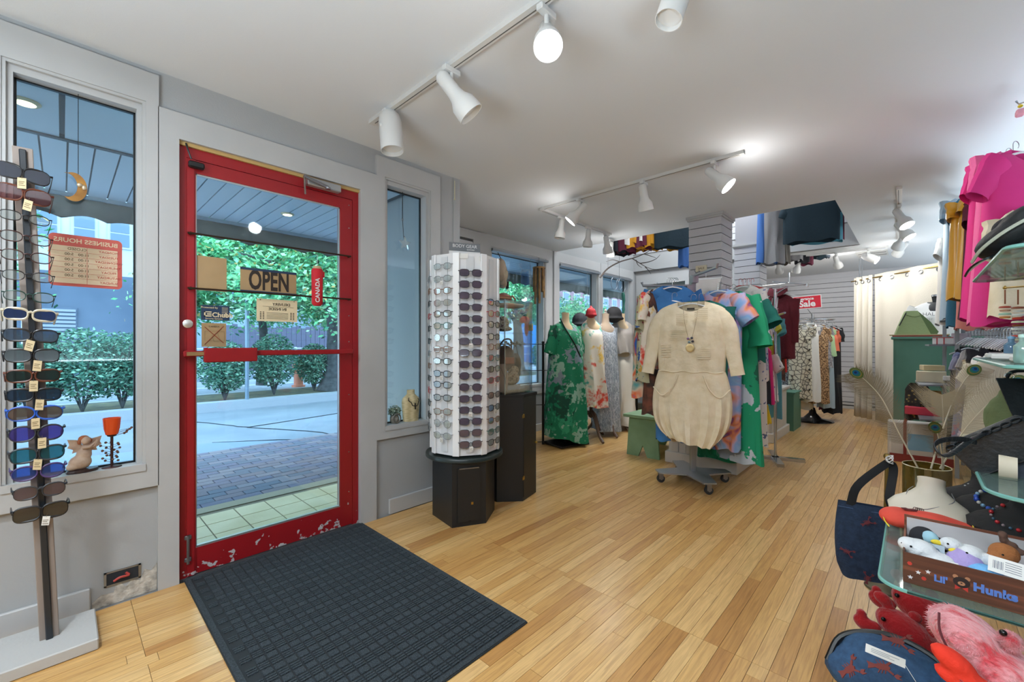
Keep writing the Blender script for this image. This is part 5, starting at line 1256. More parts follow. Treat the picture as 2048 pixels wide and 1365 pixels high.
# cream dress with gathered bubble skirt
p = atD(1382, 604, 3.27); yw = yawcam(1382, -4)
mb = MB(); n = 64; nz = 54; Lc = 1.10; vs, fs = [], []
for j in range(nz + 1):
    t = j / nz; z = -Lc * t
    if t < .05: w_ = .095 + (.235 - .095) * (t / .05) ** .75
    elif t < .5: w_ = .235 + .010 * math.sin((t - .05) * 7)
    else: q = (t - .5) / .5; w_ = .243 + .042 * math.sin(PI * min(1, q * 1.02)) ** .8 - .062 * q ** 5
    for k in range(n):
        a = 2 * PI * k / n; c, s = math.cos(a), math.sin(a)
        am = .42 * max(0, (t - .5)) * 2 * (1 - .3 * t) + .03
        f = 1 + am * math.sin(15 * a + .6 * math.sin(z * 5)) + .6 * am * math.sin(7 * a + 1)
        x = w_ * math.copysign(abs(c) ** .85, c); y = (.015 + .055 * min(1, t * 6) + .03 * max(0, t - .45)) * math.copysign(abs(s) ** .8, s) * f
        zz = z
        if s < 0 and abs(x) < .13 and t < .14: zz -= .075 * (1 - t / .14) * (1 - (x / .13) ** 2)
        if t > .8: zz += .07 * ((t - .8) / .2) ** 1.3 * abs(c) ** 3 - .03 * ((t - .8) / .2) * math.sin(2 * a + 2.5)
        if .47 < t < .52: y *= .96
        vs.append((x, y, zz))
for j in range(nz):
    for k in range(n):
        a = j * n + k; b = j * n + (k + 1) % n; fs.append((a, a + n, b + n, b))
mb.add(vs, fs)
for s in (-1, 1):
    pts = curve([(s * .165, 0, -.062), (s * .245, -.005, -.20), (s * .282, -.012, -.36), (s * .318, -.03, -.555)], 12)
    mb.tube(pts, [.040, .058, .067, .070, .069, .068, .063, .058, .054, .051, .049, .047, .048], 16, cap=False, flat=.5, up=(1, 0, 0))
dress = thing('cream_dress', 'cream linen dress with gathered bubble skirt on the front rack arm', 'dress', p, yw)
mb.build('cloth', c_cream, dress)
yk = MB()
for (xa, xb, za, zb__) in ((-.10, -.02, -.10, -.19), (.03, .12, -.06, -.15), (-.21, -.14, -.33, -.44), (.05, .14, -.36, -.45), (-.14, -.02, -.22, -.30)):
    for k in range(6): yk.box(((xa + xb) / 2, -.078 if abs(xa) < .15 else -.068, za + (zb__ - za) * k / 6), (xb - xa, .004, .006))
stuff(yk.build('pintucks', c_cream, dress, smooth=False))
MB().tube([(-.23 + .46 * k / 20, -.077 - .0 * k, -.535 + .006 * math.sin(k)) for k in range(21)], .004, 5).build('waist_seam', c_cream, dress)
for s in (-1, 1):
    MB().tube(curve([(s * .09, -.085, -.56), (s * .13, -.095, -.66), (s * .20, -.09, -.72), (s * .27, -.05, -.66)], 12), .005, 5).build('pocket_edge', c_cream, dress)
MB().box((0, -.012, -.055), (.055, .002, .014)).build('neck_label', m_ink, dress, smooth=False)
nb = MB().tube(curve([(-.05, -.03, .0), (-.045, -.075, -.12), (-.02, -.09, -.25), (0, -.092, -.30)], 16), .0015, 5).tube(curve([(.05, -.03, .0), (.045, -.075, -.12), (.02, -.09, -.25), (0, -.092, -.30)], 16), .0015, 5)
nk = thing('pendant_necklace', 'long beige cord necklace with bead cluster and round gold pendant', 'necklace', p, yw)
nb.build('cord', M('necklace_cord', '#a08a60', .5), nk)
for (x, z, c_) in ((-.014, -.285, '#8c6a9c'), (.012, -.28, '#4a4f5c'), (-.006, -.31, '#6f8f98'), (.018, -.305, '#3c3c44')): MB().ball((x, -.096, z), (.010, .007, .009), 8).build('bead', M('bead_' + c_[1:], c_, .3, .2), nk)
MB().lathe([(0, 0), (.030, 0), (.031, .003), (.027, .004), (.016, .0035), (.0, .003)], n=28, T=basis((0, -.098, -.355), (1, 0, 0), (0, 0, 1), (0, -1, 0))).build('gold_disc', M('gold_disc', '#b39a6c', .3, .8), nk)
hanger(p + Vector((0, 0, -.014)), yw, label='clear hanger hooked over the front arm above the cream dress', group=None)
# the others on that rack: left arm
hang('swirl_dress', 'bright blue and orange swirl dress, outermost on the left rack arm', 'dress', 1291, 3.72, 586, 792, c_mult2, off=72, W=.20, hem=.17, sl=.0, wav=.3)
hang('leaf_print_tunic', 'pale tunic with green and blue leaf print on the left rack arm', 'tunic', 1299, 3.66, 584, 760, c_mult3, off=70, W=.20, hem=.20, sl=.3, wav=.25)
hang('multicolour_tunic', 'red and white splashed tunic beside the leaf print tunic', 'tunic', 1307, 3.6, 582, 735, c_multi, off=68, W=.20, hem=.18, sl=.22, wav=.25)
hang('dark_print_dress', 'dark brown print dress between the tunics and the cream dress', 'dress', 1313, 3.62, 580, 826, c_dark, off=66, W=.19, hem=.16, sl=.2, wav=.25)
hang('blue_top', 'plain blue short sleeved top at the left shoulder of the cream dress', 'top', 1345, 3.56, 572, 700, c_blue, off=18, W=.19, hem=.18, sl=.16, sang=28)
hang('blue_long_dress', 'blue long dress whose hem shows under the left of the cream dress', 'dress', 1344, 3.52, 600, 880, c_blue, off=10, W=.14, hem=.13, sl=0)
hang('teal_blouse', 'teal blouse whose edge shows behind the cream dress shoulder', 'blouse', 1398, 3.42, 602, 760, c_teal, off=-6, W=.22, hem=.20, sl=.2, sang=10)
# right arm
hang('lilac_floral_dress', 'long lilac and blue watercolour dress right of the cream dress', 'dress', 1436, 3.5, 580, 893, c_purp, off=-34, W=.21, hem=.19, sl=.24, sang=25, sr=(.07, .08), wav=.25)
hang('green_floral_dress', 'long green dress with big grey flowers, nearest the room', 'dress', 1463, 3.58, 584, 915, c_greenbig, off=-42, W=.22, hem=.26, sl=.42, sang=14, sr=(.07, .10), wav=.28)
hang('dark_green_dress', 'dark green floral dress whose hem shows below the cream dress', 'dress', 1452, 3.70, 584, 918, c_greenf, off=-10, W=.17, hem=.22, sl=0, wav=.25)
hang('teal_top', 'wide teal top hung behind the green flower dress', 'top', 1480, 3.72, 600, 722, c_teal, off=-38, W=.22, hem=.22, sl=.22, sang=34, sr=(.08, .09))
hang('white_sprig_shirt', 'white shirt with violet sprigs behind the teal top', 'shirt', 1484, 3.9, 572, 700, c_wprint, off=-40, W=.20, hem=.2, sl=.25, sang=20)
# white shorts clipped high on the rack
sh = thing('white_shorts', 'white folded garment clipped to a hanger at the top of the rack', 'shorts', atD(1412, 560, 3.9), yawcam(1412, -4))
MB().surf(lambda u, v: ((u - .5) * (.25 - .07 * v), -.010 - .004 * math.sin(u * 12), -.18 * v - .03 * (1 - (2 * u - 1) ** 2) * v), 14, 6, .014).build('cloth', c_white, sh)
MB().box((0, 0, .008), (.27, .018, .014), bev=.003).tube([(0, 0, .01), (0, 0, .06)], .003, 5).build('clip_bar', m_hang, sh)
MB().box((0, -.016, -.07), (.016, .003, .04)).build('size_tag', M('grey_tag', '#b8b4a8', .7), sh, smooth=False)
# shirts crowding the column side: second rack
rb = thing('garment_rack', 'chrome garment rack between the two slatted columns', 'clothes rack', (4.95, 1.02, 0), R(20))
MB().tube([(0, 0, .02), (0, 0, 1.72)], .014, 10).tube([(-.5, 0, 1.45), (.55, 0, 1.45)], .010, 8).tube([(-.3, -.05, 1.70), (.3, -.05, 1.70)], .008, 8).build('post', m_chrome, rb)
MB().bb(-.3, .3, -.03, .03, .0, .03).bb(-.03, .03, -.25, .25, .0, .03).build('foot', m_chrome, rb, smooth=False)
seq = [('floral_blouse', 'blue floral blouse second in the row beside the column', 'blouse', 1503, 4.30, 632, 760, c_floralblue, .17), ('white_long_shirt', 'long white dotted shirt in the row beside the column', 'shirt', 1497, 3.95, 640, 885, c_wprint, .16),
       ('black_skirt', 'black skirt showing beside the pink one in the side row', 'skirt', 1509, 4.34, 690, 806, c_blk, .15), ('pink_skirt', 'hot pink skirt hung low in the side row', 'skirt', 1517, 4.38, 690, 804, c_pink, .15),
       ('yellow_tee', 'lime yellow top in the row beside the column', 'top', 1519, 4.5, 627, 715, c_yellow, .18), ('white_floral_dress', 'white dress with violet flowers behind the pink skirt', 'dress', 1522, 4.46, 700, 800, c_wprint, .17),
       ('teal_crinkle_dress', 'dusty teal crinkle dress at the far end of the side row', 'dress', 1533, 4.75, 634, 832, c_teal2, .16), ('mustard_scarf_top', 'yellow top hanging lowest under the side row', 'top', 1520, 4.5, 800, 845, c_ylw, .10),
       ('red_dress', 'red dress between teal crinkle dress and maroon hoodie', 'dress', 1550, 5.1, 640, 742, c_red, .12), ('black_multi_dress', 'black and gold patterned dress beside the red one', 'dress', 1544, 5.0, 650, 760, c_dark, .13)]
for (nm, lb, ct, px, d, y0_, y1_, mt_, W_) in seq:
    sk = ct == 'skirt'
    hang(nm, lb, ct, px, d, y0_, y1_, mt_, off=-42, W=W_, hem=W_ * 1.1, sl=0 if sk or 'lowest' in lb else .17, sang=28, wav=.25, hg=m_hangr if not sk and px in (1503, 1519) else (None if sk or 'lowest' in lb else m_hang), neck=.07)
for k in range(4): hanger(atD(1478 + 8 * k, 572, 4.3), yawcam(1480, -50), m_hangr, 'red tubular hanger, %s from the white sprig shirt' % ('first', 'second', 'third', 'fourth')[k], 'red hangers')
for k in range(4): hanger(atD(1334 + 5 * k, 572, 3.66), yawcam(1334, 40), label='spare clear hanger on the left rack arm, %s from the post' % ('fourth', 'third', 'second', 'first')[k], group='spare hangers on the front rack')
cd = thing('price_card', 'small cream price card on hooks on the nearer column', 'card', Vector((4.425, 1.56, 1.93)))
MB().box((0, 0, 0), (.006, .11, .06)).build('card', M('card_cream', '#cfc6ac', .7), cd, smooth=False); lettering('SALE', basis((-.004, 0, 0), (0, -1, 0), (0, 0, 1), (-1, 0, 0)), m_grid, cd, size=.03)
MB().tube([(.0, .03, -.03), (-.06, .03, -.05), (-.10, .03, -.03)], .004, 5).tube([(.0, -.02, -.03), (-.07, -.02, -.06), (-.12, -.02, -.04)], .004, 5).build('hook', m_wire, cd)
# plinths wrapped round the two columns
def plinth(x0, x1, y0, y1, h, label):
    t = thing('plinth', label, 'plinth', ((x0 + x1) / 2, (y0 + y1) / 2, 0)); w_, d_ = (x1 - x0) / 2, (y1 - y0) / 2
    m = M('plinth_white', '#c9c5bf', .5)
    MB().bb(-w_ + .03, w_ - .03, -d_ + .03, d_ - .03, 0, h - .03).build('body', m, t, smooth=False)
    MB().bb(-w_, w_, -d_, d_, 0, .11, bev=.005).build('skirting', m, t, smooth=False)
    MB().bb(-w_ - .01, w_ + .01, -d_ - .01, d_ + .01, h - .03, h, bev=.004).bb(-w_ + .01, w_ - .01, -d_ + .01, d_ - .01, h - .055, h - .03, bev=.004).build('top', m, t, smooth=False)
    for k in range(int((y1 - y0 - .08) / .07)): MB().bb(-w_ + .022, -w_ + .03, -d_ + .043 + k * .07, -d_ + .107 + k * .07, .11, h - .06, bev=.002).build('bead_board', m, t, smooth=False)
    for k in range(int((x1 - x0 - .08) / .07)): MB().bb(-w_ + .043 + k * .07, -w_ + .107 + k * .07, -d_ + .022, -d_ + .03, .11, h - .06, bev=.002).build('bead_board', m, t, smooth=False)
plinth(4.11, 4.89, 1.14, 1.80, .60, 'white beadboard plinth round the nearer column, behind the rack')
plinth(5.72, 6.62, 1.20, 1.95, .62, 'white beadboard plinth round the farther column')
gc = thing('green_box', 'low dark green cabinet beyond the farther plinth', 'cabinet', (6.95, 1.42, 0)); m_gr = M('sea_green_paint', '#4c7a68', .6)
MB().bb(-.25, .25, -.25, .25, 0, .5).build('body', m_gr, gc, smooth=False); MB().bb(-.27, .27, -.27, .27, .5, .52).build('top', m_gr, gc, smooth=False)
# green bench
bn = thing('green_bench', 'small green painted bench with notched end beside the rack', 'bench', (4.22, 2.04, 0), R(0)); m_bg = M('bench_green', '#7fa07c', .65, col2='#74956f', scale=6)
MB().bb(-.14, .62, -.20, .20, .40, .43, bev=.003).build('seat', m_bg, bn, smooth=False)
for x in (-.10, .56): MB().prism([(-.18, 0), (-.05, 0), (0, .12), (.05, 0), (.18, 0), (.15, .40), (-.15, .40)], .022, basis((x, 0, 0), (0, 1, 0), (0, 0, 1), (1, 0, 0))).build('leg', m_bg, bn, smooth=False)
MB().bb(-.08, .56, -.16, -.14, .33, .40).build('apron', m_bg, bn, smooth=False)

# ------------------------------------------------ hoodies on column arm
ar = thing('wall_arm', 'chrome cross arm carrying the hoodies on the farther column', 'display arm', (6.08, 1.20, 0)); ar.name = 'display_bracket'
p = atD(1578, 566, 5.1); ar.location = (p.x, p.y, 0)
MB().tube([(-.22, .12, p.z), (.32, -.12, p.z)], .008, 8).tube([(0, 0, p.z), (0, 0, p.z + .12)], .008, 8).box((.34, -.13, p.z - .005), (.06, .02, .04)).tube([(0, 0, p.z), (.1, .32, p.z)], .010, 8).build('cross_bar', m_chrome, ar)
hang('black_hoodie', 'black fleece top, leftmost beside the maroon hoodie', 'hoodie', 1520, 5.2, 588, 715, c_navy, off=-30, W=.18, hem=.17, sl=.45, sang=6, neck=.07)
hang('navy_hoodie', 'navy fleece top pressed against the maroon hoodie', 'hoodie', 1533, 5.15, 588, 705, c_blk, off=-34, W=.17, hem=.16, sl=.45, sang=6, neck=.07)
hp = atD(1558, 590, 4.9); yw = yawcam(1556, -28)
hd_ = thing('maroon_hoodie', 'maroon zipped hoodie with white lettering down the front', 'hoodie', hp, yw)
garment_mb(.165, .72, .16, .07, neck=.075, drop=.05, sl=.50, sang=5, sr=(.075, .05), wav=.12, ph=2).build('body', c_maroon, hd_)
MB().surf(lambda u, v: (math.cos(PI * u) * (.10 - .02 * v), -.05 * math.sin(PI * u) * 1 + .06 * v - .03, .03 + .05 * math.sin(PI * v) - .06 * math.sin(PI * u) * (1 - v)), 14, 8, .012).build('hood', c_maroon, hd_)
MB().tube([(0, -.085, -.08), (0, -.09, -.70)], .003, 5).build('zip', m_steel, hd_)
MB().box((-.0, 0, -.715), (.30, .14, .045), bev=.012).build('hem_band', c_maroon, hd_)
MB().tube([(-.03, -.08, -.04), (-.035, -.095, -.17)], .003, 5).tube([(.03, -.08, -.04), (.03, -.095, -.15)], .003, 5).build('drawstring', m_white, hd_)
lettering('HALIFAX', basis((.03, -.098, -.24), (0, 0, -1), (1, 0, 0), (0, -1, 0)), m_white, hd_, size=.04)
hanger(hp + Vector((0, 0, .02)), yw, label='clear hanger of the maroon hoodie', group=None)
# ------------------------------------------------ round clearance rack
rr = atZ(1625, 842, 0)
rr_ = thing('round_rack', 'round clearance rack with flared black foot under mixed tops', 'clothes rack', rr)
MB().lathe([(0, 0), (.27, 0), (.26, .012), (.12, .04), (.05, .12), (.03, .2), (.0, .21)], n=32).build('foot', M('foot_black_gloss', '#1d1b1b', .2), rr_)
MB().tube([(0, 0, .15), (0, 0, 1.62)], .016, 10).build('post', m_chrome, rr_)
MB().ring([(.27 * math.cos(k * PI / 16), .27 * math.sin(k * PI / 16), 1.53) for k in range(32)], .009, 6).tube([(-.27, 0, 1.53), (.27, 0, 1.53)], .007, 6).build('ring', m_chrome, rr_)
c_sg = M('snake_grey', '#8f949c', .8, kind='edge', cols=[(0., '#3c4048'), (.05, '#4a4e56'), (.09, '#9aa0a8'), (1., '#a8adb4')], scale=26)
c_sp = M('grey_spot', '#9c9aa0', .8, kind='voronoi', cols=['#3c3a3c', '#b4b2b8'], scale=50)
for (nm, lb, ct, px, d, y0_, y1_, mt_, W_, off, sl) in (('snake_print_blouse', 'cream snake print top facing the room on the round rack', 'top', 1600, 6.05, 648, 797, c_snake, .15, 25, .14), ('grey_snake_skirt', 'grey snake print skirt on the left of the round rack', 'skirt', 1577, 6.2, 690, 770, c_sg, .16, 30, 0),
        ('rust_hem_skirt', 'rust hemmed skirt below the grey snake print one', 'skirt', 1578, 6.3, 700, 790, c_coral, .15, 32, 0), ('yellow_blouse', 'yellow top low behind the snake print one', 'top', 1597, 6.25, 700, 800, c_ylw, .13, 30, 0), ('fringed_blouse', 'white fringed top lowest on the round rack', 'top', 1602, 6.35, 690, 818, c_white, .15, 20, 0),
        ('tie_front_shirt', 'white shirt with black ties down the front on the round rack', 'shirt', 1622, 6.1, 646, 803, c_white, .15, 55, .14), ('leopard_blouse', 'brown leopard print top on the round rack', 'top', 1638, 6.15, 650, 806, c_leo, .15, 45, .2), ('spotted_blouse', 'grey spotted top next to the leopard print', 'top', 1648, 6.2, 648, 735, c_sp, .13, 60, .2),
        ('pale_blue_blouse', 'pale blue top under the coral one on the round rack', 'top', 1652, 6.3, 690, 815, c_ltblue, .12, 50, 0), ('mint_tee', 'mint tee on the right of the round rack', 'tee', 1655, 6.25, 652, 712, c_mint, .13, 60, .18), ('coral_tee', 'coral tee on the right of the round rack', 'tee', 1661, 6.3, 654, 702, c_coral, .13, 58, .18), ('black_tee', 'long black top, rightmost on the round rack', 'tee', 1665, 6.4, 652, 826, c_blk, .14, 52, .2), ('wine_blouse', 'wine coloured top low behind the leopard print', 'top', 1655, 6.5, 690, 820, c_wine, .12, 50, 0)):
    hang(nm, lb, ct, px, d, y0_, y1_, mt_, off=off, W=W_, sl=sl, wav=.22, hem=W_)
tie = thing('black_ties', 'row of black ribbon bows down the white shirt on the round rack', 'ribbon', atD(1619, 720, 5.95))
for k in range(6): MB().ball((0, 0, -.42 + .14 * k), (.035, .012, .016), 8).build('bow', m_ink, tie)
ss = thing('sale_sign', 'red Clearance Sale sign on a stem above the round rack', 'sign', rr + Vector((0, 0, 0)))
sc_ = atD(1614, 605, 6.2); SY = yawcam(1614, 0)
ST = Matrix.Translation((sc_.x - rr.x, sc_.y - rr.y, sc_.z)) @ Matrix.Rotation(SY, 4, 'Z') @ Matrix.Rotation(R(-3), 4, 'Y')
MB().box((0, 0, 0), (.345, .012, .19), T=ST).build('card', M('sign_white', '#ece8e6', .5), ss, smooth=False)
MB().box((0, -.007, .0), (.325, .002, .17), T=ST).build('red_field', M('sale_red', '#d21f36', .5), ss, smooth=False)
lettering('Clearance', ST @ basis((-.03, -.0085, .05), (1, 0, 0), (0, 0, 1), (0, -1, 0)), M('sign_white', '#ece8e6', .5), ss, size=.055, bold=.0018)
lettering('Sale', ST @ basis((0, -.0085, -.025), (1, 0, 0), (0, 0, 1), (0, -1, 0)), M('sign_white', '#ece8e6', .5), ss, size=.125, bold=.004)
MB().tube([(0, 0, 1.6), (sc_.x - rr.x, sc_.y - rr.y, sc_.z - .09)], .006, 6).build('stem', m_chrome, ss)

# ------------------------------------------------ dress forms by the windows
m_form = M('form_linen', '#cdb593', .8); m_wood = M('dark_turned_wood', '#5a4232', .5)
def form(px, depth, ytop, label, legs='wood', off=40, headcap=None, skin=None):
    p = atD(px, 688, depth); p.z = 0; zt = CAM_H + (688 - ytop) * depth / 851
    t = thing('dress_form', label, 'mannequin', p, yawcam(px, off)); m = skin or m_form
    MB().lathe([(0, zt - .66), (.11, zt - .64), (.12, zt - .50), (.10, zt - .38), (.125, zt - .25), (.115, zt - .19), (.07, zt - .14), (.052, zt - .11), (.046, zt - .05), (.050, zt), (.0, zt + .004)], n=24, sy=.72).build('torso', m, t)
    if headcap: MB().lathe([(0, zt), (.03, zt + .005), (.012, zt + .02), (.018, zt + .04), (.008, zt + .06), (0, zt + .065)], n=14).build('neck_cap', headcap, t)
    if legs == 'wood':
        MB().lathe([(0, .26), (.03, .28), (.035, .32), (.02, .36), (.024, .5), (.02, zt - .6), (0, zt - .59)], n=14).build('stem', m_wood, t)
        for k in range(3):
            a = k * 2.094 + .5; c, s = math.cos(a), math.sin(a)
            MB().tube(curve([(c * .02, s * .02, .34), (c * .10, s * .10, .27), (c * .19, s * .19, .10), (c * .29, s * .29, .02)], 12), [.024, .024, .023, .022, .021, .02, .019, .018, .017, .017, .018, .02, .016], 8).build('leg', m_wood, t)
    else:
        MB().box((0, 0, .35), (.045, .045, .70)).build('stem', m_black, t, smooth=False)
        MB().box((0, 0, .012), (.42, .36, .022), bev=.004).build('base', M('base_dark_bronze', '#3a3430', .4, .5), t, smooth=False)
    return p, zt
def dress_on(name, label, cat, px, depth, ytop, ybot, mat, off, **k):
    return hang(name, label, cat, px, depth, ytop, ybot, mat, off=off, mk=False, **k)
form(1131, 4.98, 626, 'dress form in the green floral shirt dress, flat black base', 'flat', 40)
dress_on('green_shirt_dress', 'green floral shirt dress on the form nearest the pole rack', 'dress', 1131, 4.98, 642, 868, c_greenf, 42, W=.19, hem=.25, dep=.15, sl=.34, sang=10, sr=(.09, .11), wav=.18, neck=.06, hemdrop=.12)
tag(MB().tube(curve([(-.06, -.03, .02), (.0, -.13, -.10), (.10, -.17, -.27), (.17, -.15, -.42)], 14), .012, 6, flat=.4).build('crossbody_strap', M('strap_dark_green', '#1c2a22', .6), None, atD(1131, 642, 4.98), rot=(0, 0, yawcam(1131, 0))), 'dark bag strap slung across the green shirt dress', 'bag')
form(1182, 5.2, 622, 'dress form with turned legs wearing the multicoloured tunic', 'wood', 30, M('red_beanie', '#a8242c', .7))
dress_on('multicolour_dress', 'white tunic splashed with red, blue and yellow on the second form', 'dress', 1182, 5.2, 640, 812, c_multi, 34, W=.135, hem=.17, dep=.12, sl=0, wav=.22, neck=.06)
form(1211, 5.5, 628, 'dress form with grey finial under the streaked grey dress', 'wood', 30, M('grey_finial', '#8c8078', .6), M('form_grey', '#a89684', .8))
dress_on('streaked_grey_dress', 'long grey streaked dress on the third form from the left', 'dress', 1212, 5.5, 646, 858, c_greyw, 34, W=.13, hem=.17, dep=.12, sl=.40, sang=5, sr=(.06, .05), wav=.2, neck=.06)
form(1243, 5.9, 628, 'dress form farthest along the row, taupe top and ivory trousers', 'wood', 20)
dress_on('taupe_top', 'taupe long sleeved top knotted at the waist', 'top', 1243, 5.9, 642, 706, c_grey, 24, W=.16, hem=.13, dep=.12, sl=.28, sang=6, sr=(.08, .07), wav=.15, neck=.06)
dress_on('ivory_trousers', 'wide ivory trousers under the taupe top', 'trousers', 1245, 5.9, 698, 848, c_whitep, 24, W=.15, hem=.17, dep=.13, sl=0, wav=.3, neck=.145, folds=5)
# hats on or behind the forms
for (px, py, d, c_, lb, nm, r_) in ((1160, 642, 5.4, '#22262e', 'black sun hat hung behind the second form', 'black_hat', .12), (1228, 630, 5.75, '#1c1c20', 'black bucket hat beside the farthest form', 'bucket_hat', .13), (1182, 626, 5.15, '#a8242c', 'red beret on the second dress form', 'red_beret', .075)):
    o = blob(nm, [((0, 0, 0), (r_, r_ * .8, r_ * .9)), ((0, 0, -r_ * .4), (r_ * 1.2, r_, r_ * .25))], M('felt' + c_[1:], c_, .85), None, .012, atD(px, py, d)); tag(o, lb, 'hat')
o = thing('hat_stand', 'thin chrome hat stand between the window forms', 'stand', atZ(1165, 868, 0)); MB().lathe([(0, 0), (.10, 0), (.09, .01), (0, .014)], n=20).tube([(0, 0, 0), (0, 0, 1.5)], .007, 8).build('post', m_chrome, o)
# corner clutter: tall board, round table, ladder shelf, low bench
bo = tag(MB().box((0, 0, .60), (.20, .02, 1.2)).build('black_board', M('board_black', '#141414', .6), None, (atD(1262, 700, 6.5).x, atD(1262, 700, 6.5).y, 0), rot=(0, 0, yawcam(1262)), smooth=False), 'tall black board standing behind the farthest form', 'board')
tb = thing('side_table', 'small round wooden side table in the corner with papers on it', 'table', (atD(1282, 750, 6.2).x, atD(1282, 750, 6.2).y, 0)); m_tw = M('table_wood', '#8f5a3a', .5)
MB().lathe([(0, 0), (.26, 0), (.27, .02), (.27, .10), (0, .10)], (0, 0, .62), n=28).build('top', m_tw, tb)
for k in range(3): a = k * 2.1; MB().tube([(.18 * math.cos(a), .18 * math.sin(a), .62), (.22 * math.cos(a), .22 * math.sin(a), 0)], [.02, .014], 8).build('leg', m_tw, tb)
o = tag(MB().box((0, 0, .012), (.24, .18, .02), bev=.006).box((.03, .02, .035), (.16, .12, .02), rz=.4, bev=.006).build('folded_linens', m_white, None, (tb.location.x, tb.location.y, .721)), 'white folded linens on the corner side table', 'linen')
ls = thing('ladder_shelf', 'pale metal ladder shelf with trinkets in the far corner', 'shelf', (6.75, 3.05, 0), R(-60)); m_ls = M('shelf_pale_metal', '#9fb0b8', .4, .5)
for x in (-.17, .17): MB().tube([(x, -.2, 0), (x * .85, 0, 1.75)], .012, 6).build('rail', m_ls, ls)
for k, z in enumerate((.15, .55, .95, 1.3, 1.6)): MB().box((0, -.12 + k * .02, z), (.36, .22, .012)).build('shelf', m_ls, ls, smooth=False)
for k in range(9): tag(MB().lathe([(0, 0), (.03, 0), (.035, .03), (.02, .06), (.025, .08), (0, .082)], n=10).build('trinket', M('trinket_%d' % (k % 3), ['#a8c0c4', '#c8b890', '#4a7c6a'][k % 3], .3), None, Vector((6.75, 3.05, 0)) + Matrix.Rotation(R(-60), 3, 'Z') @ Vector(((k % 3 - 1) * .1, -.13 + (k // 3) * .02, (.556, .956, 1.306)[k // 3]))), '%s glazed pot on the %s board of the corner ladder shelf' % (('pale blue', 'tan', 'green')[k % 3], ('lowest', 'middle', 'upper')[k // 3]), 'pot')
lb_ = thing('low_bench', 'low glass topped bench near the corner table', 'bench', (atZ(1290, 818, 0).x, atZ(1290, 818, 0).y, 0), R(10))
MB().bb(-.3, .3, -.18, .18, .13, .145).build('top', m_edge, lb_, smooth=False)
for x in (-.26, .26):
    for y in (-.14, .14): MB().bb(x - .012, x + .012, y - .012, y + .012, 0, .13).build('leg', m_ls, lb_, smooth=False)
# long branch hung across the bay
bc = thing('bare_branch', 'bare dark branch hung across the bay over the windows', 'branch', (0, 0, 0)); mbk = M('branch_bark', '#3a3432', .9)
P_ = [atD(x, y, d) for x, y, d in ((1200, 556, 5.6), (1215, 538, 5.6), (1240, 524, 5.5), (1268, 516, 5.4), (1288, 508, 5.3), (1302, 500, 5.2))]
MB().tube(curve(P_, 20), [.012 - .0004 * k for k in range(21)], 6).build('main_stem', mbk, bc)
for q in (((1264, 517), (1280, 527), (1296, 536), (1318, 541)), ((1280, 527), (1298, 524), (1312, 518), (1320, 510)), ((1290, 534), (1296, 540), (1302, 548)), ((1288, 508), (1300, 512), (1312, 516)), ((1272, 520), (1276, 530), (1284, 536)), ((1240, 524), (1225, 520), (1212, 524))):
    MB().tube(curve([atD(x, y, 5.4) for x, y in q], 10), [.007 - .0005 * k for k in range(11)], 5).build('twig', mbk, bc)
MB().tube([atD(1216, 538, 5.6), Vector((*atD(1216, 538, 5.6).xy, 3.61))], .0015, 4).build('thread', mbk, bc)
# ------------------------------------------------ clothes hung high in the taller bay
hr = thing('high_rail', 'long chrome rail hung high in the taller bay', 'rail', (0, 0, 0))
MB().tube([(6.1, .8, 3.12), (6.1, 3.3, 3.12)], .012, 8).tube([(6.1, 1.0, 3.12), (6.1, 1.0, 3.62)], .006, 6).tube([(6.1, 3.1, 3.12), (6.1, 3.1, 3.62)], .006, 6).build('rail', m_chrome, hr)
hr2 = thing('high_rail', 'chrome rail carrying the dark tees under the ceiling opening', 'rail', (0, 0, 0))
MB().tube([(5.35, .56, 2.90), (5.35, 1.4, 2.90)], .012, 8).tube([(5.35, .7, 2.9), (5.35, .7, 3.62)], .006, 6).tube([(6.4, .56, 2.9), (6.4, 1.3, 2.9)], .012, 8).build('rail', m_chrome, hr2)
row = [(1238, 509, c_navy, 'deep navy'), (1252, 506, c_wine, 'wine'), (1262, 494, c_white, 'white'), (1268, 500, c_mustard, 'mustard'), (1276, 490, c_mustard, 'second mustard'), (1284, 499, c_wine, 'deep wine'), (1290, 488, c_white, 'narrow white'), (1296, 494, c_wine, 'burgundy'), (1305, 498, c_mustard, 'golden'), (1313, 491, c_mustard, 'pale gold')]
for i, (px, py, mt_, w_) in enumerate(row):
    hang('tank_top', '%s tank top in the row hung high over the branch' % w_, 'tank top', px, 5.9, 392, py, mt_, off=55, W=.19, hem=.18, sl=0, wav=.22, group='tank tops hung high', hg=None)
hang('petrol_tank', 'wide dark petrol top hung high beside the nearer column', 'tank top', 1346, 5.7, 380, 496, c_dnavy, off=8, W=.24, hem=.24, sl=0, hg=None, wav=.15)
hang('red_shirt_low', 'red and gold hem showing under the dark petrol top', 'tank top', 1352, 5.9, 385, 500, c_mustard, off=20, W=.12, hem=.12, sl=0, hg=None)
hang('blue_trousers', 'blue trousers hung high against the nearer column', 'trousers', 1370, 5.9, 420, 534, c_denim, off=20, W=.08, hem=.09, sl=0, hg=None, neck=.075)
hang('dark_tee', 'large dark petrol tee hung in the ceiling opening', 'tee', 1622, 4.95, 385, 484, c_dnavy, off=6, W=.28, hem=.27, sl=.22, sang=14, hg=m_hang, wav=.12)
hang('teal_tee', 'teal tee behind the large dark one', 'tee', 1632, 5.1, 380, 486, c_teal2, off=14, W=.27, hem=.26, sl=.22, sang=14, hg=None)
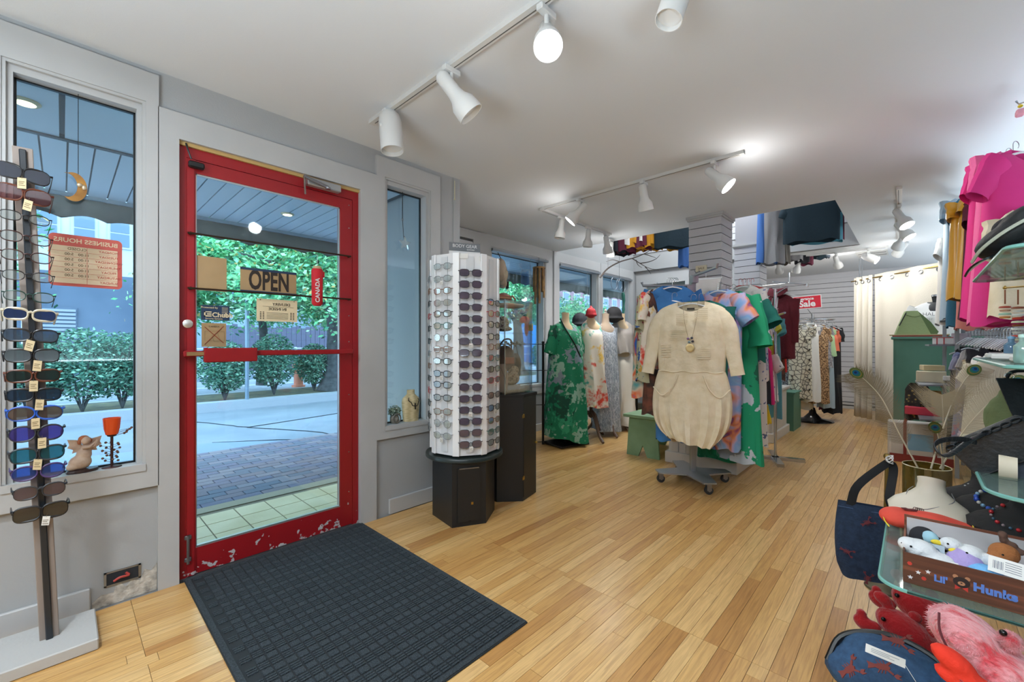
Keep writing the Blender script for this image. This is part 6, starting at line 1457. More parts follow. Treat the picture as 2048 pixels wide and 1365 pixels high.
hang('plum_tee', 'plum tee, third in the ceiling opening row', 'tee', 1638, 5.3, 380, 482, c_wine, off=20, W=.27, hem=.27, sl=.22, sang=14, hg=None)
hang('blue_wrap', 'blue wrap top at the left of the ceiling opening', 'top', 1534, 5.3, 395, 527, c_denim, off=40, W=.12, hem=.13, sl=.0, hg=None, wav=.25)
hang('grey_trousers', 'grey linen trousers with tie belt in the opening', 'trousers', 1546, 5.25, 395, 529, c_grey2, off=25, W=.12, hem=.13, sl=0, hg=None, neck=.1, wav=.25)
hang('taupe_trousers', 'taupe trousers right of the grey ones in the opening', 'trousers', 1557, 5.4, 395, 529, M('taupe_linen', '#857e74', .9), off=20, W=.11, hem=.13, sl=0, hg=None, neck=.1, wav=.25)
for (px, w_, py, mt_, lb) in ((1590, .10, 522, c_grey2, 'pale grey leggings in the back row of the opening'), (1605, .10, 528, c_blk, 'black leggings in the back row of the opening'), (1612, .09, 530, c_wine, 'wine leggings hanging lowest in the back row'), (1621, .11, 511, M('light_grey_knit', '#b4b4b8', .9), 'light grey knit in the back row of the opening'), (1636, .11, 518, c_dnavy, 'slate trousers in the back row of the opening'), (1647, .08, 516, M('slate_jersey', '#4c5560', .9), 'slate jersey, rightmost of the back row')):
    hang('leggings', lb, 'leggings', px, 6.3, 420, py, mt_, off=15, W=w_, hem=w_, sl=0, hg=None, neck=w_ * .8)
# ================================================================ RIGHT SIDE: glass shelves and what they carry
m_gls = glass('shelf_glass', (.78, .92, .90), .22, .16, '#9fbcb8'); m_glse = M('glass_edge_green', '#6fa9a2', .25); m_brk = M('bracket_grey', '#9aa0a8', .4, .5)
gsu = thing('glass_shelf_unit', 'glass shelf unit at the right wall, four glass shelves on grey brackets', 'shelves', (1.74, -.3, 0))
def gshelf(x0, x1, y0, y1, z, r_=.05):
    x0 -= 1.74; x1 -= 1.74; y0 += .3; y1 += .3
    pl = []
    for cx_, cy_, a0, rr_2 in ((x1 - r_, y1 - r_, 0, r_), (x0 + r_, y1 - r_, 90, r_), (x0 + .01, y0 + .01, 180, .01), (x1 - .01, y0 + .01, 270, .01)):
        for k in range(7): a = R(a0 + 15 * k); pl.append((cx_ + rr_2 * math.cos(a), cy_ + rr_2 * math.sin(a)))
    s_ = MB().prism(pl, .009, Matrix.Translation((0, 0, z))).build('shelf', m_gls, gsu, smooth=False)
    MB().ring([(x, y, z + .0045) for x, y in pl], .0046, 6).build('edge', m_glse, s_)
    for x in (x0 + .1, x1 - .1): MB().prism([(y0, 0), (y1 - .22, 0), (y1 - .22, .012), (y0, .05)], .014, basis((x, 0, z - .001), (0, 1, 0), (0, 0, -1), (1, 0, 0))).build('bracket', m_brk, gsu, smooth=False)
gshelf(1.335, 2.10, -.62, .062, .595); gshelf(1.36, 2.15, -.62, -.115, .84, .07); gshelf(1.40, 2.12, -.62, -.145, 1.115, .03); gshelf(1.40, 2.12, -.62, -.145, 1.375, .03)
for x in (1.44, 2.03): MB().bb(x - 1.74 - .015, x - 1.74 + .015, -.345, -.32, 0, 1.9).build('upright', m_brk, gsu, smooth=False)
MB().bb(-.40, .36, -.32, .27, .0, .10).build('deck', M('deck_grey', '#8b8d92', .6), gsu, smooth=False)
SZ = .605
# ---- box of plush toys
bx = thing('toy_box', "brown wood grain cardboard box lettered Lil' Hunks on the lowest glass shelf", 'box', (1.374, .02, SZ))
m_bx = M('box_woodprint', '#6f3f2a', .6, kind='wave', cols=['#54301f', '#7a4630', '#67392a', '#8a543c'], scale=3, stretch=(.4, .4, 14)); m_bxw = M('box_inner', '#c4c2c4', .7)
bw, bd_ = .44, .209
MB().bb(0, .004, -bw, 0, 0, .07).bb(bd_ - .004, bd_, -bw, 0, 0, .10).bb(.004, bd_ - .004, -.004, 0, 0, .072).bb(.004, bd_ - .004, -bw, -bw + .004, 0, .10).bb(.004, bd_ - .004, -bw, 0, 0, .003).build('carton', m_bx, bx, smooth=False)
MB().bb(.0045, .006, -bw + .005, -.005, .003, .066).bb(bd_ - .006, bd_ - .0045, -bw + .005, -.005, .003, .094).build('inner_lining', m_bxw, bx, smooth=False)
FT = lambda s, z, dx=-.0006: basis((dx, -s, z), (0, -1, 0), (0, 0, 1), (-1, 0, 0))
m_lb = M('print_blue', '#5b7fc8', .6); m_st = M('print_white', '#d8d8dc', .6); m_rd = M('print_red', '#c0392e', .6); m_br = M('print_dark_brown', '#2a1d1a', .6); m_tn = M('print_tan', '#b07c5a', .6)
lettering("Lil'", FT(.0635, .028), m_lb, bx, size=.020, bold=.0008); lettering('Hunks', FT(.1455, .0315), m_lb, bx, size=.0235, bold=.0012, spacing=1.06)
stp = [(.005 * (1 if k % 2 == 0 else .45) * math.cos(R(90 + 36 * k)), .005 * (1 if k % 2 == 0 else .45) * math.sin(R(90 + 36 * k))) for k in range(10)]
hx_ = [(.0045 * math.cos(R(60 * k)), .0045 * math.sin(R(60 * k))) for k in range(6)]
for s, z in ((.0265, .031), (.043, .038), (.013, .015)): MB().prism(stp, .0006, FT(s, z)).build('printed_star', m_st, bx, smooth=False)
for s, z in ((.012, .047), (.036, .020)): MB().prism(hx_, .0006, FT(s, z)).build('printed_spot', m_rd, bx, smooth=False)
def disc(c, rx, rz, n=20): return [(c[0] + rx * math.cos(2 * PI * k / n), c[1] + rz * math.sin(2 * PI * k / n)) for k in range(n)]
ET = FT(.096, .033) @ Matrix.Scale(.72, 4)
emb = MB().prism(disc((0, .002), .0185, .0155), .0006, ET).build('bear_emblem', m_br, bx, smooth=False)
MB().prism(disc((-.013, .016), .006, .006), .0004, ET).prism(disc((.013, .016), .006, .006), .0004, ET).prism(disc((0, -.002), .008, .006), .0011, ET).build('muzzle', m_tn, bx, smooth=False)
MB().prism(disc((0, -.0005), .0025, .0018, 10), .0016, ET).build('nose', m_br, bx, smooth=False)
MB().prism([(-.002, -.016), (-.014, -.010), (-.014, -.024)], .0009, ET).prism([(.002, -.016), (.014, -.010), (.014, -.024)], .0009, ET).build('bow', m_rd, bx, smooth=False)
def plush(name, label, parts, loc, rz=0, cat='plush toy', rot=None):
    t = thing(name, label, cat, loc, rz, rot=rot)
    for (nm, balls, mt_, vx) in parts: blob(nm, balls, mt_, t, vx)
    return t
pw = M('plush_white', '#d9dde0', .95, bump=.5, bscale=120); pye = M('plush_yellow', '#dcc63c', .95, bump=.4); pli = M('plush_lilac', '#a898cc', .95, bump=.5, bscale=120); pbl = M('plush_blue', '#74b4e4', .95, bump=.5, bscale=120); pbr = M('plush_brown', '#9c6236', .95, bump=.5, bscale=120); pdb = M('plush_dark_brown', '#5a4238', .95, bump=.5); pdk = M('plush_black', '#22242a', .95); peye = M('bead_eye', '#0b0b0c', .15)
V = lambda px, py, z: atZ(px, py, z)
BYAW = -PI / 2
# local axes of a toy: x right along the box front, y to the back, z up
def toy(name, label, parts, px, py, z, tilt=(0, 0, 0)):
    p = atX(px, py, 1.455 + z); t = thing(name, label, 'plush toy', p, rot=(tilt[0], tilt[1], BYAW + tilt[2]))
    for (nm, balls, mt_, vx) in parts: blob(nm, balls, mt_, t, vx)
    return t
toy('plush_seal', 'white plush seal at the left end of the toy box', [('body', [((0, 0, 0), (.034, .03, .022)), ((.03, -.005, -.015), (.035, .028, .018)), ((-.018, -.005, .006), (.022, .022, .018))], pw, .004), ('eye', [((-.014, -.027, .010), (.0028,) * 3)], peye, .001), ('eye', [((-.03, -.018, .010), (.0028,) * 3)], peye, .001)], 1838, 1098, -.03)
toy('plush_penguin', 'black and pale blue plush penguin behind the white seal', [('body', [((0, 0, 0), (.028, .026, .028)), ((.02, 0, -.01), (.03, .025, .02))], pdk, .004), ('belly', [((.012, -.015, .008), (.018, .015, .018))], M('plush_pale_blue', '#9cc4d4', .95), .004)], 1846, 1076, .06)
for (px, py, z, lb) in ((1902, 1090, .03, 'white plush gull with yellow beak, at the back of the box'), (1940, 1108, -.01, 'white plush gull with yellow beak over the lilac toy')):
    toy('plush_gull', lb, [('head', [((0, 0, 0), (.022, .020, .017)), ((.03, .004, -.008), (.03, .018, .016))], pw, .0035), ('beak', [((-.024, -.004, -.001), (.013, .008, .0065))], pye, .0025), ('eye', [((-.006, -.018, .006), (.0026,) * 3)], peye, .001)], px, py, z)
toy('plush_lilac', 'lilac round plush toy in the middle of the box', [('body', [((0, 0, 0), (.034, .032, .034)), ((.0, -.02, -.028), (.03, .02, .014))], pli, .004)], 1930, 1128, -.015)
toy('plush_blue', 'sky blue plush toy before the lilac one', [('body', [((0, 0, 0), (.036, .026, .024)), ((.02, -.012, -.006), (.022, .018, .018))], pbl, .004)], 1972, 1152, -.04)
toy('plush_moose', 'brown plush moose with dark antler standing up in the box', [('head', [((0, 0, 0), (.026, .024, .024)), ((-.016, -.012, -.008), (.014, .012, .010))], pbr, .004), ('antler', [((.0, .004, .03), (.008, .008, .010)), ((.012, .004, .022), (.010, .007, .008)), ((.024, .004, .010), (.010, .007, .008)), ((-.002, .002, .042), (.009, .008, .009))], pdb, .003), ('nose', [((-.026, -.018, -.010), (.007, .006, .005))], M('plush_cream', '#d8c49c', .95), .002), ('eye', [((-.004, -.023, .004), (.0024,) * 3)], peye, .001)], 2008, 1108, .01)
toy('plush_white_bird', 'small white round plush face at the right end of the box', [('body', [((0, 0, 0), (.026, .024, .024))], pw, .004), ('eye', [((-.006, -.022, .007), (.0026,) * 3)], peye, .001), ('beak', [((-.018, -.016, .003), (.004, .004, .004))], pdk, .002)], 2036, 1162, -.04)
def toy_tag(px, py, z, w_, h, label, rz=0.):
    t = thing('toy_tag', label, 'tag', atX(px, py, z), rot=(R(-35), rz, BYAW)); MB().box((0, 0, 0), (w_, .0012, h)).build('card', tagw, t, smooth=False)
    l = MB()
    for k in range(5): l.box((w_ * .2, -.001, h * (.3 - .14 * k)), (w_ * .45, .0006, h * .03))
    for k in range(7): l.box((-w_ * .36 + k * w_ * .045, -.001, 0), (w_ * (.012 + .012 * (k % 2)), .0006, h * .5))
    l.build('print', M('tag_grey_ink', '#6c7280', .8), t, smooth=False)
toy_tag(2012, 1136, 1.40, .052, .034, 'white barcode tag on the brown plush moose', R(6)); toy_tag(1892, 1132, 1.40, .04, .022, 'white swing tag between seal and lilac toy')
t_ = thing('booklet_tag', 'pale blue booklet tag standing beside the white seal', 'tag', atX(1874, 1110, 1.44), rot=(R(-10), 0, BYAW)); MB().box((0, 0, 0), (.026, .004, .045)).build('card', M('booklet_blue', '#a8b8c0', .7), t_, smooth=False); lettering('Cuddle', basis((0, -.0026, 0), (0, 0, -1), (1, 0, 0), (0, -1, 0)), m_navy, t_, size=.010)
# ---- coral pouch
po = thing('coral_pouch', 'coral red zipped pouch with dark lobster print behind the toy box', 'pouch', (1.78, -.035, SZ), R(-90))
mcor = M('coral_cloth', '#e0503f', .8, col2='#d2463a', scale=8, bump=.3, bscale=30)
blob('body', [((-.07, 0, .028), (.05, .055, .028)), ((.0, 0, .03), (.09, .06, .028)), ((.06, 0, .025), (.05, .05, .024))], mcor, po, .006)
MB().prism([(-.02, 0), (-.01, .008), (-.004, .003), (.006, .010), (.018, .004), (.008, -.004), (.016, -.010), (0, -.006), (-.012, -.010)], .002, Matrix.Translation((-.045, .0, .0575))).build('lobster_print', M('print_maroon', '#5a1c22', .8), po, smooth=False)
MB().tube(curve([(.075, -.05, .03), (.085, -.03, .045), (.085, .0, .05)], 8), .0018, 5).tube(curve([(-.105, -.03, .03), (-.10, -.045, .02), (-.09, -.055, .01)], 8), .0018, 5).build('yellow_piping', pye, po)
# ---- ivory bust with necklace
ib = thing('jewellery_bust', 'ivory leatherette necklace bust with silver necklace on the lowest shelf', 'bust', (1.94, -.04, SZ), R(-100)); m_iv = M('ivory_leatherette', '#d4cdbc', .5)
def bustmb(h=.125, w_=.10, th=.028):
    mb = MB(); vs, fs = [], []; n = 28; prof = [(.0, .034, .026, .0), (.018, .033, .025, .0), (.04, .036, .028, -.002), (.06, .055, .036, -.012), (.08, .085, .048, -.028), (.10, .10, .052, -.045), (.125, .088, .040, -.075), (.145, .04, .02, -.10)]
    for (d, a, b_, off) in prof:
        for k in range(n):
            q = 2 * PI * k / n; vs.append((a * w_ / .10 * math.cos(q), off + b_ * math.sin(q) * (1 if math.sin(q) < 0 else .75), h - d * h / .145 + .012 * math.sin(q) * (-1 if d < .05 else 0)))
    for j in range(len(prof) - 1):
        for k in range(n): a = j * n + k; b_ = j * n + (k + 1) % n; fs.append((a, a + n, b_ + n, b_))
    fs.append(tuple(range(n))); fs.append(tuple(reversed(range((len(prof) - 1) * n, len(prof) * n))))
    return mb.add(vs, fs)
bustmb().build('bust', m_iv, ib)
MB().bb(-.05, .05, -.02, .045, 0, .06).build('stand', M('bust_shade', '#a8a294', .6), ib, smooth=False)
sn = thing('silver_necklace', 'silver chain necklace with ornate pendant on the ivory bust', 'necklace', ib.location, R(-100))
MB().tube(curve([(.045, .01, .088), (.055, -.03, .072), (.02, -.075, .055), (-.01, -.088, .045), (-.045, -.07, .052), (-.055, -.02, .075), (-.045, .01, .088)], 26), .0013, 5).build('chain', m_steel, sn)
pd = MB(); rnd = random.Random(2)
for k in range(14): pd.ring([(-.012 + rnd.uniform(-.014, .014) + .006 * math.cos(q), -.094 + rnd.uniform(-.002, .002), .036 + rnd.uniform(-.010, .010) + .006 * math.sin(q)) for q in [j * .785 for j in range(8)]] if False else [(-.012 + (k % 5 - 2) * .005 + .005 * math.cos(q), -.095, .036 + (k // 5 - 1) * .008 + .005 * math.sin(q)) for q in [j * .785 for j in range(8)]], .0011, 4)
stuff(pd.build('filigree_pendant', M('dark_silver', '#6c6c66', .3, .9), sn))
# ---- black velvet busts with jewellery
mvel = M('black_velvet', '#131417', .8, bump=.2); 
for i, (px, py, sc3, rz, lb) in enumerate(((1952, 1026, 1.15, -95, 'black velvet bust under the middle shelf, crystal necklace on it'), (1990, 1058, 1.35, -105, 'black velvet bust with blue and pearl necklace'), (2030, 1098, 1.35, -110, 'black velvet bust with red and grey bead strand'))):
    q = atZ(px + 22, py, SZ); t = thing('velvet_bust', lb, 'bust', q, R(rz)); o = bustmb(.135 * sc3 / 1.2, .11, .03).build('bust', mvel, t); o.rotation_euler = (R(-18), 0, 0)
    MB().bb(-.05, .05, .0, .05, -.0, .05).build('stand', mvel, t, smooth=False)
    nkt = thing('bead_necklace', ('short crystal necklace on the bust under the middle shelf', 'blue glass and pearl necklace on the middle velvet bust', 'red and grey bead strand on the nearest velvet bust')[i], 'necklace', q, R(rz))
    cols = ((('#c8ccd0', .0032),), (('#2f4fb0', .0075), ('#d8d8d4', .0055), ('#7fa8c8', .006), ('#3c60c0', .0065)), (('#c03038', .0055), ('#9c8a90', .004), ('#4c6a80', .004)))[i]
    for k in range(18):
        u = k / 17; a = R(-130 + 260 * u)
        x = .055 * math.sin(a); y = -.03 - .05 * math.cos(a); z = .085 - .035 * (math.cos(a) + .6) / 1.6 + (.02 if i else 0)
        c_, r_ = cols[k % len(cols)]
        MB().ball((x, y - .006, z), r_, 8).build('bead', M('bead_' + c_[1:], c_, .15, .2), nkt)
# ---- bags on the middle shelf
m_leath = M('black_leather', '#15191e', .45, col2='#1d2228', scale=12, bump=.35, bscale=70); MZ = .85
bgx = atD(2000, 893, 1.05)
bb_ = thing('black_handbag', 'black leather shoulder bag with chain trim leaning over the middle shelf', 'handbag', bgx, rot=(R(8), R(-38), yawcam(1995, -12)))
bb_.scale = (.84,) * 3
MB().box((0, 0, 0), (.20, .05, .115), bev=.018).build('body', m_leath, bb_, ang=60)
MB().box((0, -.026, -.002), (.186, .006, .095), bev=.004).build('front_panel', m_leath, bb_, smooth=False)
MB().tube([(-.096, -.029, -.050), (.096, -.029, -.050)], .003, 6).tube([(-.096, -.029, .050), (.096, -.029, .050)], .002, 6).build('piping', m_black, bb_)
for k in range(8):
    x = -.085 + k * .024; MB().ring([(x + .012 * math.cos(q), -.034, .048 + .006 * math.sin(q)) for q in [j * PI / 5 for j in range(10)]], .0022, 5).build('chain_link', M('gunmetal_link', '#33363a', .25, .9), bb_)
MB().tube(curve([atD(1952, 886, 1.04) - bgx, atD(1925, 879, 1.02) - bgx, atD(1885, 881, .99) - bgx, atD(1869, 893, .97) - bgx, atD(1884, 912, .96) - bgx, atD(1908, 905, .98) - bgx, atD(1940, 882, 1.03) - bgx, atD(1980, 862, 1.06) - bgx], 36), .0065, 8, flat=.35).build('strap', m_leath, None, bgx)['label'] = 'looping black shoulder strap'
st_o = bpy.data.objects[[o.name for o in bpy.data.objects if o.name.startswith('strap')][-1]]
for o in list(bpy.data.objects):
    if o.name.startswith('strap') and o.parent is None:
        bpy.context.view_layer.update(); o.parent = bb_; o.matrix_parent_inverse = bb_.matrix_basis.inverted()
ob_ = thing('olive_backpack', 'olive canvas backpack with black leather flap at the back of the middle shelf', 'backpack', (2.02, -.245, MZ), R(-75)); ob_.scale = (.85, .85, .9); m_ol = M('olive_canvas', '#6c7850', .85, col2='#5f6b46', scale=10, bump=.3, bscale=60)
blob('body', [((0, 0, .10), (.11, .065, .10)), ((0, 0, .04), (.11, .06, .045)), ((.02, 0, .18), (.09, .05, .05))], m_ol, ob_, .008)
MB().surf(lambda u, v: ((u - .5) * (.17 - .05 * v * v), -.03 - .055 * v + .0 * u, .235 - .13 * v ** 1.5), 10, 8, .005).build('flap', m_leath, ob_)
MB().tube(curve([(-.05, 0, .23), (-.03, .0, .26), (.03, .0, .26), (.05, 0, .23)], 10), .006, 6).build('grab_loop', m_leath, ob_)
MB().ring([(-.05 + .012 * math.cos(q), -.03, .245 + .012 * math.sin(q)) for q in [j * .6 for j in range(10)]], .002, 5).build('ring', m_chrome, ob_)
gb = thing('grey_bag', 'slate blue leather bag cut by the right edge of the middle shelf', 'handbag', atD(2062, 935, 1.02), rot=(0, R(-20), yawcam(2040, -10))); MB().box((0, 0, 0), (.09, .05, .12), bev=.015).build('body', M('slate_leather', '#39414e', .5, bump=.3), gb)
for (px, py, d, lb) in ((1950, 893, 1.27, 'white paper cuff behind the black handbag'), (2016, 935, 1.03, 'tan paper cuff between the two leather bags')):
    c_ = thing('display_cuff', lb, 'display cuff', atD(px, py, d), rot=(0, R(90), yawcam(px))); MB().lathe([(.026, -.015), (.030, -.015), (.030, .015), (.026, .015), (.0255, -.015)], n=20, sy=.8).build('cuff', M('cuff_cream', '#d6cbb4', .6), c_)
# ---- third shelf: little bottles and brushes
rnd = random.Random(11)
bc_ = ['#a8c8d8', '#d8d8dc', '#e0cc5c', '#88b8dc', '#d8a8a0', '#b8dcd4', '#d4d0c8']
for k in range(20):
    x = 1.50 + .19 * (k // 7) + .19 * rnd.random(); y = -.18 - .22 * rnd.random(); h = rnd.uniform(.045, .085); c_ = bc_[k % 7]
    t = thing('glass_bottle', '%s trinket bottle, %s in the crowd on the bottle shelf' % (('pale blue', 'frosted', 'yellow', 'sky blue', 'blush', 'mint', 'ivory')[k % 7], ('front', 'middle', 'rear')[k // 7]), 'bottle', (x, y, 1.125), rnd.random() * 3, 'bottles on the glass shelf')
    MB().lathe([(0, 0), (.014, 0), (.016, .006), (.016, h * .6), (.007, h * .75), (.007, h * .92), (0, h * .93)], n=12).build('body', glass('bottle_' + c_[1:], tuple(lin(c_)[:3]), .4, .35, c_), t)
    MB().lathe([(0, h * .9), (.008, h * .9), (.008, h), (0, h + .002)], n=10).build('cap', M('cap_' + c_[1:], c_, .4), t)
for k in range(5): tag(MB().box((0, 0, .008), (.07, .05, .014), bev=.003).build('paper_pack', M('pack_white', '#dedcd8', .6), None, (1.62 + .1 * k, -.20 - .02 * (k % 2), 1.125), rot=(0, 0, .4 * k)), 'flat white paper pack among the bottles, %s from the near end' % (['first'] + ORD[1:])[k], 'packet', 'paper packs on the bottle shelf')
# bar with earrings over the bottles
eb = thing('earring_bar', 'brass bar under the top glass shelf with pendants hanging from it', 'bar', atD(2010, 576, 1.5)); A_ = atD(2010, 576, 1.5); B_ = atD(2090, 570, 1.3) - A_
MB().tube([(0, 0, 0), B_], .003, 6).ball((0, 0, 0), .006, 8).build('rod', M('brass', '#b89548', .35, .9), eb)
MB().tube([(0, 0, 0), (0, 0, 1.375 - A_.z)], .002, 5).build('hanger', M('brass', '#b89548', .35, .9), eb)
for (px, cs_, lb) in ((2010, ('#b04a30', '#c89a80', '#a8d0b8', '#d08a4c'), 'beaded pendant with mint flower hanging by the bottles'), (2036, ('#8c4a2c', '#d8d8d0', '#d8d8d0', '#c83c2c', '#d8d8b8'), 'stacked shell pendant hanging right of the mint one')):
    q0 = atD(px, 580, 1.49 if px < 2020 else 1.44); t = thing('hanging_pendant', lb, 'pendant', q0); MB().tube([(0, 0, .0), (0, 0, -.05)], .002, 5).build('cord', M('cord_rust', '#8c4a2c', .7), t)
    for k, c_ in enumerate(cs_ * 2 if px > 2020 else cs_): MB().lathe([(0, -.004), (.012 if k % 2 else .016, -.004), (.014, .002), (0, .004)], (0, 0, -.06 - .012 * k), n=12).build('bead', M('bead_' + c_[1:], c_, .35), t)
# ---- top shelf: black studded cap, teal brim
cp = thing('black_cap_studded', 'black leather cap with white stud band on the top glass shelf', 'cap', atD(2022, 498, 1.42), rot=(0, R(-28), yawcam(2020, -20))); cp.name = 'studded_hat'
blob('crown', [((.03, 0, .03), (.11, .09, .05)), ((.08, 0, .06), (.08, .08, .04))], M('cap_black', '#1f2326', .6, bump=.3), cp, .008)
MB().surf(lambda u, v: (-.09 + .15 * u - .03 * v, -.05 - .075 * v * math.sin(PI * u), -.012 - .02 * v), 14, 5, .006).build('peak', M('patent_black', '#1c2022', .2), cp)
MB().tube(curve([(-.09, -.03, .01), (-.03, -.085, .018), (.05, -.095, .03), (.14, -.06, .04)], 14), .006, 6, flat=.5).build('band', M('band_pearl', '#b8bfae', .4), cp)
fd = thing('black_flat_cap', 'black felt cap behind the studded one on the top shelf', 'cap', atD(2035, 455, 1.6)); fd.name = 'felt_hat'; blob('crown', [((0, 0, 0), (.09, .07, .05))], c_blk, fd, .01)
tag(MB().box((0, 0, .012), (.16, .06, .022), bev=.008).build('teal_box', M('teal_card', '#2aa0a8', .5), None, (1.58, -.235, 1.386)), 'flat teal box lying on the top glass shelf', 'box')

# ---- plush lobsters, blue bag and shaggy plush under the lowest shelf
prd = M('plush_red', '#a00c14', .95, bump=.6, bscale=90, sheen=.3); por = M('plush_orange', '#d8321c', .9, bump=.4, bscale=60)
def lobster(px, py, d, rz, label, s=1.):
    t = thing('plush_lobster', label, 'plush toy', atD(px, py, d), rot=(0, R(24), yawcam(px, rz))); t.scale = (s,) * 3
    blob('body', [((0, 0, 0), (.085, .055, .05)), ((.09, .01, -.01), (.08, .05, .045)), ((.16, .02, -.02), (.06, .045, .035))], prd, t, .007)
    for k in range(3): blob('fin', [((-.0 + .05 * k, .02, .052 - .01 * k), (.02, .018, .018))], prd, t, .005)
    blob('claw', [((-.085, -.03, -.055), (.035, .022, .024)), ((-.105, -.03, -.03), (.016, .014, .014)), ((-.06, -.03, -.04), (.02, .016, .016))], prd, t, .005)
    blob('claw', [((-.085, .01, .045), (.028, .02, .02)), ((-.06, .01, .03), (.02, .016, .016))], prd, t, .005)
    MB().ball((-.055, -.048, .012), .007, 10).build('eye', peye, t)
lobster(1810, 1262, 1.42, -10, 'red plush lobster with black bead eye, upper one under the shelf')
lobster(1842, 1218, 1.55, -18, 'red plush lobster behind, mostly hidden by the lowest shelf', 1.1)
bl = thing('blue_backpack', 'blue denim backpack with lobster print and paper tag on the floor', 'backpack', atD(1792, 1345, 1.32), rot=(R(-30), 0, yawcam(1792, -6)))
m_den = M('denim_blue', '#34577c', .85, col2='#2b4a6c', scale=60, bump=.3, bscale=120)
blob('body', [((0, 0, -.02), (.165, .09, .08)), ((0, .0, .02), (.145, .08, .07)), ((-.05, 0, -.05), (.13, .08, .07))], m_den, bl, .008)
MB().tube(curve([(-.165, -.02, -.05), (-.14, -.02, .03), (-.08, -.01, .075), (.0, -.0, .095), (.09, -.01, .075), (.15, -.02, .02)], 24), .010, 8).build('piping', m_black, bl)
MB().tube(curve([(.06, -.10, -.04), (.09, -.10, .0), (.13, -.08, .01)], 10), .016, 8, flat=.3).tube(curve([(.05, -.10, -.06), (.08, -.11, -.02), (.12, -.09, -.01)], 10), .012, 8, flat=.3).build('webbing_strap', m_black, bl)
LP = [(-.03, 0), (-.018, .006), (-.006, .004), (.008, .010), (.022, .016), (.028, .008), (.016, .004), (.028, -.002), (.022, -.010), (.008, -.006), (-.006, -.006), (-.018, -.008)]
def lob_print(T, sc_=1., h=.003):
    m = MB(); S = T @ Matrix.Scale(sc_, 4)
    m.prism(disc((0, 0), .014, .006, 10), h, S); m.prism([(-.012, -.003), (-.026, -.007), (-.024, 0), (-.026, .007), (-.012, .003)], h, S)
    for s in (-1, 1):
        m.prism([(.010, s * .003), (.018, s * .010), (.016, s * .013), (.006, s * .005)][::s], h, S); m.prism([(.017 + x, s * (.013 + y)) for x, y in ((0, 0), (.006, -.004), (.013, -.001), (.008, .002), (.012, .006), (.003, .005))][::s], h, S)
        for k in range(3): m.prism([(-.006 + k * .005, s * .005), (-.010 + k * .006, s * .012), (-.0085 + k * .006, s * .012), (-.004 + k * .005, s * .005)][::s], h, S)
    return m
m_lp = M('print_rust', '#7c3a36', .85)
tgb = thing('paper_tag', 'long white price tag lying on the blue backpack', 'tag', atD(1770, 1312, 1.20), rot=(R(-38), R(2), yawcam(1770, -4))); MB().box((0, 0, 0), (.085, .0015, .022)).build('card', tagw, tgb, smooth=False)
MB().box((.0, -.0012, .004), (.06, .0004, .001)).box((-.01, -.0012, 0), (.04, .0004, .001)).box((-.005, -.0012, -.004), (.05, .0004, .001)).build('print', M('tag_grey_ink', '#6c7280', .8), tgb, smooth=False)
MB().tube([(.04, 0, 0), (.07, -.01, -.04), (.10, -.01, -.07)], .0008, 4).build('string', tagw, tgb)
# raycast free lobster prints: simple flat patches just proud of the backpack front
for (px, py, d, rz_) in ((1793, 1283, 1.245, 8), (1700, 1340, 1.24, 50), (1765, 1335, 1.2, 15)):
    o = lob_print(basis((0, 0, 0), (1, 0, 0), (0, 0, 1), (0, -1, 0)), 1.3).build('lobster_print', m_lp, None, atD(px, py, d), rot=(R(-40), R(-rz_), yawcam(px)), smooth=False)
    bpy.context.view_layer.update(); o.parent = bl; o.matrix_parent_inverse = bl.matrix_basis.inverted()
# shaggy pink crab plush
pk = M('plush_pink_shaggy', '#e39aa0', .98, col2='#d0404a', scale=16, bump=1., bscale=60, stretch=(1, 4, 1), pos=(.48, .68), sheen=.4)
cr_ = thing('plush_crab', 'shaggy pink plush crab with wide smile at the bottom right', 'plush toy', atD(1958, 1296, .84), rot=(0, R(34), yawcam(1965, -8))); cr_.scale = (.65,) * 3
body = blob('body', [((-.03, 0, 0), (.10, .07, .075)), ((.07, .0, -.01), (.10, .075, .08)), ((.16, .01, -.02), (.09, .07, .07))], pk, cr_, .007)
blob('eye_stalk', [((.02, -.01, .085), (.026, .024, .03))], pk, cr_, .006); blob('eye_stalk', [((.10, -.02, .065), (.032, .03, .035))], pk, cr_, .006)
MB().ball((-.004, -.026, .098), .009, 10).build('eye', peye, cr_)
MB().tube(curve([(-.112, -.058, .03), (-.085, -.082, .0), (-.045, -.088, -.026), (.01, -.086, -.043), (.06, -.09, -.05), (.064, -.09, -.036)], 20), .0032, 6).build('mouth', M('mouth_thread', '#5a2028', .8), cr_)
# fur strands
rnd = random.Random(9); fur = MB()
for _ in range(5200):
    c_, r_ = random.choice((((-.03, 0, 0), (.10, .07, .075)), ((.07, 0, -.01), (.10, .075, .08)), ((.16, .01, -.02), (.09, .07, .07)), ((.02, -.01, .085), (.026, .024, .03)), ((.10, -.02, .065), (.032, .03, .035))))
    d_ = Vector((rnd.gauss(0, 1), rnd.gauss(0, 1), rnd.gauss(0, 1))).normalized(); p = Vector((c_[0] + d_.x * r_[0] * .96, c_[1] + d_.y * r_[1] * .96, c_[2] + d_.z * r_[2] * .96))
    if d_.y > .5: continue
    tp = p + d_ * .007 + Vector((rnd.uniform(-.004, .004), rnd.uniform(-.004, .004), -.004)); sd = d_.orthogonal().normalized() * .0011
    fur.add([p - sd, p + sd, tp], [(0, 1, 2)])
stuff(fur.build('fur', pk, cr_, smooth=False))
oc = thing('plush_claw_toy', 'orange red plush lobster claw sticking out under the shaggy crab', 'plush toy', atD(1932, 1352, .80), rot=(0, R(30), yawcam(1915, 0))); oc.scale = (.75,) * 3
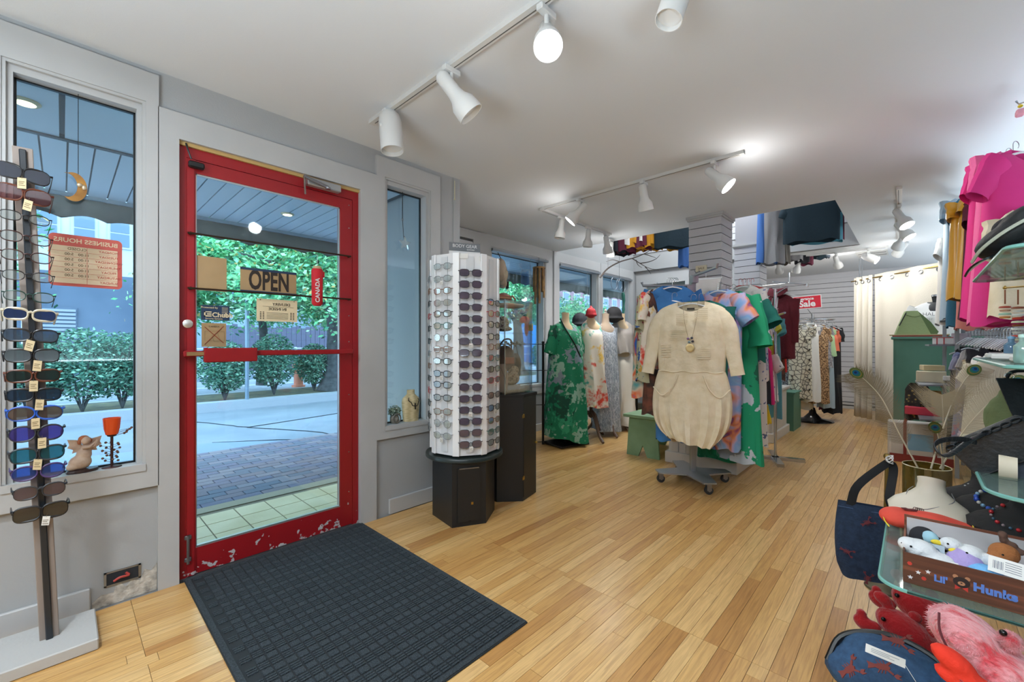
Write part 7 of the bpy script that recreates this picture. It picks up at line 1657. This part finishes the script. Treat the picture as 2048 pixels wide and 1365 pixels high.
blob('claw', [((-.03, 0, .01), (.05, .03, .025)), ((.03, 0, -.01), (.07, .035, .03)), ((.11, 0, -.02), (.06, .03, .03)), ((-.02, 0, -.03), (.03, .025, .015))], por, oc, .006)
MB().tube([(-.01, -.034, -.004), (.06, -.038, -.004), (.12, -.034, -.014)], .0022, 5).build('seam', prd, oc)

# ---- tote bag on a brass stand
ts = atZ(1768, 1178, 0)
bst = thing('brass_stand', 'brass stand with flared round foot holding the denim tote bag', 'stand', ts); mbs = M('old_brass', '#8c7440', .35, .85)
MB().lathe([(0, 0), (.075, 0), (.072, .008), (.055, .014), (.04, .03), (.02, .04), (0, .045)], n=28).build('foot', M('foot_bronze', '#6c6450', .5, .4), bst)
zt = atD(1778, 928, 1.93).z
MB().tube([(0, 0, .03), (.012, -.012, zt)], .009, 10).ball((.012, -.012, zt + .006), .016, 10).build('pole', mbs, bst)
tt = thing('denim_tote', 'dark denim tote bag with rust lobster print hung from the brass stand', 'tote bag', atD(1733, 1083, 1.84), rot=(0, 0, yawcam(1733, 4)))
m_den2 = M('denim_dark', '#223550', .9, col2='#1b2b42', scale=60, bump=.3, bscale=120)
mb = MB(); vs, fs = [], []; n = 32; H_ = .315
for j in range(15):
    t = j / 14; z = H_ / 2 - t * H_
    for k in range(n):
        a = 2 * PI * k / n; c, s = math.cos(a), math.sin(a); w_ = .098 + .012 * math.sin(PI * t) - .02 * max(0, t - .85) * 4
        vs.append((w_ * math.copysign(abs(c) ** .6, c), (.012 + .05 * t * (1 - .5 * t)) * math.copysign(abs(s) ** .8, s) + .003 * math.sin(5 * a + 9 * t), z - .008 * math.sin(2 * a) * t))
for j in range(14):
    for k in range(n): a = j * n + k; b_ = j * n + (k + 1) % n; fs.append((a, a + n, b_ + n, b_))
fs.append(tuple(reversed(range(14 * n, 15 * n)))); mb.add(vs, fs).build('body', m_den2, tt)
MB().tube([(-.098 + .196 * k / 12, -.0155, H_ / 2 - .022) for k in range(13)], .0015, 5).build('hem_seam', M('seam_blue', '#41587a', .8), tt)
lp = atD(1775, 932, 1.90) - tt.location; lp = Matrix.Rotation(-yawcam(1733, 4), 3, 'Z') @ lp
MB().tube(curve([(-.055, -.012, H_ / 2 - .01), (-.03, -.012, H_ / 2 + .08), (lp.x - .012, lp.y, lp.z), (lp.x + .01, lp.y, lp.z + .012), (lp.x + .02, lp.y, lp.z - .02), (.075, .0, H_ / 2 + .05), (.085, .0, H_ / 2)], 30), .017, 8, flat=.12, up=(1, 0, 0)).build('handle', M('webbing_black', '#17191c', .9), tt)
for (x, z, rz_) in ((.0, .09, 40), (-.07, -.045, -20), (.075, -.05, 10), (.0, -.14, 80)):
    lob_print(basis((x, -.020 - .03 * min(1, max(0, (H_ / 2 - z) / H_ * 1.4)), z), (math.cos(R(rz_)), 0, math.sin(R(rz_))), (-math.sin(R(rz_)), 0, math.cos(R(rz_))), (0, -1, 0)), .95, .002).build('lobster_print', M('print_dark_rust', '#6a3038', .9), tt, smooth=False)
wc = thing('white_lacing', 'white cord knotted round the top of the brass stand', 'cord', atD(1779, 922, 1.90))
mbw = MB()
for k in range(4): mbw.ring([(.022 * math.cos(q) + .006 * k - .01, .012 * math.sin(q), .010 * math.sin(q + k) + .004 * k) for q in [j * .45 for j in range(14)]], .0022, 5)
mbw.build('loops', m_white, wc)
# ---- gold glass vase with peacock feathers
vp = atD(1853, 950, 2.12); vz = vp.z + .045
va = thing('gold_vase', 'tall smoky gold glass cylinder vase holding the peacock feathers', 'vase', (vp.x, vp.y, 0))
m_gold = glass('gold_glass', (.62, .52, .25), .35, .4, '#7a6a30')
MB().lathe([(0, 0), (.09, 0), (.09, vz), (.086, vz), (.085, .02), (0, .018)], n=36).build('cylinder', m_gold, va)
MB().ring([(.089 * math.cos(k * PI / 18), .089 * math.sin(k * PI / 18), vz) for k in range(36)], .0025, 6).build('rim', M('rim_gold', '#d8cfae', .2, .3), va)
m_quill = M('quill', '#cfc6ae', .6); m_barb = M('barb_brown', '#7c6f58', .9); m_barbl = M('barb_pale', '#a89a80', .9)
def feather(label, ctrl, eye=True, ln=.09, n=130, start=.3, barb=m_barb, grp=None):
    P_ = [atD(*c) for c in ctrl]; o0 = P_[0]; t = thing('peacock_feather', label, 'feather', o0)
    cv = curve([p - o0 for p in P_], 40); MB().tube(cv, [.004 - .003 * k / 40 for k in range(41)], 6).build('quill', m_quill, t)
    bm = MB(); vdir = (Vector((0, 0, CAM_H)) - P_[-1]).normalized(); rnd = random.Random(len(label))
    for k in range(n):
        u = start + (1 - start) * k / n; i = min(39, int(u * 40)); q = cv[i].lerp(cv[i + 1], u * 40 - i); tg_ = (cv[i + 1] - cv[i]).normalized(); sd = tg_.cross(vdir).normalized()
        L = ln * (.45 + .55 * math.sin(PI * min(1, (u - start) / (1 - start) * .85 + .1))) * rnd.uniform(.8, 1.1)
        for s in (-1, 1):
            e1 = q + sd * s * L * .55 + tg_ * L * .45 + Vector((0, 0, -.01)); e2 = q + sd * s * L * .9 + tg_ * L * .95 + Vector((0, 0, -.02)) + vdir * rnd.uniform(-.01, .01)
            w_ = tg_ * .0009
            bm.add([q - w_, q + w_, e1 + w_ * .8, e1 - w_ * .8, e2], [(0, 1, 2, 3), (3, 2, 4)])
    stuff(bm.build('barbs', barb, t, smooth=False))
    if eye:
        tg_ = (cv[40] - cv[37]).normalized(); sd = tg_.cross(vdir).normalized(); nn = sd.cross(tg_).normalized()
        if nn.dot(vdir) < 0: nn = -nn
        for (rx, rz_, c_, off, k) in ((.024, .034, '#52662f', 0, 0), (.019, .025, '#8c7838', .0, 1), (.016, .020, '#276f60', .001, 2), (.011, .012, '#0e5c94', .004, 3), (.006, .006, '#152c58', .006, 4)):
            MB().prism(disc((0, off), rx, rz_), .0008, basis(cv[40] + nn * (.001 + .0012 * k) - tg_ * .01, sd, tg_, nn)).build('eye_spot', M('eye_' + c_[1:], c_, .35, .2), t, smooth=False)
    return t
feather('long peacock feather leaning left with blue eye before the curtain', [(1835, 935, 2.1), (1800, 870, 2.12), (1765, 800, 2.15), (1735, 765, 2.18), (1709, 744, 2.2)], ln=.105, n=170, start=.18)
feather('peacock feather with low blue eye above the vase', [(1885, 940, 2.08), (1884, 915, 2.05), (1878, 880, 2.02), (1869, 852, 2.0)], ln=.06, n=70, start=.35)
feather('tall peacock feather with small eye leaning right', [(1862, 938, 2.1), (1882, 870, 2.1), (1905, 805, 2.1), (1930, 760, 2.1), (1951, 738, 2.1)], ln=.09, n=130, start=.25, barb=m_barbl)
feather('peacock feather crossing behind the olive backpack', [(1880, 938, 2.08), (1930, 860, 2.05), (1985, 800, 2.0), (2038, 760, 1.95)], ln=.11, n=120, start=.3, barb=m_barbl)
feather('upright dried plume with brown fan tip in the vase', [(1887, 938, 2.12), (1887, 880, 2.12), (1886, 830, 2.12), (1884, 790, 2.12)], eye=False, ln=.13, n=110, start=.62, barb=m_barbl)

# ================================================================ FAR RIGHT: curtain, green cabinet, shelf, gift bag
A0 = atD(1708, 565, 6.6); B0 = atD(1885, 530, 5.25)
A0.z = B0.z = 2.14
m_cur = M('curtain_linen', '#c9c4b8', .95, bump=.3, bscale=80)
du = (B0 - A0); Lr = du.length; du.normalize(); dn = Vector((0, 0, 1)).cross(du)
rod = thing('curtain_rod', 'thin brass curtain rod crossing the far corner', 'rod', A0)
MB().tube([-du * .05, du * (Lr + .5)], .009, 8).build('rod', mbs, rod)
for k in range(2): MB().tube([du * (.10 + .05 * k), du * (.10 + .05 * k) + Vector((0, 0, CZ - 2.14))], .004, 5).build('chain', m_chrome, rod)
def curtain(s0, s1, label, folds, amp, ph=0):
    t = thing('curtain', label, 'curtain', A0 + du * s0); L_ = s1 - s0
    f = lambda u, v: tuple(du * (L_ * u * (1 - .04 * v)) + dn * (amp * (.6 + .4 * v) * math.sin(u * folds * 2 * PI + ph)) + Vector((0, 0, .045 - 2.13 * v)))
    MB().surf(f, 80, 12).build('cloth', m_cur, t).modifiers.new('t', 'SOLIDIFY').thickness = .004
    k = 0
    for u in [(i + .5) / (folds * 2) for i in range(int(folds * 2))]:
        q = Vector(f(u, .04)); nrm = dn
        MB().ring([tuple(q - nrm * .006 + du * (.024 * math.cos(a)) + Vector((0, 0, .024 * math.sin(a)))) for a in [j * PI / 8 for j in range(16)]], .006, 6).build('grommet', m_steel, t)
    return t
curtain(.0, .34, 'narrow bunched linen curtain at the left end of the rod', 3, .045)
curtain(.36, Lr + .05, 'wide cream linen curtain hanging across the far corner', 2.5, .03, 1)
gcb = thing('green_cabinet', 'tall sea green painted cabinet under the white tee display', 'cabinet', (7.0, -.17, 0)); m_gr2 = M('sea_green_cabinet', '#4f8070', .6, col2='#4a7969', scale=5)
MB().bb(-.3, .3, -.35, .35, .05, 1.22).build('body', m_gr2, gcb, smooth=False); MB().bb(-.32, .32, -.37, .37, 1.22, 1.25, bev=.004).build('top', m_gr2, gcb, smooth=False); MB().bb(-.31, .31, -.36, .36, 0, .05).build('plinth', m_gr2, gcb, smooth=False)
dr_ = MB().bb(-.31, -.302, -.33, .33, .10, 1.18).build('door', m_gr2, gcb, smooth=False); MB().ball((-.325, -.05, .7), .014, 8).build('knob', mbs, dr_)
for (dy, z, w_, c_, lb) in ((.0, .0, .46, '#a03c34', 'red flat book on the green cabinet'), (.02, .014, .5, '#b0a078', 'tan flat book stacked on the red one')):
    tag(MB().box((0, 0, .007), (.30, w_, .012), bev=.002).build('flat_book', M('book_' + c_[1:], c_, .6), None, (6.86, -.04 + dy * .3, 1.251 + z), smooth=False), lb, 'book')
wt = thing('display_torso', 'small display torso with silver neck rim wearing the white tee', 'mannequin', (7.0, -.20, 1.252))
MB().lathe([(0, 0), (.10, 0), (.12, .15), (.13, .30), (.08, .37), (.045, .40), (.055, .47), (0, .475)], n=24, sx=.7).build('torso', M('torso_black', '#2a2c30', .6), wt); MB().lathe([(.03, .468), (.058, .468), (.055, .49), (.05, .49), (.045, .475)], n=20).build('neck_rim', m_chrome, wt)
tp = Vector((7.0, -.20, 1.66)); tw = yawcam(1868, 0)
te = thing('white_tee', 'white tee printed HALIFAX on the small display torso', 'tee', tp, tw)
garment_mb(.22, .40, .20, .12, neck=.09, drop=.03, sl=.18, sang=16, sr=(.08, .08), wav=.12).build('cloth', M('bright_white_tee', '#e6e6e4', .85), te)
lettering('HALIFAX', basis((-.02, -.145, -.15), (1, 0, 0), (0, 0, 1), (0, -1, 0)), M('tee_print', '#8a8a8c', .8), te, size=.055)
lettering('EST.  1749', basis((-.02, -.15, -.21), (1, 0, 0), (0, 0, 1), (0, -1, 0)), M('tee_print2', '#b8b8ba', .8), te, size=.035)
bp = thing('green_satchel', 'pale green wedge shaped satchel standing on the green cabinet', 'bag', (6.80, .01, 1.28), yawcam(1838, 10)); mpg = M('pale_green_cloth', '#95a878', .85, bump=.3, bscale=30)
MB().prism([(-.16, 0), (.14, 0), (.10, .10), (.03, .27), (-.07, .27), (-.13, .10)], .10, basis((0, .05, 0), (1, 0, 0), (0, 0, 1), (0, -1, 0))).build('body', mpg, bp, smooth=False)
MB().tube([(-.13, -.056, .10), (-.09, -.056, .20), (-.07, -.056, .25)], .006, 5).build('zip', m_black, bp); MB().tube(curve([(-.08, -.056, .23), (0, -.058, .20), (.06, -.056, .22)], 8), .004, 5).build('seam', M('olive_seam', '#6c7c50', .8), bp)
MB().prism([(.14, 0), (.22, 0), (.14, .14), (.03, .27), (.08, .14)], .09, basis((0, .05, 0), (1, 0, 0), (0, 0, 1), (0, -1, 0))).build('side_gusset', M('dark_green_cloth', '#5c7248', .85), bp, smooth=False)
# metal etagere
et = thing('metal_etagere', 'pale grey metal shelf unit in front of the green cabinet', 'shelves', atD(1895, 700, 3.9)); et.location.z = 0; mes = M('etagere_metal', '#8f9499', .45, .4)
e0 = et.location.copy(); 
for (px, d) in ((1889, 4.2), (1914, 3.7), (1868, 4.1), (1926, 4.1)):
    q = atD(px, 688, d) - e0; q.z = 0
    if px in (1868,): continue
    MB().bb(q.x - .014, q.x + .014, q.y - .014, q.y + .014, 0, 1.37).build('post', mes, et, smooth=False)
for z, (xa, xb) in ((1.36, (1872, 1930)), (1.15, (1850, 1930)), (.80, (1830, 1925)), (.50, (1832, 1925))):
    q = [atD(xa, 688, 4.15) - e0, atD(xb, 688, 4.15) - e0, atD(xb, 688, 3.7) - e0, atD(xa + 8, 688, 3.7) - e0]
    MB().prism([(v.x, v.y) for v in reversed(q)], .014, Matrix.Translation((0, 0, z))).build('shelf', mes, et, smooth=False)
def onet(px, d, z): v = atD(px, 688, d); v.z = z; return v
def sbox(name, label, px, d, z, dim, mat, cat='box', rz=0, strip=None):
    t = thing(name, label, cat, onet(px, d, z), yawcam(px, rz)); MB().box((0, 0, dim[2] / 2), dim, bev=.004).build('body', mat, t, smooth=False)
    if strip: MB().box((0, -dim[1] / 2 - .001, dim[2] / 2), (dim[0] * .06, .002, dim[2])).box((-dim[0] * .3, -dim[1] / 2 - .001, dim[2] / 2), (dim[0] * .06, .002, dim[2])).box((0, -dim[1] / 2 - .0005, dim[2] * .95), (dim[0] * 1.0, .002, dim[2] * .12)).build('ribbon', strip, t, smooth=False)
    return t
sbox('ribbon_box', 'white gift box tied with red ribbon on the upper etagere shelf', 1888, 3.9, 1.164, (.15, .10, .065), m_white, strip=M('ribbon_red', '#b84a4c', .6))
sbox('pink_parcel', 'pale patterned parcel beside the ribboned box', 1922, 3.8, 1.164, (.10, .08, .10), M('parcel_pink', '#c8bcc0', .7, col2='#a89aa8', scale=20), rz=25)
sbox('cream_box', 'closed cream box on the middle etagere shelf', 1862, 3.95, .814, (.20, .14, .10), M('box_cream', '#cfc6ac', .7))
sbox('open_box', 'open cream box stacked on the closed one', 1864, 4.02, .918, (.15, .12, .05), M('box_cream2', '#c8bb98', .7), rz=15)
sbox('paper_stack', 'stack of papers beside the cream box', 1900, 3.9, .814, (.22, .14, .025), M('paper_bluish', '#b8bcc4', .8), cat='papers')
sbox('white_dish', 'low white dish at the right of the middle etagere shelf', 1905, 3.8, .84, (.12, .10, .04), m_white, cat='dish')
sbox('red_box', 'bright red and pink box stack on the lowest etagere shelf', 1845, 3.95, .514, (.24, .16, .07), M('box_red', '#c03048', .6))
sbox('magenta_bag', 'magenta ribbed bag at the right of the lowest shelf', 1903, 3.85, .514, (.06, .08, .17), M('magenta_cloth', '#a0306c', .7), cat='bag')
sbox('yellow_card', 'yellow card envelope leaning behind the red box', 1862, 4.0, .59, (.14, .02, .14), M('card_yellow', '#d09a34', .7), cat='card', rz=12)
tag(garment_mb(.09, .34, .10, .03, neck=.05, sl=0, wav=.3).build('gold_black_scarf', M('black_gold_scarf', '#1f1c18', .8, kind='voronoi', cols=['#b89a50', '#2a2620', '#1a1816', '#3c3428'], scale=30), None, onet(1835, 4.0, .80), rot=(0, 0, yawcam(1835))), 'black scarf with gold print hanging from the middle etagere shelf', 'scarf')
# gift bag on floor
gf = thing('gift_bag', 'white, red and blue picture tote with tall red handles on the floor', 'tote bag', atZ(1838, 925, 0), yawcam(1838, 8)); gd = gf.location.x * FX + gf.location.y * FY
w2 = 46 * gd / 851; h2 = 80 * gd / 851
MB().box((0, 0, h2 / 2), (w2 * 2, .16, h2), bev=.01).build('body', M('canvas_white', '#c9c4bc', .8), gf, smooth=False)
MB().box((0, -.082, h2 * .10), (w2 * 2, .006, h2 * .2)).build('red_base', M('canvas_red', '#8c3830', .8), gf, smooth=False)
MB().box((w2 * .15, -.083, h2 * .52), (w2 * 1.1, .004, h2 * .40)).build('picture_field', M('sea_picture', '#7aa4c0', .7, kind='noise', cols=['#b89a70', '#7aa4c0', '#8cb4cc', '#a85048'], scale=5), gf, smooth=False)
MB().tube([(-w2 * .5, -.086, .03), (-w2 * .5, -.086, h2), (-w2 * .25, -.06, h2 * 1.55), (w2 * .1, -.06, h2 * 1.58), (w2 * .45, -.086, h2), (w2 * .45, -.086, .03)], .014, 6, flat=.3).build('handle', M('canvas_red', '#8c3830', .8), gf)
# ================================================================ CLOTHES ON THE RIGHT WALL
def arm(px, py, d, lb, L_=.55):
    q = atD(px, py, d); t = thing('wall_hook_arm', lb, 'display arm', q, 0, 'wire arms of the slatwall'); t.name = 'hook_wire'
    MB().tube([(0, 0, .02), (0, -.01, 0), (.0, -(q.y - RYW), .06)], .005, 6).build('wire', m_wire, t); MB().box((0, -(q.y - RYW) + .004, .06), (.03, .008, .05)).build('mount', m_wire, t)
arm(1979, 305, 2.9, 'wire arm above the pink shirts'); arm(1955, 357, 3.0, 'wire arm carrying the gold tops'); arm(1936, 393, 3.35, 'wire arm carrying the pale blue shirts'); arm(1912, 448, 4.1, 'low wire arm left of the shirts'); arm(1892, 490, 4.4, 'farthest low wire arm'); arm(2032, 210, 2.2, 'highest wire arm at the right edge, yellow cap on it')
def side(nm, lb, ct, px, d, y0_, y1_, mt_, W_=.2, off=68, sl=.18, **k): return hang(nm, lb, ct, px, d, y0_, y1_, mt_, off=off, W=W_, hem=k.pop('hem', W_ * 1.05), sl=sl, sang=k.pop('sang', 24), wav=k.pop('wav', .2), **k)
c_gold = M('gold_satin', '#cf9a24', .35, bump=.3, bscale=14, sheen=.2); c_pink2 = M('fuchsia_jersey', '#dc2f86', .75, bump=.2, bscale=14); c_pinkl = M('rose_pink', '#ec6ca4', .8, bump=.2); c_lil = flower('lilac_grey_floral', '#7c7f98', ['#a06a80', '#c0b8c4', '#5c6488', '#8c8cb0'], 14, .36, .04)
side('white_blue_shirt', 'white and pale blue shirt, leftmost of the clothes on the right wall', 'shirt', 1912, 3.85, 470, 650, c_white, .20, 62, mk=False); side('pale_blue_shirt', 'pale blue shirt beside the white one on the right wall', 'shirt', 1924, 3.7, 398, 640, c_ltblue, .20, 62)
side('petrol_top', 'petrol blue top between pale blue and gold ones', 'top', 1928, 3.5, 400, 655, M('petrol_jersey', '#24607c', .8, bump=.2), .17, 72); side('gold_top', 'shiny gold top on the right wall', 'top', 1940, 3.15, 402, 600, c_gold, .19, 64, sl=.12)
side('gold_dress', 'second gold top with pale highlights beside the first', 'top', 1950, 3.05, 396, 598, c_gold, .18, 72, sl=.1); side('wine_long_top', 'wine coloured long top behind the gold ones', 'top', 1962, 3.0, 398, 640, c_wine, .19, 74); side('sky_tunic', 'sky blue tunic between wine and pink tops', 'tunic', 1975, 2.85, 380, 640, c_ltblue, .16, 76)
side('salmon_top', 'salmon hemmed top low behind the gold ones', 'top', 1946, 3.4, 430, 660, M('salmon', '#cf8078', .8), .15, 72, mk=False)
for (px, d, y0_, y1_, off, mt_, lb) in ((2012, 2.35, 318, 640, 56, c_pink2, 'fuchsia tunic, leftmost of the pink ones'), (2026, 2.2, 305, 648, 60, c_pinkl, 'rose pink tunic in the middle of the pink ones'), (2052, 2.05, 300, 650, 56, c_pink2, 'bright pink tunic cut by the right edge')):
    side('pink_tunic', lb, 'tunic', px, d, y0_, y1_, mt_, .21, off, hem=.26, sl=.2)
side('cream_top', 'cream top below the top glass shelf at the right edge', 'top', 2062, 1.95, 420, 636, c_cream, .16, 50, mk=False)
yc = thing('pink_yellow_cap', 'small pink and yellow item hooked on the highest wire arm', 'cap', atD(2040, 218, 2.15)); MB().box((0, 0, -.02), (.05, .03, .03), bev=.006).build('pink_band', M('pale_pink', '#e0a0b0', .8), yc); MB().ball((-.01, 0, .01), (.012, .01, .008), 8).build('yellow_tip', pye, yc); yc.name = 'pink_item'
# lower rail with a second row
lr = thing('lower_rail', 'chrome rail with a second row of clothes below the pink tunics', 'rail', (0, 0, 0)); MB().tube([(2.6, -.50, 1.21), (5.2, -.50, 1.21)], .011, 8).tube([(2.9, -.5, 1.21), (2.9, RYW, 1.21)], .008, 6).tube([(4.8, -.5, 1.21), (4.8, RYW, 1.21)], .008, 6).build('rail', m_chrome, lr)
for (px, d, y0_, y1_, mt_, W_, nm, lb, ct) in ((1936, 3.7, 694, 905, c_blk, .16, 'black_trousers', 'black trousers in the lower row left of the lilac dress', 'trousers'), (1952, 3.4, 700, 900, c_lil, .17, 'lilac_dress', 'lilac grey floral dress in the lower row', 'dress'), (1978, 3.0, 702, 880, M('ivory_knit', '#d0c8b0', .9, bump=.4), .16, 'ivory_knit_top', 'ivory knit top in the lower row', 'top'),
                           (2002, 2.7, 705, 870, c_white, .17, 'white_blouse', 'white blouse in the lower row', 'blouse'), (2032, 2.4, 712, 880, M('ivory_satin', '#ddd8c4', .5, bump=.3, bscale=12), .22, 'ivory_blouse', 'wide ivory blouse filling the gap above the olive backpack', 'blouse'), (1968, 3.2, 694, 800, c_grey2, .16, 'grey_top', 'grey top between the lilac dress and ivory knit', 'top'), (1990, 2.9, 690, 730, c_blk, .15, 'black_bralette', 'black short top under the rail by the bottles', 'top')):
    side(nm, lb, ct, px, d, y0_, y1_, mt_, W_, 55 if W_ < .2 else 35, sl=.0 if ct in ('trousers',) else .12)
for k in range(16): hanger(atD(1936 + 6.5 * k, 676 + k * .3, 3.7 - .09 * k), yawcam(1980, 70), label='clear hanger on the lower rail, %s from its far end' % (['first'] + ORD[1:])[k], group='hangers on the lower rail')

# ================================================================ TRACK LIGHTING
m_trk = M('track_white', '#cfcfcd', .45); m_head = M('head_white', '#d4d5d4', .45); m_bulb = M('bulb_lit', '#ffffff', .3, emit='#fff8ee', es=14); m_bulbo = M('bulb_off', '#d8dadb', .3)
def track(pts, label):
    t = thing('light_track', label, 'light track', (pts[0][0], pts[0][1], CZ))
    o = Vector(pts[0] + (0,))
    for a, b_ in zip(pts, pts[1:]):
        a = Vector(a + (0,)) - o; b_ = Vector(b_ + (0,)) - o; d_ = (b_ - a); L_ = d_.length; d_.normalize(); n_ = Vector((-d_.y, d_.x, 0))
        T = basis((a + b_) / 2 + Vector((0, 0, -.011)), d_, n_, Vector((0, 0, 1)))
        MB().box((0, 0, 0), (L_, .036, .022), T=T).build('channel', m_trk, t, smooth=False)
        MB().box((0, .006, -.0115), (L_ - .06, .004, .002), T=T).build('slot', M('slot_dark', '#5c5c5a', .7), t, smooth=False)
def head(x, y, aim, lit, label, kind='flare', drop=.05, power=18, s=1.):
    t = thing('track_spotlight', label, 'spotlight', (x, y, CZ - .022))
    MB().box((0, 0, -.012), (.09, .03, .024), bev=.003).tube([(0, 0, -.02), (0, 0, -.02 - drop - .02)], .009, 8).build('mount', m_head, t)
    d_ = Vector(aim).normalized(); c = Vector((0, 0, -.045 - drop)); u = d_.orthogonal().normalized(); T = basis(c, u, d_.cross(u), d_)
    if kind == 'flare': prof = [(0, -.075), (.020, -.073), (.030, -.06), (.031, .02), (.036, .045), (.054, .075), (.058, .115), (.058, .13), (.054, .13), (.048, .112)]
    else: prof = [(0, -.085), (.03, -.08), (.046, -.06), (.052, -.03), (.052, .11), (.049, .11), (.048, .09)]
    prof = [(a * s, b_ * s) for a, b_ in prof]
    MB().lathe(prof, n=28, T=T).build('head', m_head, t)
    e = prof[-1][1]; r_ = prof[-1][0]
    bl_ = MB().lathe([(0, e + .002), (r_ * .86, e + .002), (r_ * .84, e - .004), (0, e - .005)], n=20, T=T).build('bulb', m_bulb if lit else m_bulbo, t)
    if kind != 'flare':
        yk_ = MB(); sd = Vector((1, 0, 0)) if abs(d_.x) < .5 else Vector((0, 1, 0)); sd = (sd - d_ * sd.dot(d_)).normalized()
        yk_.tube([(0, 0, -.03), tuple(sd * .045 + Vector((0, 0, -.045))), tuple(c + sd * .058)], .006, 6, flat=.5).tube([(0, 0, -.03), tuple(-sd * .045 + Vector((0, 0, -.045))), tuple(c - sd * .058)], .006, 6, flat=.5)
        yk_.ball(tuple(c + sd * .058), .010, 8).ball(tuple(c - sd * .058), .010, 8); yk_.build('yoke', m_head, t)
    if lit:
        q = c + d_ * (e + .03); l = lamp('bulb_light', 'SPOT', q, power, (1, .97, .92), .035, Vector(d_).to_track_quat('-Z', 'Y').to_euler(), angle=R(150), blend=1., parent=t)
        lamp('bulb_glow', 'POINT', q + d_ * .03, power * .16, (1, .98, .95), .05, parent=t)
track([(1.24, 2.30), (1.24, .2)], 'near white light track on the ceiling, over the doormat')
head(1.24, 2.09, (.02, -.12, -1), False, 'cylindrical white spotlight with yoke at the left end of the near track', 'can', .05, s=1.18)
head(1.24, 1.56, (.55, -.35, -.75), False, 'flared white spotlight second on the near track', s=1.1)
head(1.27, 1.02, (-.42, -.40, -.80), True, 'lit flared spotlight third on the near track', power=14, s=.92)
head(1.47, .60, (-.3, .2, -1), False, 'white spotlight cut by the top edge of the picture', 'can', .02, s=.9)
track([(3.15, .83), (3.15, 2.58)], 'long leg of the middle white light track')
track([(3.15, 2.60), (4.44, 2.60)], 'short leg of the middle light track, running towards the branch')
head(3.15, 1.02, (.1, -.75, -.8), True, 'lit spotlight at the right end of the middle track', power=26)
head(3.15, 1.55, (.35, .0, -1), False, 'pale unlit spotlight in the middle of the middle track')
head(3.15, 2.15, (-.35, .55, -.7), True, 'spotlight aimed at the window on the middle track', power=16)
head(3.45, 2.58, (-.1, .1, -1), False, 'unlit spotlight first past the corner of the middle track', s=.95)
head(3.95, 2.59, (.0, .1, -1), False, 'unlit spotlight second past the corner of the middle track', s=.95)
head(4.35, 2.60, (.45, .12, -.9), True, 'lit spotlight at the window end of the middle track', power=24)
head(4.62, 2.70, (.2, .2, -1), True, 'lit spotlight nearest the bare branch', power=16, s=.9)
track([(4.75, .09), (7.2, .13)], 'white light track running along the far right ceiling')
for (x, aim, lb) in ((5.3, (-.3, -.4, -.85), 'bright spotlight nearest on the far right track'), (5.9, (-.2, -.5, -.85), 'second lit spotlight on the far right track'), (6.5, (.6, .3, -.6), 'third lit spotlight on the far right track'), (7.05, (.7, .5, -.6), 'last lit spotlight on the far right track')): head(x, .10, aim, True, lb, power=7)
track([(7.5, .25), (7.5, 1.6)], 'short white light track beyond the ceiling opening')
head(7.5, .45, (-.2, -.75, -.5), True, 'white spotlight by the ceiling vent', 'can', .06, power=9)
head(7.5, .80, (.7, -.1, -.6), True, 'lit spotlight beyond the ceiling opening', power=26); head(7.5, 1.25, (.4, .3, -.8), False, 'unlit spotlight beyond the ceiling opening'); head(7.5, 1.5, (.8, .1, -.6), True, 'small lit spotlight beside the grey trousers', power=26)
vt = thing('ceiling_vent', 'flat white ceiling vent beside the short track', 'vent', atZ(1745, 507, CZ)); MB().box((0, 0, -.006), (.5, .34, .012)).build('plate', m_trk, vt, smooth=False); MB().box((.1, 0, -.014), (.02, .3, .004)).box((-.1, 0, -.014), (.02, .3, .004)).build('slat', M('slot_dark', '#5c5c5a', .7), vt, smooth=False)
